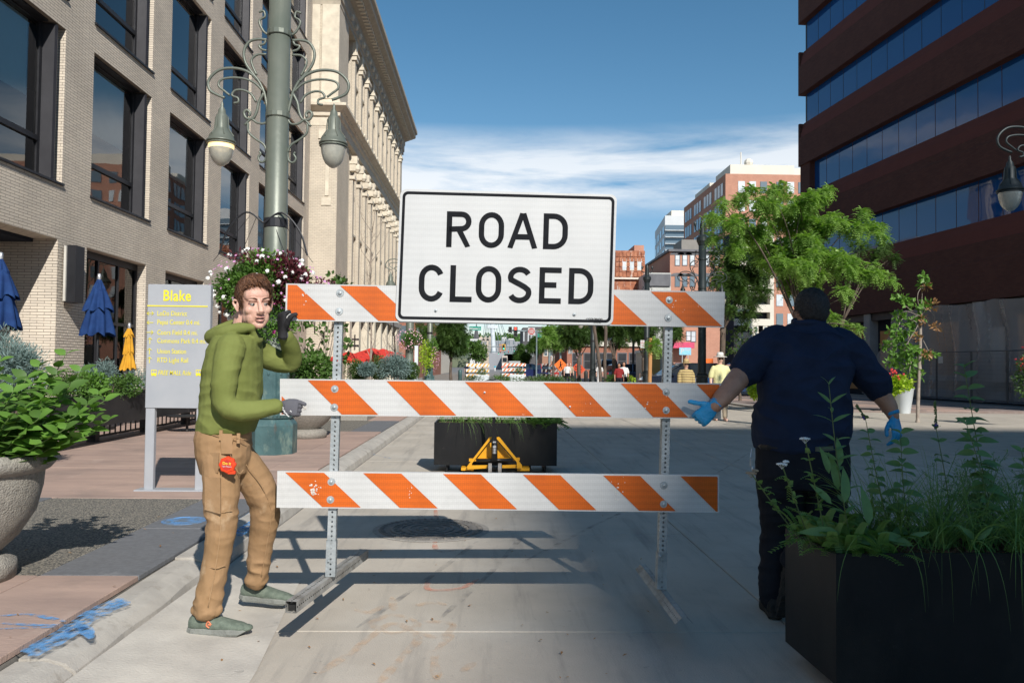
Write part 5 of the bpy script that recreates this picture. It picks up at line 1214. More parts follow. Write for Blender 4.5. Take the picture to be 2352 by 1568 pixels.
h1 = hand(p2(1642,931,-.275), Vector((-.62,.12,-.62)), Vector((-.15,-1,.05)), 1, s=1.12, curls=[.85,.9,.95,.98], thumb=[(.018,.022,-.004),(.042,.052,-.004),(.060,.076,-.006),(.074,.096,-.008)], spread=.03)
link('glove', voxel(h1, .0032, M_nit, 1, func=wrinkle(.0014,40,3,.8)), m2)
cf = MB(); cf.lathe([(.0375,0),(.0395,.004),(.0375,.008)], (0,0,0), 16); 
h2 = hand(p2(2054,957,-.055), Vector((.10,-.1,-1)), Vector((.5,-.85,0)), 1, s=1.04, curls=[.30,.34,.38,.42], thumb=[(.02,.020,-.006),(.045,.046,-.014),(.070,.058,-.02),(.095,.060,-.022)], spread=.03)
link('glove', voxel(h2, .0032, M_nit, 1, func=wrinkle(.0014,40,8,.8)), m2)
for a, b, r_ in ((p2(1643,931,-.262),p2(1648,926,-.245),.0405),(p2(2052,952,-.05),p2(2049,945,-.045),.0375)):
    c_ = MB(); c_.tube([a, b], [r_*.96, r_*1.02], 16); c_.build('glove_cuff', M_nit, m2, smooth=True)
wl = MB(); wl.obox(p2(1893,1030,-.19), (.050,0,.003), (0,.006,0), (0,0,.012)); wl.build('phone_edge', mat('olive_case', (.10,.11,.07), None, 5, .5), m2)
# ================= people in the background
def walker(label, px, py_head, h, Yd, top, legs, skin, hairm, hat=None, sleeve=True, yaw=0, arms=.05, group=None, stride=.12, z0=0.0, dress=False, extra=None, nm='person'):
    c = P(px, py_head, Yd); base = Vector((c.x, Yd, z0)); t = thing(nm, label, 'person', base, group=group); k = h/1.75
    ca, sa = math.cos(yaw), math.sin(yaw)
    def q(x, y, z): return base+Vector((x*ca-y*sa, x*sa+y*ca, z))*k
    b = MB(); b.ball(q(0,0,1.62), (.078*k,.09*k,.112*k), 14, 10); b.ball(q(0,-.092,1.60),(.013*k,.02*k,.02*k)); limb(b, [q(0,.01,1.55), q(0,.01,1.42)], [.055*k,.06*k], 10)
    loft(b, [(q(0,0,1.40), hx*.14*k,(0,.08*k,0)), (q(0,0,1.0), hx*.13*k,(0,.09*k,0))], 12)
    for s in (-1,1):
        limb(b, [q(s*.19,0,1.38), q(s*.24,.02,1.12), q(s*.25,-arms,.90), q(s*.25,-arms-.03,.80)], [.05*k,.042*k,.032*k,.028*k], 10)
        b.ball(q(s*.25,-arms-.04,.76), (.03*k,.035*k,.05*k)); limb(b, [q(s*.09,0,.88), q(s*.10,-s*stride*.7,.48), q(s*.10,-s*stride,.09)], [.085*k,.055*k,.04*k], 10)
        limb(b, [q(s*.10,-s*stride+.03,.05), q(s*.10,-s*stride-.15,.035)], [.042*k,.035*k], 8)
    link('body', voxel(b, .014*k, skin, 1), t)
    g = MB(); loft(g, [(q(0,0,1.475), hx*.075*k,(0,.07*k,0)), (q(0,0,1.43), hx*.17*k,(0,.10*k,0)), (q(0,0,1.35), hx*.205*k,(0,.12*k,0)), (q(0,0,1.15), hx*.18*k,(0,.125*k,0)), (q(0,0,.93 if not dress else .6), hx*(.185 if not dress else .26)*k,(0,.13*k,0))], 16)
    for s in (-1,1):
        e_ = q(s*.25,-arms,.86) if sleeve == 'long' else q(s*.245,.02,1.16)
        limb(g, [q(s*.17,0,1.38), q(s*.225,.01,1.25), e_], [.072*k,.068*k,(.05 if sleeve == 'long' else .064)*k], 10)
    link('top', voxel(g, .014*k, top, 2, func=wrinkle(.006,9,px)), t)
    if legs:
        g = MB(); loft(g, [(q(0,0,.96), hx*.175*k,(0,.12*k,0)), (q(0,0,.82), hx*.185*k,(0,.125*k,0))], 14)
        for s in (-1,1): limb(g, [q(s*.09,0,.85), q(s*.10,-s*stride*.7,.48), q(s*.10,-s*stride,.12)], [.105*k,.08*k,.065*k], 10)
        link('trousers', voxel(g, .014*k, legs, 2), t)
    if hairm: g = MB(); g.ball(q(0,.040,1.640), (.088*k,.080*k,.112*k), 12, 8); g.build('hair', hairm, t, smooth=True)
    if hat:
        g = MB(); g.lathe([(.175,-.01),(.18,0),(.10,.012),(.092,.03),(.085,.10),(.06,.125),(.001,.118)], q(0,0,1.685), 24, sx=k, sy=k*1.1, cap=False); g.build('hat', hat, t, smooth=True)
        g = MB(); g.lathe([(.096,.012),(.094,.04),(.092,.041)], q(0,0,1.685), 24, sx=k, sy=k*1.1, cap=False); g.build('hat_band', M_hair2, t)
        g = MB()
        for s in (-1,1): g.ball(q(s*.033,-.088,1.628), (.026*k,.008*k,.02*k), 10, 6)
        g.build('sunglasses', M_dark, t)
    return t, q, k
M_yt = cloth('pale_yellow_tee', (.72,.68,.36), (.66,.62,.32)); M_straw = mat('straw', (.50,.36,.17), (.4,.28,.12), 60, .8); M_whh = mat('white_hat', (.70,.68,.62), (.62,.6,.55), 30, .8)
M_zig = mat('zigzag_knit', (.52,.40,.17), (.20,.14,.07), 4, .85)
zt = M_zig.node_tree; wv = N(zt, 'ShaderNodeTexWave', bands_direction='Z'); wv.inputs['Scale'].default_value = 4.0; wv.inputs['Distortion'].default_value = 1.2; tcz = N(zt, 'ShaderNodeTexCoord'); zt.links.new(tcz.outputs['Object'], wv.inputs['Vector']); zt.links.new(wv.outputs['Fac'], zt.nodes[M_zig['mixnode']].inputs[0])
M_jean = cloth('blue_denim', (.08,.12,.20), (.06,.09,.16)); M_tan = cloth('tan_shorts', (.4,.33,.24), (.35,.28,.2)); M_wtee = cloth('white_tee', (.7,.7,.7), (.6,.6,.6)); M_redt = cloth('maroon_tee', (.25,.03,.03), (.2,.02,.02)); M_cyan = cloth('cyan_top', (.1,.4,.5), (.08,.35,.45)); M_btee = cloth('black_tee', (.02,.02,.022), (.03,.03,.032))
walker('older man in a pale yellow T-shirt, white hat and sunglasses walking towards the barricade', 1654, 815, 1.80, 21.5, M_yt, M_tan, M_skin, None, M_whh)
walker('woman in a straw hat and zigzag patterned long sleeved top beside the dark lamp post', 1576, 832, 1.64, 24.5, M_zig, M_jean, M_skin, M_straw, M_straw, sleeve='long')
walker('person in a black T-shirt just below the raised green elbow', 686, 823, 1.70, 19.5, M_btee, M_jean, M_skin, M_hair1)
walker('person in a maroon top standing in the tree shade', 1422, 842, 1.62, 42, M_redt, M_black, M_skin2, M_hair2)
walker('person in a white top with dark hair standing in the tree shade', 1433, 838, 1.70, 43, M_wtee, M_black, M_skin2, M_hair2)
walker('tiny figure in a cyan top and white trousers crossing the far end of the road', 1137, 834, 1.70, 205, M_cyan, M_wtee, M_skin2, M_hair2)
walker('person in a white top and black skirt walking away past the orange work sign', 1303, 838, 1.70, 62, M_wtee, M_black, M_skin, M_hair2)
walker('person in pale clothes with a dark backpack beyond the orange work sign', 1310, 838, 1.72, 64, M_tan, M_black, M_skin, M_hair1)
walker('person in a white shirt and white shorts by the parked white van', 1377, 843, 1.70, 58, M_wtee, M_wtee, M_skin, M_hair1)
walker('person in a dark blue shirt standing behind the yellow striped barricade', 1073, 833, 1.75, 86, M_navy, M_black, M_skin2, M_hair2)
# ------------------------------------------------------------------ lamp posts
M_verd = mat('verdigris_paint', (.075,.15,.155), (.045,.095,.10), 3.5, .5, metal=.2, bump=.2, bscale=20); add_stains(M_verd, (.26,.33,.27), 5, (1,1,.5), .55, .7, .6); add_stains(M_verd, (.14,.065,.035), 3, (1,1,.35), .60, .72, .8)
M_post = mat('grey_green_paint', (.165,.18,.15), (.125,.145,.12), 2, .45, metal=.25, bump=.1, bscale=15); add_stains(M_post, (.30,.17,.09), 1.6, (1,1,.5), .66, .76, .5)
M_lampg = mat('frosted_globe', (.50,.49,.42), (.40,.40,.35), 14, .35, bump=.3, bscale=60, Transmission_Weight=.25)
M_lit = emit('lit_globe', (1.0,.72,.34), 1.1)
lp = thing('lamp_post', 'tall ornate green lamp post behind the young man, carrying two egg shaped lamps', 'lamp post', (0,0,0), group='ornate lamp posts along the street')
def sqs(prof, name, mt, n=8, par=lp, smooth=False):
    m_ = MB(); m_.lathe([(r/math.cos(math.pi/n), z) for r, z in prof], (0,0,0), n); return m_.build(name, mt, par, smooth=smooth)
sqs([(.33,0),(.33,.40),(.325,.42),(.27,.50)], 'plinth', M_verd)
sqs([(.30,.501),(.31,.53),(.31,.58),(.275,.60)], 'plinth_moulding', M_verd)
bd = MB()
for k in range(8):
    for j in range(5):
        a0 = math.pi/8+math.pi/4*k; p0 = Vector((math.cos(a0),math.sin(a0),0))*.325; p1_ = Vector((math.cos(a0+math.pi/4),math.sin(a0+math.pi/4),0))*.325; c = p0.lerp(p1_, (j+.5)/5); bd.ball((c.x,c.y,.545),(.025,.025,.028),6,5)
bd.build('bead_row', M_verd, lp, kind='stuff')
sqs([(.24,.601),(.235,.66),(.215,.70),(.21,1.20),(.235,1.24),(.24,1.29),(.20,1.33)], 'pedestal', M_verd)
pn = MB()
for k in range(8):
    a0 = math.pi/8+math.pi/4*k+math.pi/8; d = Vector((math.cos(a0),math.sin(a0),0)); t = Vector((-d.y,d.x,0)); c = d*.216; pn.obox(c+Vector((0,0,.95)), t*.062, d*.004, (0,0,.20))
    pn.ball(c+Vector((0,0,1.12)), (.02,.02,.03), 6, 5)
pn.build('panel_relief', M_verd, lp, kind='stuff')
sqs([(.19,1.331),(.165,1.42),(.16,1.9),(.150,6.60)], 'shaft', M_post, 16, smooth=True)
sqs([(.165,6.601),(.20,6.7),(.23,6.75),(.23,6.91),(.17,6.95),(.12,7.01),(.10,7.45),(.06,7.6),(.001,7.7)], 'capital', M_post, 16)
for s in (-1,1):
    m_ = MB(); m_.tube(spline([(s*.08,0,7.2),(s*.22,0,7.17),(s*.30,0,7.27),(s*.30,0,7.37)],6), .022, 6); m_.lathe([(.001,7.35),(.05,7.39),(.06,7.47),(.03,7.55),(.001,7.59)], (s*.30,0,0), 8); m_.build('finial_arm', M_post, lp)
for z in (4.83, 6.02-.0): m_ = MB(); m_.lathe([(.168,z-.04),(.175,z-.03),(.175,z+.03),(.168,z+.04)], (0,0,0), 16); m_.build('collar', M_post, lp)
m_ = MB(); m_.lathe([(.160,3.20),(.168,3.21),(.168,3.33),(.160,3.34)], (0,0,0), 16); m_.build('basket_ring', M_frame, lp)
curves = [
 [(540,265),(590,262),(635,278),(662,330),(652,395),(610,455),(575,500),(548,555),(535,610),(525,665)],
 [(540,345),(590,348),(620,378),(610,420),(590,460)],
 [(585,490),(620,455),(670,432),(730,425),(790,435),(835,470),(853,510),(840,552),(800,575),(762,590)],
 [(552,550),(600,505),(660,482),(730,478),(785,492),(795,525),(760,555),(735,575)],
 [(590,610),(620,565),(665,545),(705,548),(722,575),(690,590),(688,612),(712,618)],
 [(550,560),(575,610),(585,660),(605,700),(640,700),(655,672),(640,655),(622,670),(628,690)],
 [(520,690),(540,725),(580,725),(615,705),(650,738)],
 [(632,725),(628,775),(590,812),(545,842),(525,885)],
 [(525,880),(535,930),(560,938),(572,915),(560,895),(568,882)],
 [(535,235),(560,215),(582,170),(575,150),(552,135),(560,105),(585,112)],
 [(540,325),(570,315),(580,295),(555,288),(545,270)],
]
def lpt(cx, cy): return ((cx-470)*.00263-.0, 0, 1.417+(834-cy*.4213)/160.0)
for s in (-1,1):
    arm = MB()
    for q in curves:
        pts = [(s*lpt(a,b)[0], 0, lpt(a,b)[2]) for a, b in q]; w = .021 if len(q) > 8 else .017
        arm.tube(spline(pts,5), w, 7)
    ao = arm.build('scroll_arm', M_post, lp, smooth=True); cx = s*.80
    m_ = MB(); m_.lathe([(.010,5.02),(.022,4.98),(.020,4.95),(.05,4.90),(.058,4.84),(.080,4.82),(.088,4.64),(.11,4.60),(.165,4.53),(.185,4.46),(.205,4.45),(.205,4.43),(.190,4.425)], (cx,0,0), 24, cap=False); m_.build('lamp_hood', M_post, lp, smooth=True)
    m_ = MB()
    for k in range(6): a = k*math.pi/3; d = Vector((math.cos(a),math.sin(a),0)); m_.tube([Vector((cx,0,4.80))+d*.088, Vector((cx,0,4.62))+d*.105, Vector((cx,0,4.52))+d*.175], .008, 5)
    m_.build('hood_rib', M_post, lp, kind='stuff')
    m_ = MB(); m_.lathe([(.19,4.421),(.20,4.40),(.185,4.40)], (cx,0,0), 24, cap=False); m_.build('lamp_rim', M_post, lp)
    z0 = 4.395
    if s < 0: m_ = MB(); m_.lathe([(.178,z0),(.178,4.36),(.172,4.335)], (cx,0,0), 24, cap=False); m_.build('lit_band', M_lit, lp, smooth=True); z0 = 4.334
    m_ = MB(); m_.lathe([(.172 if s < 0 else .178,z0),(.166,4.30),(.145,4.22),(.11,4.15),(.05,4.10),(.015,4.085),(.001,4.08)], (cx,0,0), 24, cap=False); m_.build('lamp_globe', M_lampg, lp, smooth=True)
lamps = [(-3.3,32,0,'ornate lamp post half hidden by a round flower basket beyond the red parasols'),(-3.9,50,0,'farther left lamp post trailing lime green and pink flowers, seen below the sign'),
 (7.7,29,0,'dark ornate lamp post standing right of the sign beside the tree crown'),(8.2,42,0,'smaller dark lamp post seen just above the right end of the top rail'),(9.42,13.0,0,'lamp post mostly outside the frame whose single egg shaped lamp hangs at the right edge'),(5.97,47,0,'teal lamp post base under the shaded trees behind the red diamond sign')]
for x, y, z, lab in lamps: copy_to(lp, (x,y,z+(SW if x < -2 else 0)), s=(.9 if 5 < x < 9 else 1.0), label=lab)
lp.location = (-3.12,11.45,SW)
M_postd = mat('shaded_post_paint', (.022,.032,.034), (.015,.022,.024), 3, .5, metal=.2)  # darker copy of the post paint puts shade into the right-hand posts
for o in list(col.objects):
    if o.parent and o.parent.name.startswith('lamp_post') and o.parent is not lp:
        dark = o.parent.location.x > 0
        for sl_ in o.material_slots:
            if dark and sl_.material in (M_post, M_verd): sl_.link = 'OBJECT'; sl_.material = M_postd
            elif sl_.material is M_lit: sl_.link = 'OBJECT'; sl_.material = M_lampg
# loose wires on the main post are skipped; basket bracket
# ------------------------------------------------------------------ leaves and plants
def leaf_mat(name, c1, c2, trans=.35, rough=.5, scale=3.0, lo=.35, hi=.65):
    m = bpy.data.materials.new(name); m.use_nodes = True; t = m.node_tree; b = t.nodes['Principled BSDF']; o = t.nodes['Material Output']
    tcn = N(t, 'ShaderNodeTexCoord'); n = N(t, 'ShaderNodeTexNoise'); n.inputs['Scale'].default_value = scale; n.inputs['Detail'].default_value = 6; t.links.new(tcn.outputs['Object'], n.inputs['Vector'])
    mr = N(t, 'ShaderNodeMapRange'); mr.inputs[1].default_value = lo; mr.inputs[2].default_value = hi; t.links.new(n.outputs['Fac'], mr.inputs[0])
    mx = N(t, 'ShaderNodeMixRGB'); mx.inputs[1].default_value = c1+(1,); mx.inputs[2].default_value = c2+(1,); t.links.new(mr.outputs[0], mx.inputs[0]); t.links.new(mx.outputs[0], b.inputs['Base Color'])
    b.inputs['Roughness'].default_value = rough; b.inputs['Specular IOR Level'].default_value = .35
    tl = N(t, 'ShaderNodeBsdfTranslucent'); g = N(t, 'ShaderNodeMixRGB', blend_type='MULTIPLY'); g.inputs[0].default_value = 1; g.inputs[2].default_value = (1.3,1.5,.5,1); t.links.new(mx.outputs[0], g.inputs[1]); t.links.new(g.outputs[0], tl.inputs[0])
    ms = N(t, 'ShaderNodeMixShader'); ms.inputs[0].default_value = trans; t.links.new(b.outputs[0], ms.inputs[1]); t.links.new(tl.outputs[0], ms.inputs[2]); t.links.new(ms.outputs[0], o.inputs[0]); return m
L_loc = leaf_mat('locust_leaf', (.19,.33,.07), (.28,.42,.12), .4, scale=1.2)
L_dark = leaf_mat('dark_leaf', (.045,.095,.025), (.09,.16,.04), .3, scale=1.0)  # also serves honeylocusts standing in shade, their darkness put into the leaf colour
L_mid = leaf_mat('mid_leaf', (.10,.19,.04), (.055,.12,.025), .3, scale=2.5)
L_bas = leaf_mat('basil_leaf', (.15,.29,.05), (.09,.20,.035), .3, scale=5)
L_blue = leaf_mat('blue_spruce_needle', (.20,.28,.27), (.13,.20,.19), .1, scale=5)
L_grn = leaf_mat('boxwood_leaf', (.085,.15,.035), (.045,.09,.022), .25, scale=4)
L_lime = leaf_mat('lime_leaf', (.42,.55,.05), (.30,.44,.04), .35, scale=6)
L_red = leaf_mat('coleus_leaf', (.075,.018,.022), (.15,.03,.05), .2, scale=14)
L_grass = leaf_mat('grass_blade', (.11,.22,.055), (.19,.30,.09), .3, scale=8)
L_plant = leaf_mat('planter_leaf', (.11,.21,.08), (.16,.28,.10), .25, scale=12)
L_brown = leaf_mat('dry_leaf', (.35,.20,.09), (.25,.13,.06), .2, scale=8)
M_bark = mat('bark', (.14,.105,.08), (.07,.055,.045), 9, .9, bump=.6, bscale=30, stretch=(1,1,.3)); M_barkl = mat('pale_bark', (.34,.29,.24), (.22,.18,.15), 9, .9, bump=.4, bscale=40)
M_stem = leaf_mat('green_stem', (.13,.19,.06), (.09,.13,.05), .1)
M_petw = mat('white_petal', (.82,.82,.80), (.7,.7,.66), 30, .6); M_petp = mat('pink_petal', (.55,.28,.48), (.42,.18,.36), 30, .6); M_petm = mat('magenta_petal', (.42,.02,.22), (.5,.04,.3), 30, .6); M_petv = mat('violet_petal', (.16,.10,.42), (.12,.08,.32), 30, .6); M_petr = mat('red_petal', (.6,.03,.03), (.5,.02,.02), 30, .6); M_petpk = mat('pale_pink_petal', (.72,.45,.50), (.6,.33,.4), 30, .6)
def rv(r): 
    while True:
        v = Vector((r.uniform(-1,1), r.uniform(-1,1), r.uniform(-1,1)))
        if .05 < v.length < 1: return v
def add_leaf(mb, p, d, n, L, W, fold=.15, droop=.1):
    d = d.normalized(); s = d.cross(n)
    if s.length < 1e-4: s = d.orthogonal()
    s.normalize(); n = s.cross(d); i = len(mb.v); q = p+d*(L*.5)
    mb.v += [tuple(p), tuple(q+s*W/2+n*(fold*W)-n*droop*L*.3), tuple(p+d*L-n*droop*L), tuple(q-s*W/2+n*(fold*W)-n*droop*L*.3)]; mb.face((i,i+1,i+2)); mb.face((i,i+2,i+3))
def add_frond(mb, p, d, L, r, k=5, cap=9):
    # pinnate leaf: thin leaflets along a drooping rachis
    s = d.cross(Vector((0,0,1)))
    if s.length < 1e-3: s = Vector((1,0,0))
    s.normalize()
    for j in range(k):
        t = (j+.6)/k; q = p+d*(L*t)-Vector((0,0,1))*(L*.45*t*t)
        for sg in (-1,1):
            a = q; l_ = min(L*.26, cap)*(1-.45*t); e = q+s*(sg*l_)+d*(l_*.4)-Vector((0,0,1))*(l_*.4); w = d*(L*.30/k)
            i = len(mb.v); mb.v += [tuple(a-w), tuple(a+w), tuple(e+w*.8), tuple(e-w*.8)]; mb.face((i,i+1,i+2,i+3))
def clump(mb, c, rad, n, L, W, r, style='leaf', shell=.35, up=.35):
    for _ in range(n):
        v = rv(r); v = v.normalized()*(shell+(1-shell)*r.random()**.6); p = Vector(c)+Vector((v.x*rad[0], v.y*rad[1], v.z*rad[2])); k = r.uniform(.7,1.25)
        d = (v.normalized()*.8+rv(r)*.7+Vector((0,0,-.1 if style == 'frond' else .1))).normalized()
        if style == 'frond': add_frond(mb, p, d, L*k, r)
        else: add_leaf(mb, p, d, (Vector((0,0,1))*up+rv(r)*.6+v*.4), L*k, W*k)
def tree(name, label, base, blobs, leafm, n_per, L, W, style='leaf', trunk_r=.12, fork=None, seed=1, group=None, barkm=None, limbs=True, shell=.3, flat=.75, sub=0, tlean=(0,0)):
    r = random.Random(seed); base = Vector(base); t = thing(name, label, 'tree', base, group=group); crown = MB()
    cen = Vector((0,0,0)); zmin = 1e9
    for c, rd in blobs: cen += Vector(c)/len(blobs); zmin = min(zmin, c[2]-rd)
    fk = Vector(fork) if fork else Vector((base.x*.7+cen.x*.3, base.y*.7+cen.y*.3, base.z+(zmin-base.z)*.8))
    trk = MB(); mid = base.lerp(fk, .5)+Vector((r.uniform(-.05,.05), r.uniform(-.05,.05), 0)); trk.tube(spline([base-Vector((0,0,.05)), base+Vector((0,0,.25)), mid, fk],5), [trunk_r*1.35]*3+[trunk_r*1.05]*5+[trunk_r*.9]*8, 10)
    if limbs:
        for c, rd in blobs[::(3 if len(blobs) > 18 else 1)]:
            c = Vector(c); m1_ = fk.lerp(c, .5)+Vector((r.uniform(-.2,.2), r.uniform(-.2,.2), .12*(c-fk).length)); sp_ = spline([fk-Vector((0,0,.1)), m1_, c+Vector((0,0,rd*.2))],5)
            trk.tube(sp_, [max(.010, trunk_r*.32*(1-k/len(sp_))) for k in range(len(sp_))], 5)
            for q in range(2): e = c+rv(r)*rd*.9; trk.tube([c.lerp(fk,.15), c.lerp(e,.6)+Vector((0,0,.05)), e], [.014,.010,.004], 4)
    trk.build('trunk', barkm or M_bark, t, smooth=True)
    for c, rd in blobs:
        n = int(n_per*rd*rd)
        if sub:
            for _ in range(sub):
                v = rv(r); v = v.normalized()*r.uniform(.55,1.0); cc = Vector(c)+Vector((v.x*rd, v.y*rd, v.z*rd*flat)); q = rd*r.uniform(.22,.42); clump(crown, cc, (q, q, q*.62), max(4,int(n/sub)), L, W, r, style, shell)
        else: clump(crown, c, (rd, rd, rd*flat), n, L, W, r, style, shell)
    crown.build('crown', leafm, t, kind='stuff'); return t
def shrub(name, label, c, rad, n, leafm, L, W, seed=1, cat='shrub', group=None, style='leaf', stem=True, shell=.55, zb=SW, lumps=7):
    r = random.Random(seed); c = Vector(c); t = thing(name, label, cat, (c.x,c.y,zb), group=group); m_ = MB()
    for k in range(lumps):
        v = rv(r); v.z = abs(v.z)*.8; cc = c+Vector((v.x*rad[0]*.55, v.y*rad[1]*.55, v.z*rad[2]*.6)); k_ = r.uniform(.45,.7); clump(m_, cc, (rad[0]*k_, rad[1]*k_, rad[2]*k_), n//lumps, L, W, r, style, shell)
    m_.build('foliage', leafm, t, kind='stuff')
    if stem:
        s = MB()
        for k in range(5): e = c+rv(r)*min(rad)*.6; s.tube([Vector((c.x+r.uniform(-.05,.05), c.y, zb)), (Vector((c.x,c.y,zb))+e)/2, e], [.015,.010,.004], 5)
        s.build('stem', M_bark, t)
    return t
def flower_mesh(name, mt, r_=.03, petals=5, cluster=0, seed=2):
    m_ = MB(); r = random.Random(seed)
    if cluster:
        for _ in range(cluster):
            v = rv(r).normalized(); v.z = abs(v.z); p = v*r_*.8; a = v.orthogonal().normalized(); b = v.cross(a)
            i = len(m_.v); q = r_*.42; m_.v += [tuple(p+a*q), tuple(p+b*q), tuple(p-a*q), tuple(p-b*q)]; m_.face((i,i+1,i+2,i+3))
    else:
        m_.v.append((0,0,0))
        for k in range(petals*2):
            a = math.pi*k/petals; q = r_*(1 if k%2 == 0 else .72); m_.v.append((q*math.cos(a), q*math.sin(a), r_*.22))
        for k in range(petals*2): m_.face((0,1+k,1+(k+1)%(petals*2)))
    return m_.mesh(name, mt)
def orient(p, n, s=1.0, spin=0):
    q = Vector(n).normalized().to_track_quat('Z','Y').to_matrix().to_4x4(); return Matrix.Translation(p) @ q @ Matrix.Rotation(spin,4,'Z') @ Matrix.Scale(s,4)
def linkm(name, data, parent, M):
    o = bpy.data.objects.new(name, data); col.objects.link(o); o.matrix_basis = M; o.parent = parent; o.matrix_parent_inverse = WORLDM[parent.name].inverted(); return o
FLW = flower_mesh('flower', M_petw, .040, cluster=16); FLP = flower_mesh('flower', M_petp, .022); FLM = flower_mesh('flower', M_petm, .030); FLV = flower_mesh('flower', M_petv, .022); FLR = flower_mesh('flower', M_petr, .03, cluster=8); FLK = flower_mesh('flower', M_petpk, .026)
def basket(label, c, rad, seed, parts, flowers, ring=None, n=2600, Lf=.06, name='flower_basket'):
    # parts: (fraction region centre offset, radius scale, leaf material, count); flowers: (mesh, count, centre offset, spread)
    r = random.Random(seed); c = Vector(c); t = thing(name, label, 'flower basket', c)
    if ring: m_ = MB(); m_.lathe([(ring*.35,-.35),(ring*.8,-.2),(ring,.0),(ring*1.02,.03)], c, 20, cap=False); m_.build('basket', M_frame, t)
    for off, sc, lm, cnt, L in parts:
        m_ = MB(); cc = c+Vector((off[0]*rad[0], off[1]*rad[1], off[2]*rad[2]))
        for k in range(8):
            v = rv(r); q = cc+Vector((v.x*rad[0]*sc[0]*.5, v.y*rad[1]*sc[1]*.5, v.z*rad[2]*sc[2]*.5)); clump(m_, q, (rad[0]*sc[0]*.55, rad[1]*sc[1]*.55, rad[2]*sc[2]*.55), cnt//8, L, L*.55, r, shell=.5)
        m_.build('foliage', lm, t, kind='stuff')
    for fm, cnt, off, sc in flowers:
        for k in range(cnt):
            v = rv(r).normalized(); v.y = -abs(v.y)*.8; v.normalize(); q = c+Vector((off[0]*rad[0]+v.x*rad[0]*sc[0], off[1]*rad[1]+v.y*rad[1]*sc[1], off[2]*rad[2]+v.z*rad[2]*sc[2]))
            linkm('flower', fm, t, orient(q, v+Vector((.2,-.5,.4)), r.uniform(.75,1.25), r.random()*6))
    return t
bc = P(610,665,11.45)
basket('big ball of white, pink and maroon flowers around the green lamp post', (bc.x,11.45,bc.z), (.80,.62,.56), 5,
  [((-.1,0,0),(1,1,1),L_mid,9500,.06), ((.0,-.25,.05),(.85,.8,.95),L_bas,4200,.055), ((.42,-.35,.25),(.45,.5,.75),L_red,2400,.06), ((-.2,-.3,.75),(.5,.5,.25),L_red,260,.05), ((.2,-.2,-.95),(.5,.6,.5),L_bas,2200,.05), ((.95,-.1,.05),(.35,.5,.3),L_red,350,.045)],
  [(FLW,62,(-.05,0,.05),(.98,.9,.98)), (FLP,60,(0,0,.15),(.95,.95,.9)), (FLP,30,(.85,0,.05),(.4,.6,.3)), (FLM,14,(.2,0,-.7),(.4,.6,.5)), (FLV,10,(.3,0,-.1),(.5,.8,.5)), (FLW,10,(.6,-.1,.35),(.25,.5,.3))], n=3000)
mb_ = MB()
for s in (-1,1): mb_.tube(spline([(bc.x,11.29,3.40+.0),(bc.x+s*.25,11.3,3.55),(bc.x+s*.5,11.3,3.3),(bc.x+s*.62,11.3,2.95)],5), .014, 6)
for a in (-1,-.5,.5,1): mb_.tube([(bc.x+a*.2,11.3,3.5),(bc.x+a*.7,11.3,2.85)], .004, 4)
o_ = mb_.build('basket_bracket', M_frame, None); setp(o_, 'black scrolled bracket holding the big flower ball to the lamp post', 'bracket')
b2c = P(941,782,32); basket('round pale pink flower basket on the lamp post beyond the red parasols', (b2c.x,31.8,b2c.z), (.56,.5,.42), 8, [((0,0,0),(1,1,1),L_mid,1500,.06), ((0,-.2,.4),(.8,.7,.6),L_bas,500,.06)], [(FLK,90,(0,0,.1),(.95,.95,.95)), (FLP,20,(0,0,.2),(.9,.9,.9))])
b3c = P(985,815,49.6); t_ = basket('long trailing lime green and pink flower basket on the farther left lamp post', (b3c.x,49.5,b3c.z), (.75,.6,1.3), 9, [((-.15,0,-.1),(.85,1,1),L_lime,900,.13), ((.3,0,.35),(.6,.7,.6),L_bas,500,.12)], [(FLK,60,(.5,0,-.2),(.35,.7,.6)), (FLP,40,(.5,0,-.1),(.4,.7,.6))])
# ---- concrete urn with broad leaved plants (left edge)
M_stone = mat('exposed_concrete', (.33,.31,.27), (.23,.215,.19), 30, .85, bump=.7, bscale=90); add_stains(M_stone, (.16,.15,.13), 1.3, (1,1,.5), .5, .72, .5)
def urn(c, r_, h, label, group=None, name='concrete_urn'):
    t = thing(name, label, 'planter', c, group=group); k = r_; z = h; 
    m_ = MB(); m_.lathe([(.60*k,0),(.61*k,.10*z),(.60*k,.13*z),(.55*k,.16*z),(.50*k,.19*z)], c, 40); m_.build('foot', M_stone, t, smooth=True)
    m_ = MB(); m_.lathe([(.40*k,.191*z),(.62*k,.33*z),(.80*k,.52*z),(.87*k,.72*z),(.88*k,.80*z),(.885*k,.84*z)], c, 48, cap=False); m_.build('bowl', M_stone, t, smooth=True)
    m_ = MB(); m_.lathe([(.885*k,.84*z),(.95*k,.86*z),(1.0*k,.90*z),(1.01*k,.94*z),(.98*k,.985*z),(.93*k,1.0*z),(.86*k,.99*z),(.82*k,.95*z),(.80*k,.85*z)], c, 48, cap=False); m_.build('rim', M_stone, t, smooth=True)
    m_ = MB(); m_.lathe([(.001,.90*z),(.82*k,.90*z)], c, 24, cap=False); m_.build('soil', mat('potting_soil', (.045,.032,.022), (.08,.055,.04), 30, .95, bump=.6), t); return t
UC = Vector((-3.06,4.72,SW)); urn(UC, .47, .735, 'large round concrete urn planter standing on the pavement at the left edge')
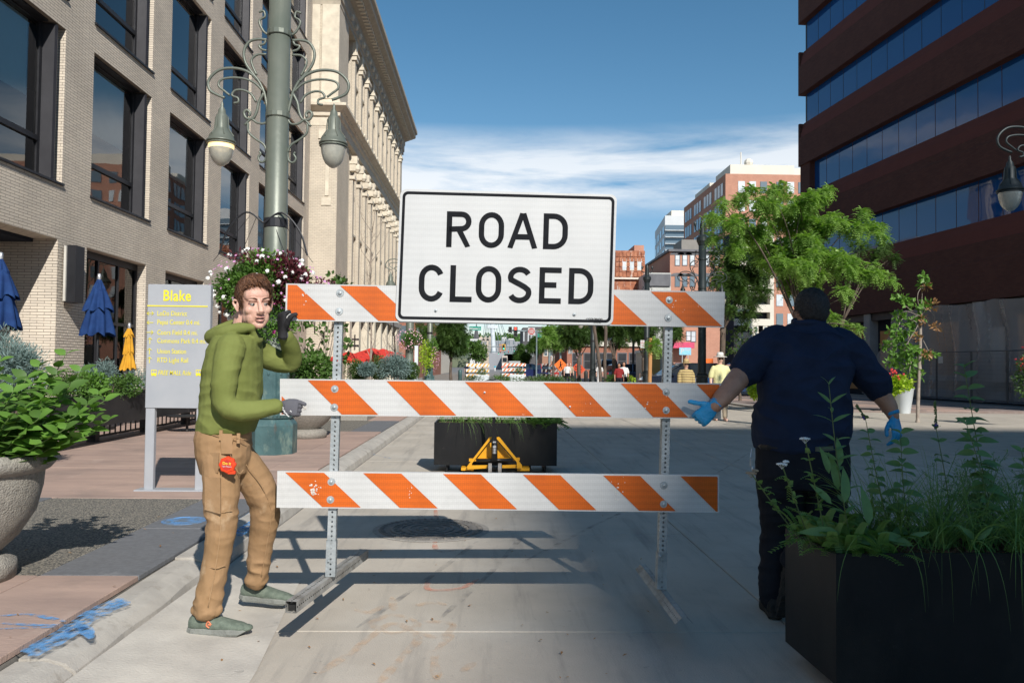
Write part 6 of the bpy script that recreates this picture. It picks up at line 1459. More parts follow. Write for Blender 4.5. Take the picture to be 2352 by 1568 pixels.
def leaf_mesh(L, W, mt, tip=.35, cup=.12, droop=.15, n=5, name='leaf'):
    m_ = MB(); prev = None
    for k in range(n+1):
        t = k/n; w = W*(math.sin(math.pi*min(1, t**.75))**.8 if 0 < t < 1 else 0.02)*.5; z = -droop*L*t*t; i = len(m_.v)
        m_.v += [(L*t, -w, z+cup*w*1.5), (L*t, 0, z), (L*t, w, z+cup*w*1.5)]
        if prev is not None: m_.face((prev,prev+1,i+1,i)); m_.face((prev+1,prev+2,i+2,i+1))
        prev = i
    return m_.mesh(name, mt, True)
def place_leaf(parent, me, p, d, n, s=1.0, name='leaf'):
    d = Vector(d).normalized(); n = Vector(n); y = n.cross(d)
    if y.length < 1e-4: y = d.orthogonal()
    y.normalize(); z = d.cross(y); M = Matrix(((d.x,y.x,z.x,p[0]),(d.y,y.y,z.y,p[1]),(d.z,y.z,z.z,p[2]),(0,0,0,1))) @ Matrix.Scale(s,4); return linkm(name, me, parent, M)
LF_b = [leaf_mesh(.085,.052,L_bas,droop=.25), leaf_mesh(.075,.045,L_bas,droop=.4), leaf_mesh(.09,.05,L_mid,droop=.3)]
def stemplant(label, base, tops, leaves, pairs, ls, seed, stem_r=.0035, gap0=.25, wh=2, name='leafy_plant', upf=.35, tip=True, leafmat=None, cat='plant'):
    r = random.Random(seed); base = Vector(base); t = thing(name, label, cat, base)
    for tp in tops:
        b0 = base+Vector((r.uniform(-.05,.05), r.uniform(-.05,.05), 0)) if len(tops) > 1 else base; tp = Vector(tp); mid = b0.lerp(tp, .5)+Vector((r.uniform(-.02,.02), 0, .02)); sp_ = spline([b0, mid, tp], 8)
        m_ = MB(); m_.tube(sp_, [stem_r*(1-.5*k/len(sp_)) for k in range(len(sp_))], 5); m_.build('stem', M_stem, t, smooth=True)
        for k in range(pairs):
            f = gap0+(1-gap0)*k/max(1,pairs-1); q = sp_[min(len(sp_)-1, int(f*(len(sp_)-1)))]; a0 = k*1.3+r.random()*.5; sc = ls*(1.1-.32*f)*r.uniform(.85,1.15)
            for w in range(wh):
                a = a0+w*2*math.pi/wh; d = Vector((math.cos(a), math.sin(a), upf+ (.5 if k > pairs-3 else 0)+r.uniform(-.15,.15))); place_leaf(t, r.choice(leaves), q, d, (r.uniform(-.5,.5),-r.uniform(.1,1.1),1), sc)
    return t
URNL = 'inner,middle,front right,right hand,lowest front,low middle,right bulging,small central,lower left,far right low,left edge,tallest left,tallest central,tall right,right rear,outermost right,front centre,front left,lower centre,lowest right,bottom left,rear left,rear central'.split(',')
k_ = 0
for (x, y, dy) in ((60,870,.0),(130,860,-.02),(160,890,-.15),(200,930,-.12),(90,960,-.28),(150,985,-.25),(240,920,-.0),(100,915,-.1),(30,900,-.25),(215,965,-.1),(30,880,-.1),(90,842,.12),(150,815,.15),(185,852,-.05),(225,905,.05),(250,965,-.02),(120,905,-.22),(60,935,-.26),(175,955,-.2),(205,1000,-.15),(20,960,-.3),(0,830,.1),(110,870,.02)):
    tp = P(x, y, 4.72+dy); ang = math.atan2(dy, tp.x-UC.x); b = Vector((UC.x+(tp.x-UC.x)*.45, UC.y+dy*.5, SW+.66)); k_ += 1
    stemplant('broad leaved bright green plant in the concrete urn', b, [tp], LF_b, 8, 1.0, 40+k_, stem_r=.004, gap0=.12).update_tag() if False else setp(stemplant(URNL[k_-1]+' broad leaved green plant in the left concrete urn', b, [tp], LF_b, 13 if y < 950 else 10, 1.32, 40+k_, stem_r=.004, gap0=.12), group='broad leaved plants crowded in the left urn')
LF_s = [leaf_mesh(.11,.032,L_bas,droop=.5), leaf_mesh(.10,.03,L_mid,droop=.7)]
r = random.Random(77); t = thing('trailing_plant', 'narrow leaved plants drooping over the front rim of the left concrete urn', 'plant', (UC.x,UC.y,SW+.66))
for k in range(70):
    a = -math.pi*r.uniform(.02,.98); q = UC+Vector((math.cos(a)*.36*r.uniform(.6,1.05), math.sin(a)*.36*r.uniform(.6,1.05), .68+r.uniform(0,.08))); place_leaf(t, r.choice(LF_s), q, (math.cos(a)+r.uniform(-.5,.5), math.sin(a)+r.uniform(-.5,.5), r.uniform(-.1,.6)), (0,0,1), r.uniform(.8,1.3))
# juniper like bush behind it
jc = P(32,850,9.0); shrub('juniper_bush', 'blue green conical juniper bush behind the left urn plants', (jc.x,9.0,1.25), (.32,.32,.42), 3600, L_blue, .07, .012, seed=3, shell=.3, zb=SW+.4, lumps=12)
# ---- terrace railing with hanging boxes
M_box = mat('black_planter', (.022,.021,.022), (.03,.028,.028), 3, .6, bump=.1, bscale=30)
rl = thing('terrace_railing', 'black steel railing with short bars around the restaurant terrace', 'railing', (-6.3,14,SW))
for k in range(9):
    y = 9.0+k*1.9; MB().box(-6.36,-6.22,y-.07,y+.07,SW,.92).build('post', M_box, rl)
    for j in range(9): yy = y+.17+j*.19; MB().box(-6.30,-6.28,yy-.008,yy+.008,SW+.08,.5).build('bar', M_box, rl)
    MB().box(-6.31,-6.27,y+.071,y+1.829,SW+.06,SW+.09).build('rail', M_box, rl); MB().box(-6.31,-6.27,y+.071,y+1.829,.86,.90).build('rail', M_box, rl)
ORD = 'first second third fourth fifth sixth seventh eighth ninth tenth eleventh twelfth thirteenth fourteenth fifteenth sixteenth seventeenth eighteenth'.split()
for k in range(9):
    y = 8.4+k*1.85; bx = thing('railing_planter_box', ORD[k]+' black planter box along the terrace railing, counted from the camera', 'planter', (-6.1,y,.45), group='black planter boxes hung along the terrace railing')
    m_ = MB(); m_.box(-6.21,-5.93,y,y+1.83,.44,.46); m_.box(-6.21,-6.19,y,y+1.83,.461,.88); m_.box(-5.95,-5.93,y,y+1.83,.461,.88); m_.box(-6.189,-5.951,y,y+.02,.461,.88); m_.box(-6.189,-5.951,y+1.81,y+1.83,.461,.88); m_.build('box', M_box, bx)
    MB().box(-6.188,-5.952,y+.021,y+1.809,.60,.82).build('soil', MATS['potting_soil'], bx)
mats_ = [(L_bas,.06,.035),(L_mid,.05,.03),(L_blue,.045,.012),(L_grn,.035,.022)]
labs = ['soft green herb bush spilling over the railing box','fine leaved bush in the railing box','grey green sage bush in the railing box','dense dark bush in the railing box']
r = random.Random(12)
for k in range(18):
    y = 8.6+k*.92; q = k%4; lm, L, W = mats_[q]; shrub('box_shrub', labs[q]+', '+ORD[k]+' plant from the camera', (-6.08+r.uniform(-.05,.08),y,1.0+r.uniform(-.05,.1)), (.30,.46,.24+r.uniform(0,.10)), 1300, lm, L, W, seed=100+k, group=labs[q].replace(' bush',' bushes').replace('box','boxes'), zb=.82, stem=False, shell=.4)
for (x, y, Y_) in ((205,880,14.2),(250,870,15.0),(15,830,10)):
    c = P(x, y, Y_); shrub('feathery_bush', ('tall blue green feathery bush below the closed blue parasol','blue green feathery bush left of the closed yellow parasol','feathery bush at the left frame edge')[(205,250,15).index(x)], (c.x,Y_,c.z), (.28,.28,.42), 1800, L_blue, .07, .012, seed=x, zb=.6, shell=.25)
# ---- closed parasols
M_bluc = cloth('blue_canvas', (.014,.045,.15), (.010,.032,.115), bump=.2); M_yelc = cloth('yellow_canvas', (.62,.32,.03), (.52,.26,.025), bump=.2)
def closed_parasol(label, top, h, w, mt, tiers, zb, group=None, seed=0):
    t = thing('closed_parasol', label, 'parasol', (top.x,top.y,zb), group=group); r = random.Random(seed)
    MB().tube([(top.x,top.y,zb),(top.x,top.y,top.z-.05)], .025, 8).build('pole', M_frame, t)
    m_ = MB(); m_.lathe([(.001,.10),(.028,.09),(.035,.03),(.03,-.02)], top, 12, cap=False); m_.build('finial', M_alu, t, smooth=True)
    for (z0, r0, z1, r1) in tiers:
        m_ = MB(); n = 48; nz = 8
        for j in range(nz+1):
            f = j/nz; rr = (r0+(r1-r0)*f**.8)*w; zz = -(z0+(z1-z0)*f)*h
            for q in range(n): a = 2*math.pi*q/n; k = 1+(.20*f+.05)*math.sin(a*8+seed+f*.8)+.05*math.sin(a*3+seed); m_.v.append((top.x+rr*k*math.cos(a), top.y+rr*k*math.sin(a), top.z+zz-(.02*math.sin(a*8+seed) if j == nz else 0)*h*2))
        for j in range(nz):
            for q in range(n): m_.face((j*n+q, j*n+(q+1)%n, (j+1)*n+(q+1)%n, (j+1)*n+q))
        m_.build('canopy', mt, t, smooth=True)
    MB().box(top.x-.25,top.x+.25,top.y-.25,top.y+.25,zb,zb+.06).build('base', M_box, t)
bt_ = [(0,.08,.22,.42),(.17,.36,.56,.86),(.52,.62,1.0,1.0)]
closed_parasol('closed dark blue tiered parasol in front of the shop window', P(228,640,15), 1.04, .265, M_bluc, bt_, SW, 'closed dark blue parasols', 1)
closed_parasol('closed dark blue tiered parasol cut by the left frame edge', P(2,593,13), 1.12, .28, M_bluc, bt_, SW, 'closed dark blue parasols', 3)
closed_parasol('closed small yellow parasol beside the wayfinding sign', P(297,752,17), .88, .125, M_yelc, [(0,.15,.2,.7),(.16,.45,.62,.75),(.60,.55,1.0,1.15)], SW, None, 2)
# tables behind the railing
for (x, y, Y_) in ((225,873,15.5),(430,965,14.8)):
    c = P(x, y, Y_); z = .9 if x < 300 else .45; tb = thing('terrace_table', 'round pale cafe table on the terrace behind the railing' if x < 300 else 'low dark terrace table seen under the wayfinding sign', 'table', (c.x,Y_,SW)); m_ = MB(); m_.lathe([(.35,z-.02),(.36,z),(.001,z+.002)], (c.x,Y_,0), 24, cap=False); m_.build('table_top', M_alu if x < 300 else M_box, tb); MB().tube([(c.x,Y_,SW),(c.x,Y_,z-.02)], .025, 8).build('leg', M_box, tb)
# ---- wayfinding sign "Blake"
ws = thing('wayfinding_sign', 'grey street directory sign headed Blake in yellow letters on two grey posts', 'sign', (-3.0,8.04,SW))
M_wg = mat('grey_sign_paint', (.40,.41,.43), (.36,.375,.40), 3, .45, metal=.15); scuffs(M_wg, (.6,.6,.62), .68, .74, 5); M_wy = mat('yellow_vinyl', (.78,.68,.03), (.70,.60,.03), 9, .5)
SYd = 8.04
def S(x, y): return P(x, y, SYd)
a, b = S(336,935.5), S(487.5,655); ztop = b.z; zbot = a.z; x0 = a.x; x1 = b.x; yf = SYd-.035
MB().bevbox(x0,x1,SYd-.035,SYd+.035,zbot,ztop,.006).build('panel', M_wg, ws)
MB().bevbox(x0+.005,x0+.095,SYd-.03,SYd+.03,SW+.01,zbot-.002,.006).build('post', M_wg, ws); MB().bevbox(x1-.12,x1-.03,SYd-.03,SYd+.03,SW+.01,zbot-.002,.006).build('post', M_wg, ws)
MB().bevbox(x0-.07,x1+.04,SYd-.09,SYd+.09,SW-.0,SW+.012,.005).build('base_plate', M_wg, ws)
wd = x1-x0
def stext(s_, px, py, size, xs=.82, bold=.008, shear=0, al='LEFT', cs=1.0):
    p = S(px, py); return textobj('lettering', s_, size, M_wy, ws, (p.x, yf-.0035, p.z), (1,0,0), (0,0,1), xs=xs, bold=bold, shear=shear, align=al, cs=cs)
stext('Blake', 410, 681, .150, .80, .0035, al='CENTER', cs=1.08)
p = S(342,703.5); q = S(480,703.5); MB().box(p.x,q.x,yf-.004,yf-.0005,(p.z+q.z)/2-.006,(p.z+q.z)/2+.006).build('yellow_rule', M_wy, ws)
for s_, y in (('LoDo District',720.5),('Pepsi Center 0.4 mi.',740.5),('Coors Field 0.4 mi.',764),('Commons Park 0.4 mi.',783),('Union Station',807),('RTD Light Rail',827)): stext(s_, 364.5, y, .068, .76, .0004)
stext('FREE MALL Ride', 366, 856, .066, .72, .0004, shear=.25)
def arrow(px, py, dirs):
    m_ = MB(); c = S(px, py); c = Vector((c.x, yf-.003, c.z)); nn = 0
    for d in dirs:
        d = Vector(d); s_ = Vector((-d.z,0,d.x)); L = .032; h_ = .020; w = .006; nn += 1; off = Vector((0,-.0004*nn,0))
        e = c+d*L; m_.obox(c+d*(L*.0)+off, d*(L*.95), s_*w*.5, (0,.001,0)) if nn == 1 else None
        for k in (-1,1): a_ = e-d*h_+s_*(k*h_); m_.bar(e+off, a_+off, .003, .0075, (0,1,0)); 
    return m_.build('arrow', M_wy, ws)
arrow(349,720,[(1,0,0),(-1,0,0)]); arrow(349,741,[(-1,0,0)]); arrow(348,763.5,[(1,0,0)]); arrow(348,783,[(0,0,1)]); arrow(347,807,[(0,0,1)]); arrow(347,827,[(0,0,1)])
for px in (357,459):
    c = S(px,855.5); m_ = MB(); bx = lambda u0,u1,v0,v1: m_.box(c.x+u0*.026,c.x+u1*.026,yf-.003,yf-.001,c.z+v0*.028,c.z+v1*.028)
    bx(-1,1,-1,-.15); bx(-1,-.8,-.149,1); bx(.8,1,-.149,1); bx(-.799,.799,.75,1); bx(-.08,.08,-.149,.749); bx(-.8,-.4,-1.25,-1.01); bx(.4,.8,-1.25,-1.01); m_.build('bus_symbol', M_wy, ws)
# ---- black planters on feet
M_plb = mat('powder_coated_black', (.006,.0065,.007), (.010,.010,.011), 2.5, .45, spec=.25, bump=.06, bscale=200); scuffs(M_plb, (.05,.045,.04), .66, .78, 12); add_stains(M_plb, (.028,.026,.023), 1.6, (1,1,.5), .45, .75, .8); add_stains(M_plb, (.06,.055,.05), 60, (1,1,1), .68, .74, .6)
M_mulch = mat('bark_mulch', (.20,.09,.04), (.08,.04,.02), 30, .9, bump=.8)
def steel_planter(o, ax, L, D, z0, z1, label):
    ax = Vector(ax).normalized(); ay = Vector((-ax.y,ax.x,0)); o = Vector(o); t = thing('steel_planter_box', label, 'planter', o+ax*L/2)
    def bx(mb, u0,u1,v0,v1,a,b): 
        q = lambda u,v,z: o+ax*u+ay*v+Vector((0,0,z)); mb.hexa([q(u0,v0,a),q(u1,v0,a),q(u1,v1,a),q(u0,v1,a),q(u0,v0,b),q(u1,v0,b),q(u1,v1,b),q(u0,v1,b)])
    w = .018; m_ = MB(); bx(m_,0,L,0,w,z0,z1); m_.build('panel', M_plb, t)
    m_ = MB(); bx(m_,0,L,D-w,D,z0,z1); m_.build('panel', M_plb, t); m_ = MB(); bx(m_,0,w,w+.001,D-w-.001,z0,z1-.001); m_.build('panel', M_plb, t); m_ = MB(); bx(m_,L-w,L,w+.001,D-w-.001,z0,z1-.001); m_.build('panel', M_plb, t)
    m_ = MB(); bx(m_,w+.001,L-w-.001,w+.001,D-w-.001,z0+.01,z1-.035); m_.build('soil', M_mulch, t)
    for u in (.16,L-.36):
        m_ = MB(); bx(m_,u,u+.02,.05,D-.05,0.005,z0-.001); bx(m_,u+.2,u+.22,.05,D-.05,0.005,z0-.001); bx(m_,u+.0201,u+.1999,.05,D-.05,0.005,.02); m_.build('foot', M_plb, t)
    return t, lambda u,v,z: o+ax*u+ay*v+Vector((0,0,z))
np_t, NQ = steel_planter((1.47,3.37,0), (.9995,.03,0), 1.62, .54, .085, .635, 'large black steel planter box in the bottom right corner')
fp_o = G(997,1083); fp_e = G(1272,1086)
fp_t, FQ = steel_planter((fp_o.x,10.60,0), (1,.0,0), 1.63, .70, .10, .66, 'black steel planter box on the road behind the barricade, on a pallet jack')
r = random.Random(21); m_ = MB()
for k in range(900):
    q = NQ(r.uniform(.03,1.58), r.uniform(.03,.50), .605+r.uniform(0,.012)); d = rv(r); d.z *= .3; d.normalize(); s_ = d.cross(Vector((0,0,1))); m_.obox(q, d*r.uniform(.006,.018), s_*r.uniform(.003,.007), (r.uniform(-.002,.002),0,.002))
m_.build('mulch_chips', M_mulch, np_t, kind='stuff')
# plants of the near planter
def grass(mb, base, n, L, r, spread=.5, w=.003, droop=1.0, lean=None, seg=7, sd=.05):
    for _ in range(n):
        a = r.random()*6.283; l = L*r.uniform(.5,1.15); d = Vector((math.cos(a)*spread*r.random(), math.sin(a)*spread*r.random(), 1)).normalized()
        if lean: d = (d+Vector(lean)*r.uniform(.3,1)).normalized()
        p = Vector(base)+Vector((r.gauss(0,sd), r.gauss(0,sd), 0)); ww = w*r.uniform(.6,1.4); pr = None; s_ = d.cross(Vector((r.uniform(-1,1), r.uniform(-1,1), .2))).normalized(); q = p.copy(); dd = d.copy()
        for k in range(seg+1):
            f = k/seg; i = len(mb.v); e = s_*ww*(1-f**2*.95); mb.v += [tuple(q+e), tuple(q-e)]
            if pr is not None: mb.face((pr,pr+1,i+1,i))
            pr = i; dd = (dd+Vector((dd.x*.12, dd.y*.12, -.16*droop*(.5+f)))).normalized(); q = q+dd*(l/seg)
r = random.Random(5)
gt = thing('ornamental_grass', 'mass of fine green grass blades arching over the front of the near planter', 'grass', NQ(.8,.3,.63)); m_ = MB()
for u, v in ((.45,.35),(.58,.25),(.62,.3),(.75,.2),(.85,.4),(.95,.15),(1.05,.3),(1.2,.2),(1.35,.35),(1.5,.2),(.7,.45),(1.1,.5),(.40,.5)): grass(m_, NQ(u,v*.9,.60), 95, .44, r, .8, .0020, .9, sd=.035)
m_.build('blades', L_grass, gt, kind='stuff')
m_ = MB()
for u in (.62,.80,.84,.86,.9,1.0): grass(m_, NQ(u,.05,.635), 9 if u < .8 or u > .88 else 26, .62, r, .4, .0024, 2.6, (0,-.65,0), 12, .015)
for u in (.22,.3,.5,1.1,1.25,1.4): grass(m_, NQ(u,.03,.635), 3, .5, r, .5, .0016, 3.0, (0,-.8,0), 12, .02)
m_.build('trailing_blades', L_grass, gt, kind='stuff')
fw_ = thing('wispy_plant', 'fine twiggy plants with tiny leaves filling the back of the near planter', 'plant', NQ(1.1,.45,.63)); m_ = MB()
for k in range(80):
    b = NQ(r.uniform(.55,1.6), r.uniform(.2,.5), .60); tp = b+Vector((r.uniform(-.18,.18), r.uniform(-.1,.1), r.uniform(.22,.42))); sp_ = spline([b, b.lerp(tp,.5)+rv(r)*.03, tp],5); m_.tube(sp_, .0016, 4)
    for j in range(16): q = sp_[r.randint(2,len(sp_)-1)]; e = q+rv(r)*.07; m_.tube([q,e], .0009, 3); add_leaf(m_, e, rv(r), Vector((0,0,1)), .022, .007); add_leaf(m_, q.lerp(e,.5), rv(r), Vector((0,0,1)), .02, .006)
m_.build('twigs', L_plant, fw_, kind='stuff')
LF_o = [leaf_mesh(.066,.037,L_plant,droop=.15,cup=.25), leaf_mesh(.060,.035,L_plant,droop=.3,cup=.25)]; LF_l = [leaf_mesh(.10,.022,L_plant,droop=.3)]; LF_w = [leaf_mesh(.15,.040,L_plant,droop=.35,cup=.2)]
def cp(cx, cy, Y_): return P(1722.7+cx*.293, 861.3+cy*.293, Y_)
def ovalstem(lab, bx, by, tx, ty, Y_, n, ls, seed): 
    b = cp(bx,by,Y_); b.z = .60; return stemplant(lab, b, [cp(tx,ty,Y_)], LF_o, n, ls, seed, .003, .18, name='milkweed', upf=.12)
ovalstem('tallest stem with paired oval leaves near the right edge of the planter', 1960,1250,1680,-60,3.68,19,1.35,1)
ovalstem('stem with paired oval leaves just left of the tallest one', 1900,1250,1700,390,3.62,13,1.3,2)
ovalstem('short leafy stem topped by a leaf rosette below the blue gloved right hand', 1260,1250,1180,455,3.66,12,1.35,3)
ovalstem('leafy stem with a drooping purple flower tip left of the rosette stem', 1120,1250,905,340,3.70,14,1.1,4)
ovalstem('thin leafy stem ending in an upright purple flower spike', 1600,1250,1460,420,3.72,9,.9,5)
ovalstem('oval leaved stem at the right frame edge', 2200,1250,2130,600,3.70,10,1.2,6)
lab_e = stemplant('tall lance leaved weed rising in front of the navy shirt', (cp(790,1300,3.55).x,3.55,.63), [cp(618,75,3.55)], LF_l, 11, .95, 8, .003, .2, 2, name='tall_weed', upf=.6)
def spike(lab, a, b):
    t = thing('flower_spike', lab, 'flower', a); m_ = MB(); m_.tube(spline([a, a.lerp(b,.6)+Vector((.004,0,0)), b],5), [.003]*8+[.002]*3, 5); m_.build('stem', M_stem, t); r2 = random.Random(4); m_ = MB()
    for k in range(70): q = a.lerp(b, r2.uniform(.15,.95)); m_.ball(q+rv(r2)*.006, .0035, 5, 4)
    m_.build('buds', M_stem, t, kind='stuff'); 
    for k in range(14): q = a.lerp(b, r2.uniform(.05,.32)); linkm('floret', FLV, t, orient(q+rv(r2)*.007, rv(r2), .28))
spike('purple tipped flower spike leaning left beside the blue glove', cp(905,345,3.70), cp(832,228,3.70)); spike('upright flower spike with a band of purple florets', cp(1458,425,3.72), cp(1450,196,3.72))
r = random.Random(31)
for i, (lab, bx, by, tx, ty) in enumerate((('tallest white yarrow head in front of the navy shirt hem',620,1150,432,500),('white yarrow head in front of the black trousers',500,1130,250,700),('faded brownish yarrow head sticking out left of the planter',480,1110,10,770))):
    b = cp(bx,by,3.55); b.z = .60; tp = cp(tx,ty,3.5); t = thing('yarrow', lab, 'flower', b); sp_ = spline([b, b.lerp(tp,.5)+Vector((0,0,-.01 if i == 2 else .0)), tp],8); MB().tube(sp_, .0028, 5).build('stem', M_stem, t)
    m_ = MB(); 
    for k in range(26):
        q = sp_[r.randint(3,len(sp_)-3)]; d = rv(r); add_frond(m_, q, (d+Vector((0,0,.4))).normalized(), .05, r, 6, .03)
    m_.build('feathery_leaves', L_grass, t, kind='stuff')
    for k, off in enumerate(((0,0,0),(.022,.01,.010))[:2 if i else 1]):
        h_ = MB(); c = tp+Vector(off); s_ = .022 if k == 0 else .012
        for q in range(60): a = r.random()*6.283; rr = s_*math.sqrt(r.random()); e = c+Vector((rr*math.cos(a), rr*math.sin(a), .004*(1-(rr/s_)**2)+r.uniform(0,.002))); h_.ball(e, .0032, 5, 4); 
        for q in range(8): a = q*.785; h_.tube([c-Vector((0,0,.02)), c+Vector((s_*.8*math.cos(a), s_*.8*math.sin(a), 0))], .0008, 3)
        h_.build('flower_head', M_petw if i < 2 else mat('faded_petal', (.35,.27,.18), (.25,.18,.12), 30, .8), t)
yf_ = thing('yarrow_foliage', 'clump of feathery yarrow leaves spilling over the left corner of the near planter', 'plant', NQ(.12,.3,.63)); m_ = MB()
for k in range(110):
    b = NQ(r.uniform(.03,.30), r.uniform(.05,.5), .61); d = Vector((r.uniform(-1,.5), r.uniform(-.9,.5), r.uniform(.15,1.6))).normalized(); L = r.uniform(.14,.30); add_frond(m_, b, d, L, r, 16, .03); m_.tube([b, b+d*L*.5-Vector((0,0,L*.11)), b+d*L-Vector((0,0,L*.45))], .0012, 3)
m_.build('leaves', L_grass, yf_, kind='stuff')
bp_ = thing('broad_leaf_plant', 'low plant with a few long broad leaves at the front left of the near planter', 'plant', NQ(.35,.2,.63))
for (x, y, d, s_) in ((690,1225,(-1,-.1,.05),1.1),(1000,1240,(1,-.3,-.15),1.0),(930,1180,(.0,.1,1),1.15),(640,1010,(-.5,0,.6),.8),(740,1000,(.2,.2,1),1.1),(690,900,(-.1,0,1),1.1),(700,720,(.1,.1,1),.9),(620,770,(-.2,0,1),.8),(830,1290,(.6,-.5,.0),.7),(1080,1290,(1,-.2,-.1),.8),(1760,1290,(-.6,-.3,.6),.7),(1780,1290,(.6,-.3,.6),.6),(1240,1270,(.6,-.4,.3),.6)):
    place_leaf(bp_, LF_w[0], cp(x, y, 3.50 if y > 950 else 3.55), d, (0,-1,.4), s_)
# plants of the far planter
r = random.Random(8); fg = thing('planter_grass', 'grasses and feathery plants growing in the black planter on the pallet jack', 'plant', FQ(.8,.3,.63)); m_ = MB()
for u in (.13,.3,.5,.7,.9,1.1,1.3): grass(m_, FQ(u,.25,.62), 26, .42, r, .7, .0035, .9, sd=.05)
for u in (.35,.42,.6,.95,1.0): grass(m_, FQ(u,.04,.64), 8, .55, r, .5, .003, 2.2, (.5,-.7,0), 12, .02)
for k in range(260): b = FQ(r.uniform(1.25,1.66), r.uniform(.0,.5), .66); d = Vector((r.uniform(-.4,1), r.uniform(-1,.4), r.uniform(-.1,1))).normalized(); add_frond(m_, b, d, r.uniform(.1,.22), r, 8)
for k in range(700): q = FQ(r.uniform(.25,1.5), r.uniform(.05,.6), .64+r.uniform(0,.22)); add_leaf(m_, q, rv(r), Vector((0,0,1)), .05, .02)
m_.build('leaves', L_grass, fg, kind='stuff')
# ---- pallet jack
pj = thing('pallet_jack', 'yellow pallet jack with black handle under the far black planter', 'pallet jack', (.03,10.3,0))
M_jy = mat('yellow_enamel', (.75,.36,.01), (.65,.30,.01), 6, .4); M_jk = mat('black_enamel', (.012,.012,.013), None, 5, .35); M_whl = mat('grey_wheel', (.30,.28,.26), None, 9, .7)
JY = 10.35
def J(cx, cy, dy=0): return P(976.2+cx*.14648, 947.5+cy*.14648, JY+dy)
def jpoly(pts, d, name, mt, dy=0): m_ = MB(); m_.prism([J(a,b,dy) for a, b in pts], Vector((0,d,0))); return m_.build(name, mt, pj)
jpoly([(1010,385),(1045,378),(1045,400),(735,795),(735,880),(665,885),(660,840)], .04, 'frame_side', M_jy); jpoly([(1150,378),(1170,385),(1520,820),(1520,870),(1440,870),(1440,775),(1125,410),(1125,385)], .04, 'frame_side', M_jy)
jpoly([(1010,470),(1150,470),(1380,740),(800,740)], .02, 'frame_plate', M_jy, .12); jpoly([(690,720),(1485,706),(1485,750),(690,765)], .05, 'cross_tube', M_jy, .06); jpoly([(700,825),(985,820),(985,870),(700,885)], .03, 'fork_plate', M_jy, .045); jpoly([(1210,820),(1440,812),(1440,865),(1210,868)], .03, 'fork_plate', M_jy, .045)
m_ = MB(); m_.tube([J(1088,740,-.05), J(1088,440,-.05)], .040, 12); m_.tube([J(800,745,0),J(1380,740,0)], .022, 8); m_.build('pump', M_jk, pj, smooth=True); 
m_ = MB(); m_.bar(J(1083,470,-.07), J(1078,-110,-.16), .038, .03, (0,1,0)); m_.build('handle', M_jk, pj)
hd_ = MB(); hd_.tube(spline([J(905,-390,-.30),J(925,-480,-.32),J(1070,-512,-.33),J(1215,-480,-.32),J(1235,-390,-.30),J(1078,-330,-.29),J(905,-390,-.30)],6), .012, 8); hd_.bar(J(1078,-108,-.16), J(1078,-330,-.29), .034, .026, (0,1,0)); hd_.build('handle_grip', M_jk, pj, smooth=True)
m_ = MB()
for k in range(5): m_.lathe([(.022,0),(.026,.006),(.022,.012)], J(1088,640-k*22,-.09)-Vector((0,0,0)), 12)
m_.build('spring', M_alu, pj)
for cx in (1020,1172):
    c = J(cx, 880, -.02); w = MB(); w.tube([c-Vector((.022,0,0)), c+Vector((.022,0,0))], .075, 24); wo = w.build('wheel', M_whl, pj)
for (cx, cy) in ((1088,460),(1090,530)): m_ = MB(); m_.obox(J(cx,cy,-.105), (.02,0,0),(0,.006,0),(0,0,.010)); m_.build('chrome_cap', M_alu, pj)
for u in (.45,1.18): m_ = MB(); q = FQ(u-.08,.0,.05); m_.box(q.x,q.x+.16,10.42,11.5,.055,.092); m_.build('fork', M_jy, pj)
# ------------------------------------------------------------------ trees
def bl(px, py, pr, Y_, k=1.0): c = P(px, py, Y_); return ((c.x, Y_, c.z), pr*k/(F/Y_))
r = random.Random(44)
def fromcrop(lst, ox, oy, sc, Y_, jit): return [bl(ox+a*sc, oy+b*sc, q*sc, Y_+r.uniform(-jit, jit), 1.0) for a, b, q in lst]
T1 = [(600,130,60),(820,110,70),(500,190,60),(1000,200,105),(1160,150,70),(700,230,110),(380,230,50),(280,330,55),(450,380,105),(620,420,125),(850,400,140),(1080,400,140),(1250,360,90),(1400,430,85),(1560,420,70),(1480,300,45),(1630,470,45),(700,560,120),(900,600,140),(1150,640,140),(1350,700,110),(1500,740,85),(1610,780,55),(1710,825,32),(1100,800,100),(850,790,80),(1320,900,50),(1345,960,28),(1230,1110,45),(1340,1170,36),(1440,1205,26),(480,560,85),(300,500,55),(760,120,45),(1210,110,32),(950,300,100),(820,690,90),(1000,720,100),(960,830,70),(740,680,80),(600,480,80),(1040,500,90),(920,900,60)]
tree('honeylocust_tree', 'bright green feathery honeylocust tree rising behind the man in the navy shirt', (9.4,24.3,0), fromcrop(T1,1550,402,.293,24,1.2), L_loc, 2900, .23, .03, 'frond', .13, fork=(9.5,24.2,2.6), seed=1, sub=9, shell=.2)
T2 = [(400,620,95),(520,700,120),(650,760,110),(430,820,105),(560,870,95),(690,880,80),(330,700,60),(480,950,85),(610,1010,60),(560,1080,60),(430,1050,50),(620,640,90),(320,840,60),(360,960,60)]
tree('honeylocust_tree', 'darker feathery tree left of the bright one, hanging over the dark lamp post', (8.9,31,0), fromcrop(T2,1550,402,.293,30.5,.9), L_dark, 1900, .25, .03, 'frond', .12, fork=(9.0,30.8,3.0), seed=2, sub=10, shell=.2)  # shade on this crown is put into the darker leaf colour
T2b = [(1650,560,60),(1720,640,50),(1560,610,55),(1450,560,60)]
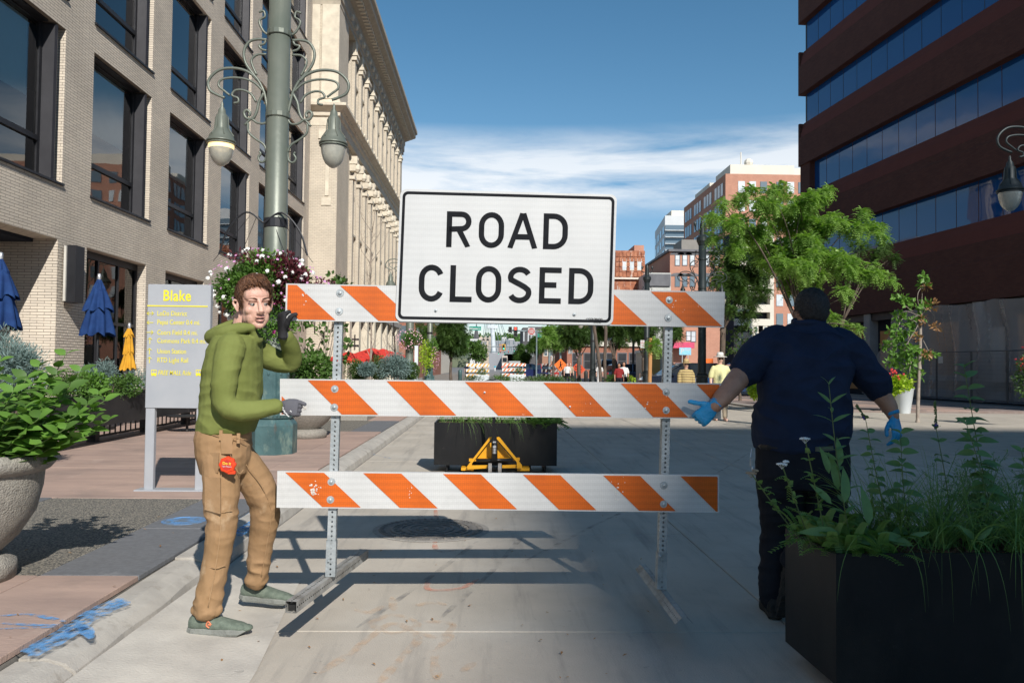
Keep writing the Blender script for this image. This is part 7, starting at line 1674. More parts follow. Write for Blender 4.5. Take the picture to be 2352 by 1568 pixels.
tree('honeylocust_tree', 'dark tree partly hidden right of the bright honeylocust', (13.9,31,0), fromcrop(T2b,1550,402,.293,31,.8), L_dark, 1700, .25, .03, 'frond', .10, fork=(13.8,31,3.4), seed=12, sub=10, shell=.2)
c = P(1700,790,33); tree('maple_sapling', 'small broad leaved tree under the dark honeylocust right of the top rail', (c.x,33,0), [bl(1690,760,26,33),bl(1715,790,26,33.2),bl(1680,800,22,32.8),bl(1705,835,24,33),bl(1725,755,20,33)], L_dark, 620, .13, .09, 'leaf', .06, seed=3, sub=6)
# young oak on the right
c = P(2108,970,21.6); ob = [(2118,640,12),(2122,655,9),(2075,690,22),(2105,705,18),(2135,700,12),(2062,725,18),(2090,740,20),(2120,735,14),(2060,760,22),(2085,778,22),(2040,795,16),(2075,810,26),(2105,815,22),(2138,820,16),(2055,835,20),(2090,845,22),(2115,860,16),(2150,745,7),(2155,760,6),(2035,735,7)]
tree('young_oak_tree', 'thin young oak with sparse green and brown leaves in front of the plastic sheeting', (c.x,21.6,.0), [bl(a,b,q,21.6+r.uniform(-.2,.2)) for a,b,q in ob[:13]+ob[13:17]], L_bas, 1000, .16, .10, 'leaf', .045, fork=(P(2115,720,21.6).x,21.6,P(2115,720,21.6).z), seed=5, barkm=M_barkl, sub=5)
dl = MB()
for a,b,q in ((2140,700,14),(2122,735,12),(2150,750,10),(2105,775,8),(2130,812,10),(2128,660,7)): c2,rd = bl(a,b,q,21.5); clump(dl, c2, (rd,rd,rd*.7), 34, .12, .06, r)
o = dl.build('dry_leaf_cluster', L_brown, None); setp(o, 'scattered withered brown leaves on the right side of the young oak', 'leaves', kind='stuff')
# street trees on the left side, behind the sign
def ptree(lab, px, yt, yb, w, Yd, lm, n, L, seed, nm='street_tree', base=None, style='frond', tr=.12, grp=None, nb=22, per=900):
    rr = random.Random(seed); blobs = []
    for k in range(nb):
        v = rv(rr); blobs.append(bl(px+v.x*w*.38, (yt+yb)/2+v.y*(yb-yt)*.40, w*rr.uniform(.15,.23), Yd+v.z*w*.3/(F/Yd)))
    c = P(px, 840, Yd); return tree(nm, lab, (c.x if base is None else base, Yd, SW if c.x < -2 else 0), blobs, lm, per, L, L*.45, style, tr, seed=seed, group=grp, sub=7, shell=.2)
ptree('dense dark green street tree between the far lamp posts, below the sign', 1036, 700, 838, 84, 60, L_dark, 0, .32, 21, nb=34)
ptree('rounder lighter green tree farther down the left pavement', 1092, 782, 834, 48, 100, L_mid, 0, .40, 22, style='leaf', per=260)
ptree('pale airy tree beside the white shopfront seen behind the farther lamp post', 975, 730, 790, 50, 56, L_mid, 0, .24, 23, per=500)
ptree('small tree at the far left end of the street', 1108, 797, 834, 26, 150, L_mid, 0, .5, 24, style='leaf', nb=14, per=160)
for i, (px, yt, yb, w, Yd, lm, lab) in enumerate(((1270,748,800,80,72,L_loc,'light green tree overhanging the right traffic signal'),(1235,772,812,60,114,L_mid,'olive green tree behind the far traffic signals'),(1200,790,838,42,118,L_mid,'dark tree by the dark far off bus'),(1330,735,800,100,56,L_dark,'dark tree with branches spreading over the red diamond sign'),(1410,715,790,110,50,L_dark,'dark street tree with a forked trunk under the right half of the sign'),(1480,720,792,90,46,L_dark,'dark street tree in front of the yellow clapboard shop'),(1455,680,720,60,70,L_dark,'tree top peeping over the top rail right of the sign'),(1540,735,790,60,50,L_dark,'leafy dark branches beside the right barricade post'))):
    ptree(lab, px, yt, yb, w, Yd, lm, 0, .28 if Yd < 60 else .42, 30+i, tr=.15 if Yd < 60 else .12, per=1000 if Yd < 60 else 420)
for i, (px, w, lab) in enumerate(((1381,5,'thin dark leaning trunk behind the red diamond sign'),(1393,7,'straight brownish trunk beside the thin leaning one'))):
    c = P(px, 840, 44); t = thing('tree_trunk', lab, 'tree', (c.x,44,0)); a = P(px, 875, 44); m_ = MB(); m_.tube(spline([(c.x,44,0),(c.x-.1,44,1.6),(c.x-.35+.3*i,44,3.2),(c.x-.6+.5*i,44,5)],5), .09, 8); m_.build('trunk', M_bark, t)
# leafless saplings and the leafy sapling on the left pavement
def bare(px, Yd, h, lab, seed):
    rr = random.Random(seed); c = P(px, 840, Yd); t = thing('bare_sapling', lab, 'tree', (c.x,Yd,SW)); m_ = MB(); b = Vector((c.x,Yd,SW)); sp_ = spline([b, b+Vector((.05,0,h*.35)), b+Vector((-.05,0,h*.7)), b+Vector((.02,0,h))],8); m_.tube(sp_, [.05*(1-.85*k/len(sp_)) for k in range(len(sp_))], 6)
    for k in range(22):
        q = sp_[rr.randint(5,len(sp_)-2)]; a = rr.random()*6.28; L = rr.uniform(.5,1.6); e = q+Vector((math.cos(a)*L*.55, math.sin(a)*L*.55, L)); m_.tube([q, q.lerp(e,.5)+Vector((math.cos(a)*.1,0,-.05)), e], [.016,.010,.004], 4)
        for j in range(3): f = q.lerp(e, rr.uniform(.3,.9)); g = f+Vector((rr.uniform(-.3,.3), rr.uniform(-.3,.3), rr.uniform(.2,.5))); m_.tube([f,g], .005, 3)
    m_.build('trunk', M_barkl, t)
bare(849, 33, 7.0, 'leafless pale sapling in front of the red parasols', 1); bare(905, 35, 4.6, 'second leafless sapling, nearer the round flower basket', 2)
c = P(733, 968, 17.5); tree('leafy_sapling', 'young lobed leaf tree rising behind the left end of the top rail', (c.x,17.5,SW), [bl(a,b,q,17.5+r.uniform(-.3,.3)) for a,b,q in ((778,635,17),(762,652,14),(795,650,12),(720,745,20),(745,770,22),(700,790,18),(735,810,24),(765,740,18),(790,755,14),(805,790,14),(715,830,20),(750,845,18),(790,825,12),(690,740,14),(770,690,16))], L_mid, 520, .13, .10, 'leaf', .05, seed=6, barkm=M_barkl, sub=4)
# second urn and box planters with shrubs
urn(Vector((-3.22,13.9,SW)), .62, .80, 'second round concrete urn beyond the lamp post base')
shrub('urn_bush', 'leafy bush with red and yellow flowers in the second urn', (-3.2,13.9,1.25), (.55,.5,.45), 1500, L_mid, .08, .05, seed=61, zb=.8)
for k, (x, y, fm) in enumerate(((668,700,FLM),(690,762,FLM),(676,830,FLP))): pass
gb = [(812,850,30,L_grn,'dark green clipped bush behind the left barricade post'),(868,845,30,L_grn,'dark green bush between the two blue spruces'),(940,850,22,L_grn,'dark green bush at the curb end of the shrub row')]
for i, (px, py, q, lm, lab) in enumerate(gb): c2, rd = bl(px, py, q, 20.5); shrub('boxwood_bush', lab, (c2[0],20.5,c2[2]-.1), (rd*1.15,rd*1.1,rd*1.3), 3200, lm, .045, .025, seed=70+i, shell=.6)
for i, (px, py, q, lab) in enumerate(((843,848,17,'narrow pale blue spruce squeezed between dark green bushes'),(908,845,34,'broad pale blue spruce bush in the shrub row'))): c2, rd = bl(px, py, q, 20.0); shrub('blue_spruce_bush', lab, (c2[0],20.0,c2[2]-.05), (rd*1.1,rd,rd*1.15), 4200, L_blue, .075, .018, seed=80+i, shell=.45, lumps=14)
for i in range(3):
    x0_ = (-3.55,-3.3,-3.1)[i]; y0_ = (18.2,19.9,21.6)[i]; bxp = thing('concrete_box_planter', 'low concrete planter box under the '+('first','middle','last')[i]+' bushes of the shrub row', 'planter', (x0_,y0_,SW)); MB().bevbox(x0_-.55,x0_+.75,y0_-.1,y0_+1.3,SW,.70,.03).build('box', M_stone, bxp)
# red parasols of a far terrace
M_redc = cloth('red_canvas', (.62,.055,.04), (.52,.04,.03), bump=.15)
for i, (px, py, w, Yd) in enumerate(((800,815,50,37),(855,806,70,40),(880,808,60,43),(905,815,50,46))):
    c = P(px, py-8, Yd); k = F/Yd; R_ = w/k; t = thing('open_parasol', ('red open parasol at the left end of the terrace row','tallest red open parasol with white letters','red open parasol overlapping the tallest one','red open parasol at the curb end of the row')[i], 'parasol', (c.x,Yd,SW), group='red open parasols'); n = 8; m_ = MB(); top = Vector((c.x,Yd,c.z)); m_.v.append(tuple(top))
    for q in range(n): a = 2*math.pi*(q+.5)/n; m_.v.append((c.x+R_*math.cos(a), Yd+R_*math.sin(a), c.z-R_*.34))
    for q in range(n): a = 2*math.pi*(q+.5)/n; m_.v.append((c.x+R_*math.cos(a), Yd+R_*math.sin(a), c.z-R_*.34-.18))
    for q in range(n): m_.face((0,1+q,1+(q+1)%n)); m_.face((1+q,1+n+q,1+n+(q+1)%n,1+(q+1)%n))
    m_.build('canopy', M_redc, t); MB().tube([(c.x,Yd,SW),(c.x,Yd,c.z+.08)], .03, 6).build('pole', M_signw, t)
    textobj('lettering', 'coors', .34, M_signw, t, (c.x+.0,Yd-R_*.80,c.z-R_*.28+.02), (1,0,0), (0,-.32,1), bold=.01) if False else None
# lime potato vine in a white pot on the right, red flowers at the right edge
c = P(2070,893,26); t = thing('white_pot', 'tall white pot holding the glowing lime green plant right of the navy shirt', 'planter', (13.55,26,0)); 
m_ = MB(); m_.lathe([(.20,0),(.21,.02),(.32,.80),(.34,.82),(.30,.82),(.28,.74)], (13.6,26,0), 20, cap=False); m_.build('pot', M_panew, t, smooth=True)
vine = shrub('potato_vine', 'glowing lime green potato vine behind the right forearm of the navy shirted man', (c.x,26,c.z), (.62,.5,.42), 1100, L_lime, .13, .12, seed=90, cat='plant', zb=.8, stem=False)
c = P(2035,862,26.2); 
for k in range(22): q = Vector((c.x+r.uniform(-.35,.35), 26+r.uniform(-.4,0), c.z+r.uniform(-.15,.2))); linkm('flower', FLR, vine, orient(q, (0,-1,.4), 1.8))
c = P(2345,840,20); basket('dark leaved basket with red flowers at the right frame edge', (c.x+.3,20,c.z-.2), (.5,.4,.75), 91, [((0,0,0),(1,1,1),L_dark,1500,.08)], [(FLR,50,(0,0,.5),(.9,.9,.5))])
c = P(1740,905,28); shrub('dark_green_pot_plant', 'small lime leaved pot plant low beside the left edge of the navy shirt', (c.x,28,.55), (.35,.3,.4), 500, L_lime, .1, .08, seed=92, zb=0, stem=False, cat='plant')
# ------------------------------------------------------------------ traffic furniture
M_tl = mat('signal_housing', (.03,.035,.035), None, 3, .6); M_tlg = mat('signal_pole_grey', (.20,.26,.28), (.16,.2,.22), 2, .5); E_red = emit('red_lamp', (1,.05,.03), 3.0); E_grn = emit('green_lamp', (.05,1,.6), 2.5); E_off = mat('unlit_lens', (.03,.03,.02), None, 3, .3)
M_sgn_g = mat('street_sign_green', (.0,.27,.20), None, 3, .5); M_yb = mat('signal_yellow', (.75,.45,.02), None, 3, .5)
def signal(label, px, py, Yd, w, h, lit, back=None, par=None):
    a = P(px-w/2, py+h/2, Yd); b = P(px+w/2, py-h/2, Yd); t = thing('traffic_signal', label, 'traffic light', ((a.x+b.x)/2,Yd,a.z))
    MB().box(a.x,b.x,Yd-.12,Yd+.12,a.z,b.z).build('housing', M_tl, t)
    if back: MB().box(a.x-.12,b.x+.12,Yd+.121,Yd+.14,a.z-.12,b.z+.12).build('backplate', back, t)
    hh = (b.z-a.z)/3; rr = min(hh, b.x-a.x)*.38
    for k in range(3):
        cz = b.z-hh*(k+.5); m_ = MB(); n = 14; m_.v += [((a.x+b.x)/2+rr*math.cos(q*2*math.pi/n), Yd-.125, cz+rr*math.sin(q*2*math.pi/n)) for q in range(n)]; m_.face(list(range(n)))
        m_.build('lens', {0:E_red,2:E_grn}.get(k) if lit == k else E_off, t)
        v = MB(); v.v += [((a.x+b.x)/2+rr*1.15*math.cos(math.pi*q/6), Yd-.13-(.18 if s_ else 0), cz+rr*1.15*math.sin(math.pi*q/6)) for s_ in (0,1) for q in range(7)]
        for q in range(6): v.face((q,q+1,8+q,7+q))
        v.build('visor', M_tl, t)
    return t
signal('traffic signal showing red just below the sign beside the Do Not Enter sign', 1184, 762, 86.8, 9.6, 22.5, 0)
signal('dark traffic signal turned away, left of the red one', 1172, 757, 87, 8, 13, 9)
signal('yellow framed traffic signal showing green far down the street', 1157, 797, 160, 4.6, 11, 2, M_yb)
signal('traffic signal showing red over the right pavement corner', 1294, 800, 74.8, 6.5, 17, 0); signal('dark side facing traffic signal on the same pole as the right red one', 1280, 800, 75, 5, 17, 9)
for px, py, l, lab in ((1149.5,808,0,'tiny distant red signal left of the bridge mast foot'),(1168,808.5,0,'tiny distant red signal above the underpass mouth'),(1145,811,2,'leftmost tiny distant green signal'),(1159.5,811,2,'middle tiny distant green signal below the yellow framed one'),(1181,804.5,2,'highest and rightmost tiny distant green signal')): signal(lab, px, py, 230, 1.8, 4.5, l)
def arm(lab, pts, r_, Yd, base_px=None, mt=None):
    m_ = MB(); q = [P(a, b, Yd) for a, b in pts]; m_.tube(q, r_, 8)
    if base_px: c = P(base_px, 800, Yd); top = q[-1]; m_.tube([(c.x,Yd,0),(c.x,Yd,top.z+.5)], r_*1.5, 8)
    o = m_.build('signal_mast', mt or M_tlg, None); setp(o, lab, 'signal pole'); return o
arm('grey mast arm carrying the red signal and Do Not Enter sign', [(1166,758.5),(1255,762)], .09, 87.1, 1262)
arm('thin mast arm carrying the far yellow framed signal', [(1107,795.5),(1190,796)], .10, 160.3, 1191); arm('thin mast arm of the farthest signals', [(1115,807.5),(1203,808)], .12, 230.5, 1205)
c = P(1287, 840, 75.2); setp(MB().tube([(c.x,75.2,0),(c.x,75.2,4.4)], .10, 8).build('signal_pole', M_tlg, None), 'grey blue pole carrying the right corner signals and a white sign', 'signal pole')
for px, Yd, lab in ((1232,84,'slim grey pole left of the orange work sign'),(1270,78,'slim grey pole with a white notice'),): c = P(px, 840, Yd); setp(MB().tube([(c.x,Yd,0),(c.x,Yd,5.2)], .08, 8).build('street_pole', M_tlg, None), lab, 'pole')
def flat_sign(name, lab, px0, px1, py0, py1, Yd, mt, texts=(), par=None, tm_=None, frame=None):
    a = P(px0, py1, Yd); b = P(px1, py0, Yd); t = thing(name, lab, 'sign', ((a.x+b.x)/2,Yd,a.z)); MB().box(a.x,b.x,Yd-.02,Yd+.02,a.z,b.z).build('panel', mt, t)
    for s_, u, v, size, tmm in texts: textobj('lettering', s_, size, tmm, t, (a.x+(b.x-a.x)*u, Yd-.024, a.z+(b.z-a.z)*v), (1,0,0), (0,0,1), bold=size*.03)
    return t, a, b
t, a, b = flat_sign('do_not_enter_sign', 'square white sign with red disc reading DO NOT ENTER, hung on the mast arm', 1212.5, 1228.8, 752.6, 769, 86.6, M_signw)
M_sred = mat('sign_red', (.5,.03,.025), None, 3, .5); n = 24; cx, cz = (a.x+b.x)/2, (a.z+b.z)/2; m_ = MB(); m_.v += [(cx+.36*math.cos(q*6.2832/n), 86.574, cz+.36*math.sin(q*6.2832/n)) for q in range(n)]; m_.face(list(range(n))); m_.build('red_disc', M_sred, t); MB().box(cx-.28,cx+.28,86.566,86.571,cz-.05,cz+.05).build('bar', M_signw, t)
for s_, dz in (('DO NOT',.17),('ENTER',-.17)): textobj('lettering', s_, .15, M_signw, t, (cx,86.565,cz+dz), (1,0,0), (0,0,1), bold=.008)
M_sw = M_signw
flat_sign('street_name_sign', 'green street name sign reading Wazee below the Do Not Enter sign', 1234.7, 1261, 765.8, 774.2, 86.9, M_sgn_g, (('Wazee',.55,.5,.34,M_sw),))
flat_sign('street_name_sign', 'green Wazee St 1600 sign at the left below the big white sign', 1078, 1105, 749.5, 758.5, 86.9, M_sgn_g, (('Wazee',.36,.45,.32,M_sw),('ST',.82,.75,.12,M_sw),('1600',.84,.35,.14,M_sw)))
flat_sign('one_way_sign', 'small white arrow sign on top of the right corner signal pole', 1280, 1293.7, 779, 787, 74.7, M_sw, (('ONE WAY',.5,.3,.10,M_signk),('<->',.5,.7,.16,M_signk)))
flat_sign('white_notice', 'small white notice on the slim grey pole', 1267, 1274, 817, 829, 77.8, M_sw); flat_sign('tall_notice', 'tall pale notice with big white letters on the brick corner', 1305, 1315, 784, 812, 80, mat('grey_banner', (.42,.43,.43), None, 3, .7), (('S',.5,.75,.6,M_sw),('S',.5,.3,.6,M_sw)))
t, a, b = flat_sign('parking_rule_sign', 'small white no parking sign with red print on the dark lamp post', 1471, 1480, 781, 799, 41.6, M_sw)
for k, s_ in enumerate(('NO','PARKING','ANY','TIME')): textobj('lettering', s_, .055, M_sred, t, ((a.x+b.x)/2, 41.575, b.z-.07-.08*k), (1,0,0), (0,0,1), bold=.001)
def diamond(lab, px, py, half, Yd, mt, texts=(), mtx=None):
    c = P(px, py, Yd); h = half/(F/Yd); t = thing('work_zone_sign', lab, 'sign', (c.x,Yd,0)); m_ = MB(); m_.prism([(c.x,Yd,c.z-h),(c.x+h,Yd,c.z),(c.x,Yd,c.z+h),(c.x-h,Yd,c.z)], (0,.02,0)); m_.build('panel', mt, t)
    MB().tube([(c.x,Yd+.06,.02),(c.x,Yd+.06,c.z+h*.9)], .02, 6).build('stand', M_dark, t); MB().bar((c.x-.5,Yd+.1,.04),(c.x+.5,Yd+.1,.04),.04,.04).build('foot', M_dark, t)
    for s_, dz, sz in texts: textobj('lettering', s_, sz, M_signk, t, (c.x,Yd-.004,c.z+dz), (1,0,0), (0,0,1), bold=sz*.03)
    return t, c, h
M_wz = mat('work_orange', (.85,.17,.015), None, 3, .5); M_wzr = mat('work_red_orange', (.62,.07,.015), (.5,.05,.01), 4, .6)
t, c, h = diamond('orange diamond work sign with a black worker figure, behind the dark barricade', 1287.6, 838, 15, 70, M_wz); m_ = MB(); m_.ball((c.x,69.99,c.z+h*.45),(.06,.01,.06),8,6); m_.bar((c.x,69.99,c.z+h*.3),(c.x,69.99,c.z-h*.2),.12,.01,(0,1,0)); m_.bar((c.x-.03,69.99,c.z-h*.2),(c.x-.14,69.99,c.z-h*.6),.06,.01,(0,1,0)); m_.bar((c.x+.03,69.99,c.z-h*.2),(c.x+.12,69.99,c.z-h*.6),.06,.01,(0,1,0)); m_.bar((c.x-.25,69.985,c.z-h*.5),(c.x+.22,69.985,c.z+h*.25),.03,.01,(0,1,0)); m_.build('worker_symbol', M_signk, t)
diamond('red orange diamond ROAD WORK AHEAD sign standing in the tree shade', 1327.8, 848, 17, 69, M_wzr, (('ROAD',.22,.2),('WORK',.0,.2),('AHEAD',-.22,.17)))
c = P(1327.8,822,69.3); setp(MB().box(c.x-.12,c.x+.12,69.28,69.3,c.z,c.z+.35).build('stop_hand_plate', M_petpk, None), 'small red and white plate on a post above the red diamond sign', 'sign')
# far barricades
def far_bar(lab, px0, px1, ys, Yd, om, wm, seed=0):
    a = P(px0, ys[0], Yd); b = P(px1, ys[0], Yd); t = thing('striped_barricade', lab, 'barricade', ((a.x+b.x)/2,Yd,0))
    for y in ys:
        z = P(px0, y, Yd).z; bo_ = MB().box(a.x,b.x,Yd-.02,Yd+.02,z-.15,z+.15).build('rail_board', wm, t); L = b.x-a.x; n = 6
        for k in range(n): x = a.x+L*(k+.15)/n; w = L/n*.45; s_ = MB(); s_.quad((x,Yd-.024,z-.15),(x+w,Yd-.024,z-.15),(min(b.x,x+w+.22),Yd-.024,z+.15),(min(b.x,x+.22),Yd-.024,z+.15)); s_.build('stripe', om, bo_)
    for u in (.13,.87): MB().box(a.x+(b.x-a.x)*u-.03,a.x+(b.x-a.x)*u+.03,Yd+.021,Yd+.07,0.01,P(px0,ys[0],Yd).z+.15).build('post', M_galv, t)
M_amb = mat('amber_stripe', (.75,.38,.05), None, 3, .6); M_wh = mat('white_stripe_board', (.75,.75,.73), None, 3, .6); M_orb = mat('worn_orange', (.70,.16,.03), None, 3, .6); M_stripe_shade = mat('shaded_stripe', (.22,.06,.03), None, 3, .7); M_gry_b = mat('shaded_board', (.35,.33,.31), None, 3, .7)  # stripe and board of the third barricade darkened to imitate shade
far_bar('far barricade with faded yellow stripes on the left of the road', 1070.5, 1124, (838,850.5,862), 83, M_amb, M_wh)
far_bar('far barricade with orange stripes on the right of the road', 1153.6, 1208, (837,849,860.5), 83, M_orb, M_wh)
far_bar('far barricade with stripes coloured dark for shade beside the orange work sign', 1244, 1291, (838,851,862), 78, M_stripe_shade, M_gry_b)
a = P(1168,846,83.2); b = P(1195,829,83.2); setp(MB().box(a.x,b.x,83.15,83.2,a.z,b.z).build('sign_back', M_galv, None), 'blank grey back of a sign mounted on the far orange striped barricade', 'sign')
for px0, px1, y0, y1, lab in ((1089,1123,861,874,'left white concrete planter trough with plants in the far road'),(1170.7,1205,860,872,'right white concrete planter trough with plants in the far road')):
    a = P(px0,y1,70); b = P(px1,y0,70); t = thing('white_trough', lab, 'planter', ((a.x+b.x)/2,70,0)); MB().bevbox(a.x,b.x,70,70.7,0,b.z,.04).build('trough', M_panew, t)
    shrub('trough_plants', 'green plants growing in the '+lab.split(' concrete')[0]+' trough', ((a.x+b.x)/2+.1,70.3,b.z+.2), (.6,.35,.35), 260, L_mid, .16, .06, seed=int(px0), zb=b.z, stem=False, cat='plant')
for i, (px, py, Yd) in enumerate(((1160,866,52),(1200,866,50),(1250,862,52),(1230,866,55),(1278,862,50),(1090,868,58),(1145,866,60))):
    c = P(px,py,Yd); shrub('median_planting', ('leafy weeds poking up behind the middle rail','big leaved plant behind the middle rail','tall dark grass clump with purple spikes','sparse green stems behind the middle rail','dark bush at the foot of the dark barricade','low green weeds near the left trough','green weeds in the centre of the road')[i], (c.x,Yd,.35), (.8,.5,.45 if i != 2 else .7), 420, (L_mid,L_dark)[i%2], .14, .05, seed=300+i, zb=0, stem=False, cat='plant')
c = P(1305,862,49); shrub('lavender_clump', 'wide dark lavender clump in front of the red diamond sign', (P(1275,862,49).x,49,.4), (1.5,.6,.5), 1400, L_dark, .2, .03, seed=340, zb=0, stem=False, cat='plant')
c = P(1122.5,880,62)
bk = thing('bike_rack', 'white hooped frame standing right of the far orange barricade', 'rack', (P(1237,862,60).x,60,0)); 
for k in range(3): x = P(1232+k*4.5,862,60).x; MB().tube(spline([(x,60,0),(x,60,.75),(x+.08,60,.85),(x+.14,60,.75),(x+.14,60,0)],4), .02, 6).build('hoop', M_panew, bk)
# litter bins
for px, w, lab in ((1318,12,'black cylindrical litter bin left of the red diamond sign'),(1346,9,'dark litter bin right of the red diamond sign'),(1057,9,'dark green litter bin on the left pavement beyond the lamp posts')):
    c = P(px,840,66); k = w/2/(F/66); t = thing('litter_bin', lab, 'bin', (c.x,66,0)); m_ = MB(); m_.lathe([(k,0),(k*1.02,.95),(k*.9,1.02),(k*.5,1.1),(.001,1.12)], (c.x,66,0), 14); m_.build('body', M_tl if px > 1100 else M_verd, t, smooth=True)
c = P(956,840,24); setp(MB().box(c.x-.05,c.x+.05,23.95,24.05,0.0,2.0).build('white_marker_post', M_panew, None), 'slim white marker post at the curb beside the shrub row', 'post')
# fence rails by the right barricade post
rl2 = thing('corral_railing', 'low dark railing under the trees in front of the yellow shop', 'railing', (11,50,0)); 
for k, px in enumerate((1469,1482,1497,1511,1518,1526,1560,1600)): c = P(px,850,50); MB().box(c.x-.05,c.x+.05,49.95,50.05,0,1.05).build('post', M_bark, rl2)
a = P(1469,850,50); b = P(1600,850,50); MB().box(a.x,b.x,49.97,50.03,.75,.82).build('rail', M_bark, rl2); MB().box(a.x,b.x,49.97,50.03,.4,.46).build('rail', M_bark, rl2)
t = thing('wooden_post', 'rough brown wooden pole beside the dark lamp post carrying a hanging fern', 'post', (P(1494,840,40).x,40,0)); MB().tube([(P(1492,840,40).x,40,0),(P(1494,840,40).x,40,2.9)], .10, 8).build('pole', M_ply, t)
c = P(1500,795,40); shrub('hanging_fern', 'light green fern hanging from the wooden pole', (c.x,40,c.z), (.4,.35,.4), 260, L_loc, .3, .04, seed=350, zb=c.z-.4, stem=False, style='frond', cat='plant')
for i, px in enumerate((1410,1445)): c = P(px,865,43); shrub('shade_planting', ('mounded green plants at the foot of the forked trunk','lime green plants at the base of the second shaded trunk')[i], (c.x,44,.55), (.55,.5,.5), 420, (L_mid,L_lime)[i], .12, .07, seed=360+i, zb=0, stem=False, cat='plant')
# ------------------------------------------------------------------ vehicles
M_tyre = mat('tyre', (.015,.015,.016), None, 9, .8); M_rim = mat('alloy_rim', (.55,.56,.57), None, 9, .35, metal=.6); M_autog = glass_mat('car_glass', (.02,.025,.03), .05, .8, 1.6); E_tail = emit('tail_light', (1,.06,.03), 1.2)
def paint(name, c): return mat(name, c, tuple(x*.9 for x in c), 2, .25, metal=.1, Coat_Weight=.6)
def car(label, x, y, yaw, mt, L=4.6, W=1.85, H=1.68, suv=True, tail=False, cat='car', name='parked_car'):
    t = thing(name, label, cat, (0,0,0)); W2 = W/2; hl = L/2
    prof = [(-hl,.35),(-hl,.75),(-hl+.05,1.0),(-hl+.25,1.08),(-hl+.45,H-.12),(-hl+.8,H),(.15,H),(.85,H-.18),(1.45,1.08),(hl-.25,.95),(hl-.03,.75),(hl,.45),(hl-.1,.28)] if suv else [(-hl,.35),(-hl,.8),(-hl+.1,.98),(-hl+.8,1.02),(-hl+1.4,H-.05),(-.2,H),(.5,H-.08),(1.3,.98),(hl-.25,.85),(hl,.6),(hl,.35),(hl-.1,.25)]
    body_ = MB(); rows_ = []
    for yy, inset in ((-W2,.0),(-W2*.62,1),(W2*.62,1),(W2,.0)): pass
    lower = [(-hl,.30),(-hl-.02,.55),(-hl,.85),(-hl+.08,1.0),(-.2,1.04),(hl-1.1,1.03),(hl-.3,.93),(hl-.02,.72),(hl+.02,.45),(hl-.05,.28)]
    n = len(lower)
    for yy, s_ in ((-W2+.06,.97),(-W2,1),(W2,1),(W2-.06,.97)):
        body_.v += [(a*s_, yy, .25+(b-.25)*(1 if abs(yy) > W2-.01 else 1.015)) for a, b in lower]
    # side skins with bulge
    idx = [0,1,2,3]
    b2_ = MB(); secs = [(-W2,.985),(-W2*.9,1.0),(W2*.9,1.0),(W2,.985)]
    for yy, s_ in secs: b2_.v += [(a*s_, yy, b if b < .5 else .28+(b-.28)*(.93 if abs(yy) == W2 else 1.0)) for a, b in lower]
    for k in range(3):
        for q in range(n): b2_.face((k*n+q, k*n+(q+1)%n, (k+1)*n+(q+1)%n, (k+1)*n+q))
    b2_.face([q for q in range(n)]); b2_.face([3*n+n-1-q for q in range(n)]); body = b2_.build('body', mt, t, smooth=False)
    cab = [(-hl+.25,1.0),(-hl+.5,H-.10),(-hl+.8,H),(.25,H),(.75,H-.12),(1.5,1.0)] if suv else [(-hl+.7,1.0),(-hl+1.35,H-.06),(-.2,H),(.4,H-.05),(1.35,.98)]
    c_ = MB(); m_n = len(cab)
    for yy, s_ in ((-W2*.90,0),(-W2*.70,1),(W2*.70,1),(W2*.90,0)): c_.v += [(a, (yy if b < 1.05 else math.copysign(W2*(.74 if s_ == 0 else .70), yy)), b) for a, b in cab]
    for k in range(3):
        for q in range(m_n-1): c_.face((k*m_n+q, k*m_n+q+1, (k+1)*m_n+q+1, (k+1)*m_n+q))
    c_.face(list(range(m_n))); c_.face([3*m_n+m_n-1-q for q in range(m_n)]); g = c_.build('windows', M_autog, t)
    rf = MB(); rf.bevbox(-hl+.75, .35, -W2*.72, W2*.72, H-.03, H+.02, .03); rf.build('roof', mt, t)
    for s_ in (-1,1):
        p_ = MB(); 
        for (xa, za), (xb, zb_) in (((-hl+.3,1.0),(-hl+.75,H)),((-.1,1.02),(-.05,H)),((.35,H),(1.5,1.02))): p_.bar((xa,s_*W2*.905,za),(xb,s_*W2*.745,zb_),.07,.03)
        p_.build('pillar', mt, t, kind='stuff'); MB().obox((.95,s_*(W2+.08),1.06),(.07,0,0),(0,.09,0),(0,0,.06)).build('wing_mirror', mt, t)
        for xx in (-hl+.85, hl-.9):
            w = MB(); w.tube([(xx,s_*(W2-.20),.34),(xx,s_*(W2+.01),.34)], .34, 20); wo = w.build('wheel', M_tyre, t); r2 = MB(); r2.tube([(xx,s_*(W2+.0),.34),(xx,s_*(W2+.016),.34)], .225, 16); r2.build('rim', M_rim, wo); s3 = MB()
            for q in range(5): a = q*1.2566; s3.obox((xx+.12*math.cos(a+.6),s_*(W2+.018),.34+.12*math.sin(a+.6)), (.03,0,0),(0,.002,0),(0,0,.05))
            s3.build('rim_gap', M_tyre, wo, kind='stuff'); a_ = MB(); a_.tube([(xx,s_*(W2-.02),.36),(xx,s_*(W2-.006),.36)], .39, 20); a_.build('wheel_arch', M_tl, t)
        MB().obox((-hl-.0,s_*(W2-.22),.88),(.03,0,0),(0,.2,0),(0,0,.09)).build('tail_light', E_tail if tail else M_sred, t); MB().obox((hl-.06,s_*(W2-.25),.74),(.05,0,0),(0,.2,0),(0,0,.07)).build('headlight', M_panew, t)
    t.location = (x,y,0); t.rotation_euler = (0,0,yaw); return t
def at(px, Yd): return P(px, 840, Yd).x
car('dark blue crossover crossing behind the far orange barricade', at(1217,92), 92, 0, paint('navy_paint', (.012,.02,.09)))
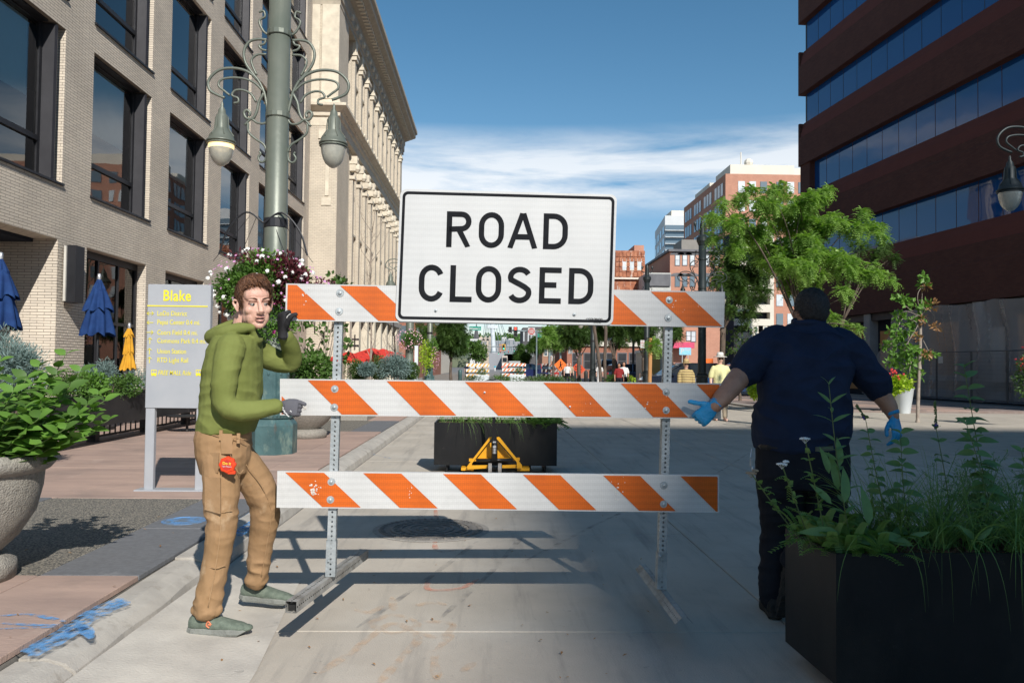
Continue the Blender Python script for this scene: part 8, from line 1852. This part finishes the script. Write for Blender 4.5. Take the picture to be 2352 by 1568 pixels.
car('red crossover with a lit tail light behind the dark blue one', at(1241,101), 101, math.pi, paint('red_paint', (.45,.02,.02)), tail=True)
car('black car parked right of the woman in the straw hat', at(1577,44), 44.5, R(185), paint('blue_black_paint', (.012,.018,.035)), L=4.9)
car('blue car whose roof shows left of the navy shirt', at(1702,40), 40, R(178), paint('deep_blue_paint', (.01,.05,.14)), L=4.8)
car('dark blue crossover parked in the tree shade', at(1499,66)-1.5, 68, R(10), paint('slate_paint', (.06,.08,.13)))
car('white van in the gap between the shaded trunks', at(1388,74), 74, R(95), paint('white_paint', (.7,.7,.7)), L=5, H=2.1, name='parked_van', cat='van')
c = P(1643,830,42); setp(MB().box(c.x-.35,c.x+.45,44,44.3,1.70,1.95).build('taxi_roof_sign', M_wz, None), 'orange object on top of the parked car between the two hatted walkers', 'roof sign')
def boxveh(lab, px0, px1, y0, Yd, mt, name, cat, tail=True):
    a = P(px0,840,Yd); b = P(px1,y0,Yd); t = thing(name, lab, cat, ((a.x+b.x)/2,Yd,0)); MB().bevbox(a.x,b.x,Yd,Yd+9,.45,b.z,.15).build('body', mt, t); MB().box(a.x+.3,b.x-.3,Yd-.03,Yd-.001,b.z*.55,b.z*.85).build('rear_window', M_autog, t)
    for u in (.02,.80): MB().box(a.x+(b.x-a.x)*u,a.x+(b.x-a.x)*u+.4,Yd-.03,Yd-.001,.9,1.25).build('tail_light', E_tail, t); MB().box(a.x+.1+(b.x-a.x-.6)*(u > .5),a.x+.5+(b.x-a.x-.6)*(u > .5),Yd+.5,Yd+1.3,0,.449).build('wheel', M_tyre, t)
boxveh('dark city bus seen from behind far down the road', 1193.5, 1209, 813.6, 250, M_tl, 'city_bus', 'bus'); boxveh('white and brown box truck far down the middle of the road', 1152.5, 1166, 816.5, 300, mat('truck_white', (.5,.45,.4), (.25,.2,.17), .6, .7), 'box_truck', 'truck')
# ------------------------------------------------------------------ far end: bridge mast, hillside blocks, tree line
mast = thing('bridge_mast', 'tall white leaning mast of a cable bridge beyond the end of the street', 'mast', (at(1136,330),330,0)); a = P(1136,835,330); b = P(1131,752,330); d = (b-a); MB().tube([(a.x,330,0),tuple(a+d*1.0),tuple(a+d*3.3)], [1.0,.9,.5], 12).build('mast', M_panew, mast); q = P(1126,752,330); MB().box(q.x-1.2,q.x+3.2,329,331,q.z-.4,q.z+.9).build('cross_head', M_panew, mast)
for px, x2 in ((1103,.6),(1110,.62),(1116,.68),(1123,.75),(1150,.7),(1160,.65),(1172,.6),(1181,.55)): e = P(px,822,330); MB().tube([tuple(e),tuple(a+d*3.0*x2*1.2)], .10, 4).build('cable', M_tlg, mast)
M_bg = [mat('far_grey_wall', (.25,.26,.28), (.30,.31,.33), .1, .9), mat('far_tan_wall', (.48,.40,.32), (.42,.35,.28), .1, .9), mat('far_white_wall', (.6,.6,.58), None, .1, .9), mat('far_brick_wall', (.36,.2,.14), (.32,.18,.12), .1, .9), mat('far_dark_wall', (.07,.07,.08), (.1,.1,.1), .1, .9)]
hill_b = [(1080,1104,778,2,430,'tan apartment block with gables at the far left of the skyline'),(1100,1130,781,1,440,'long tan apartment block behind the bridge mast'),(1138,1165,782,0,430,'grey apartment block right of the bridge mast'),(1163,1182,779,0,420,'dark grey apartment block with white window frames'),(1180,1196,784,0,440,'lighter grey block beside the dark grey one'),(1146,1162,790,3,380,'small brick building below the grey blocks'),(1153,1163,774,2,470,'white box building on the skyline'),(1168,1180,777,2,460,'second white skyline box'),(1190,1200,791,2,300,'white wall with lettering left of the bus'),(1201,1216,752,4,150,'dark tower behind the Do Not Enter sign'),(1214,1256,750,4,160,'dark steel framed building behind the mast arm')]
for i, (x0, x1, yt, mi, Yd, lab) in enumerate(hill_b):
    a = P(x0, yt, Yd); b = P(x1, yt, Yd); t = thing('far_building', lab, 'building', ((a.x+b.x)/2,Yd,0)); MB().box(a.x,b.x,Yd,Yd+15,0,a.z).build('wall', M_bg[mi], t)
    nx = max(2, int((x1-x0)/4)); nz_ = 3 if Yd > 200 else 6
    for ix in range(nx):
        for iz in range(nz_): w = (b.x-a.x)/nx; z = a.z-1.6-iz*3.4; x = a.x+w*(ix+.5); (MB().box(x-w*.25,x+w*.25,Yd-.1,Yd-.01,z-1.0,z+.9).build('window', M_pane if mi != 4 else M_panew, t) if z > 2 and (ix+iz*2+i)%5 else None)
    if mi == 1:
        for k in range(3): x = a.x+(b.x-a.x)*(k+.5)/3; MB().prism([(x-2.2,Yd-.2,a.z),(x+2.2,Yd-.2,a.z),(x,Yd-.2,a.z+2.4)], (0,6,0)).build('gable', M_bg[1], t)
upz = thing('underpass', 'dark underpass mouth and railway bridge across the far road', 'bridge', (at(1175,310),310,0)); a = P(1164,808,310); b = P(1186,806,310); MB().box(a.x-1,b.x+4,310,325,a.z-.8,a.z+.4).build('deck', M_tlg, upz); MB().box(b.x+.5,b.x+6,309.9,325,0,a.z-.81).build('abutment', M_bg[0], upz); MB().box(a.x-7,a.x-1.01,309.9,325,0,a.z-.4).build('abutment', M_bg[0], upz); MB().box(a.x-1,b.x+.49,324,324.2,0,a.z-.81).build('mouth_shade_sheet', M_dark, upz)  # black sheet at the back stands in for shade in the opening
sp_c = P(1094,776,480); setp(MB().lathe([(2.2,0),(2.2,.1),(.05,10)], (sp_c.x,480,sp_c.z-1), 6).build('church_spire', M_bg[4], None), 'thin dark church spire on the left skyline', 'spire')
hm = MB(); rr = random.Random(9)
for k in range(150):
    px = rr.uniform(1040,1260); Yd = rr.uniform(500,620); c = P(px, rr.uniform(776,792), Yd); clump(hm, c, (6,4,3.2), 26, 2.2, 1.6, rr)
o = hm.build('distant_tree_line', L_mid, None); setp(o, kind='stuff', label='distant line of trees on the low hills at the end of the street', cat='trees')
hl_ = MB(); pts = []
for k in range(41): a = k/40; x = -700+1600*a; pts.append((x, 640, 9+4*mnoise.noise(Vector((a*6,2,0)))))
for k in range(40): hl_.quad((pts[k][0],640,0),(pts[k+1][0],640,0),pts[k+1],pts[k]); hl_.quad(pts[k],pts[k+1],(pts[k+1][0],900,20),(pts[k][0],900,20))
hl_.build('hills', mat('hill_green', (.10,.13,.07), (.16,.17,.12), .02, .95), kind='structure')
tc2, a, b = frontage('corner_brick_building', 'brown brick corner building behind the shaded street trees and red diamond sign', 1303, 1478, 738, 98, 20, M_red)
for k in range(6): win_px(tc2, 1318+k*26, 1330+k*26, 757, 782, 98, M_pane, M_ltc); win_px(tc2, 1316+k*26, 1334+k*26, 812, 846, 98, M_cwin, M_dkg)
MB().box(a.x-.1,b.x+.1,97.7,97.95,4.0,4.6).build('fascia', M_ltc, tc2)
tc3, a, b = frontage('corner_loft_building', 'grey brick building partly hidden by the olive tree at the right signals', 1246, 1300, 772, 128, 20, M_bg[3])
for k in range(4): win_px(tc3, 1250+k*12, 1257+k*12, 782, 795, 128, M_pane, M_ltc); win_px(tc3, 1250+k*12, 1257+k*12, 803, 816, 128, M_pane, M_ltc)
# ------------------------------------------------------------------ painted survey marks, tyre smudges, litter
def stroke2(pts, w, mt, z): return stroke(pts, w, mt, z=z, h=z, parent=None or road)
for pts, w, z in (([(0,1415),(70,1412),(150,1428)],.04,.1545),([(0,1432),(80,1436),(150,1436)],.035,.1545),([(0,1445),(60,1443),(130,1440)],.03,.1545)):
    m_o = stroke(pts, w, M_blue, z=z, h=.15, parent=pave)
for pts, w in (([(60,1503),(110,1480),(150,1455),(215,1412),(290,1378)],.13),([(150,1450),(190,1440),(205,1465)],.09),([(540,1225),(560,1195),(590,1180)],.16),([(560,1215),(600,1190)],.08)):
    for q in range(3): stroke([(x+(q-1)*w*60+rnd.uniform(-3,3),y+(q-1)*w*42+rnd.uniform(-2,2)) for x,y in pts], w*.62, M_blue, z=.128+q*.0006, h=.125, parent=road)
for pts in ([(1160,1020),(1210,1012),(1275,1018)],): pass
stroke([(390,1196),(420,1190),(455,1194),(440,1202),(400,1200),(390,1196)], .03, M_blue, z=.155, h=.15, parent=pave); 
mc = G(423,1196,.15); vb = thing('valve_cover', 'small round valve cover sprayed blue in the grey granite strip', 'valve cover', (mc.x,mc.y,.15)); MB().lathe([(.17,.151),(.17,.156),(.15,.157),(.148,.153),(.001,.153)], (mc.x,mc.y,0), 24, cap=False).build('lid', mat('blue_sprayed_iron', (.10,.25,.5), (.12,.14,.15), 14, .8), vb)
stroke([(690,1093),(740,1080),(790,1073)], .12, M_blue2, z=.006); stroke([(760,1050),(830,1040),(900,1052)], .05, M_blue2, z=.006); stroke([(455,1105),(560,1096),(640,1098),(700,1095)], .05, M_blue2, z=.156, h=.15, parent=pave)
stroke([(250,1480),(330,1462),(400,1478),(360,1500)], .035, M_blue2, z=.008)
for pts in ([(1000,1165),(1003,1200),(1000,1235)],[(1000,1215),(1003,1262),(1050,1262)],[(985,1330),(985,1352),(1055,1350),(1100,1328)]): stroke(pts, .05, M_pk, z=.0055)
for pts in ([(800,1505),(850,1462),(905,1430),(960,1462),(930,1500),(870,1568)],[(845,1430),(905,1410),(960,1432),(900,1452),(845,1430)],[(975,1425),(1040,1432),(1010,1462),(955,1448)],[(1040,1455),(1000,1500),(1005,1560)],[(815,1398),(850,1405),(880,1390)],[(955,1390),(990,1382),(1025,1388)],[(735,1545),(800,1500)],[(1060,1540),(1090,1520)],[(900,1370),(905,1400)]): stroke(pts, .055, M_or, z=.0055)
for pts, w in (([(400,1530),(470,1480),(560,1440),(640,1430)],.12),([(150,1560),(260,1548),(420,1556),(560,1540)],.08),([(660,1100),(760,1120),(840,1110)],.05),([(1200,1290),(1420,1180),(1560,1130)],.05),([(1560,1130),(1640,1090),(1720,1040)],.04),([(820,1440),(980,1330),(1100,1240)],.05),([(1010,1420),(1130,1310),(1200,1230)],.05)): stroke(pts, w, M_tar, z=.005)
rr = random.Random(15); lf = MB()
for k in range(90):
    x = rr.uniform(20,1500); y = rr.uniform(1120,1560); q = G(x,y,0); z = .004
    if q.x < -2.1: q = G(x,y,.15); z = .153
    elif q.x < -1.5: continue
    s_ = rr.uniform(.005,.016); a = rr.random()*6.28; d = Vector((math.cos(a),math.sin(a),.1)); add_leaf(lf, Vector((q.x,q.y,z+.002)), d, Vector((0,0,1)), s_*2, s_, .3, -.2)
o = lf.build('fallen_leaves', L_brown, None); setp(o, 'tiny dry leaves and litter scattered over the road and pavement', 'litter', kind='stuff')
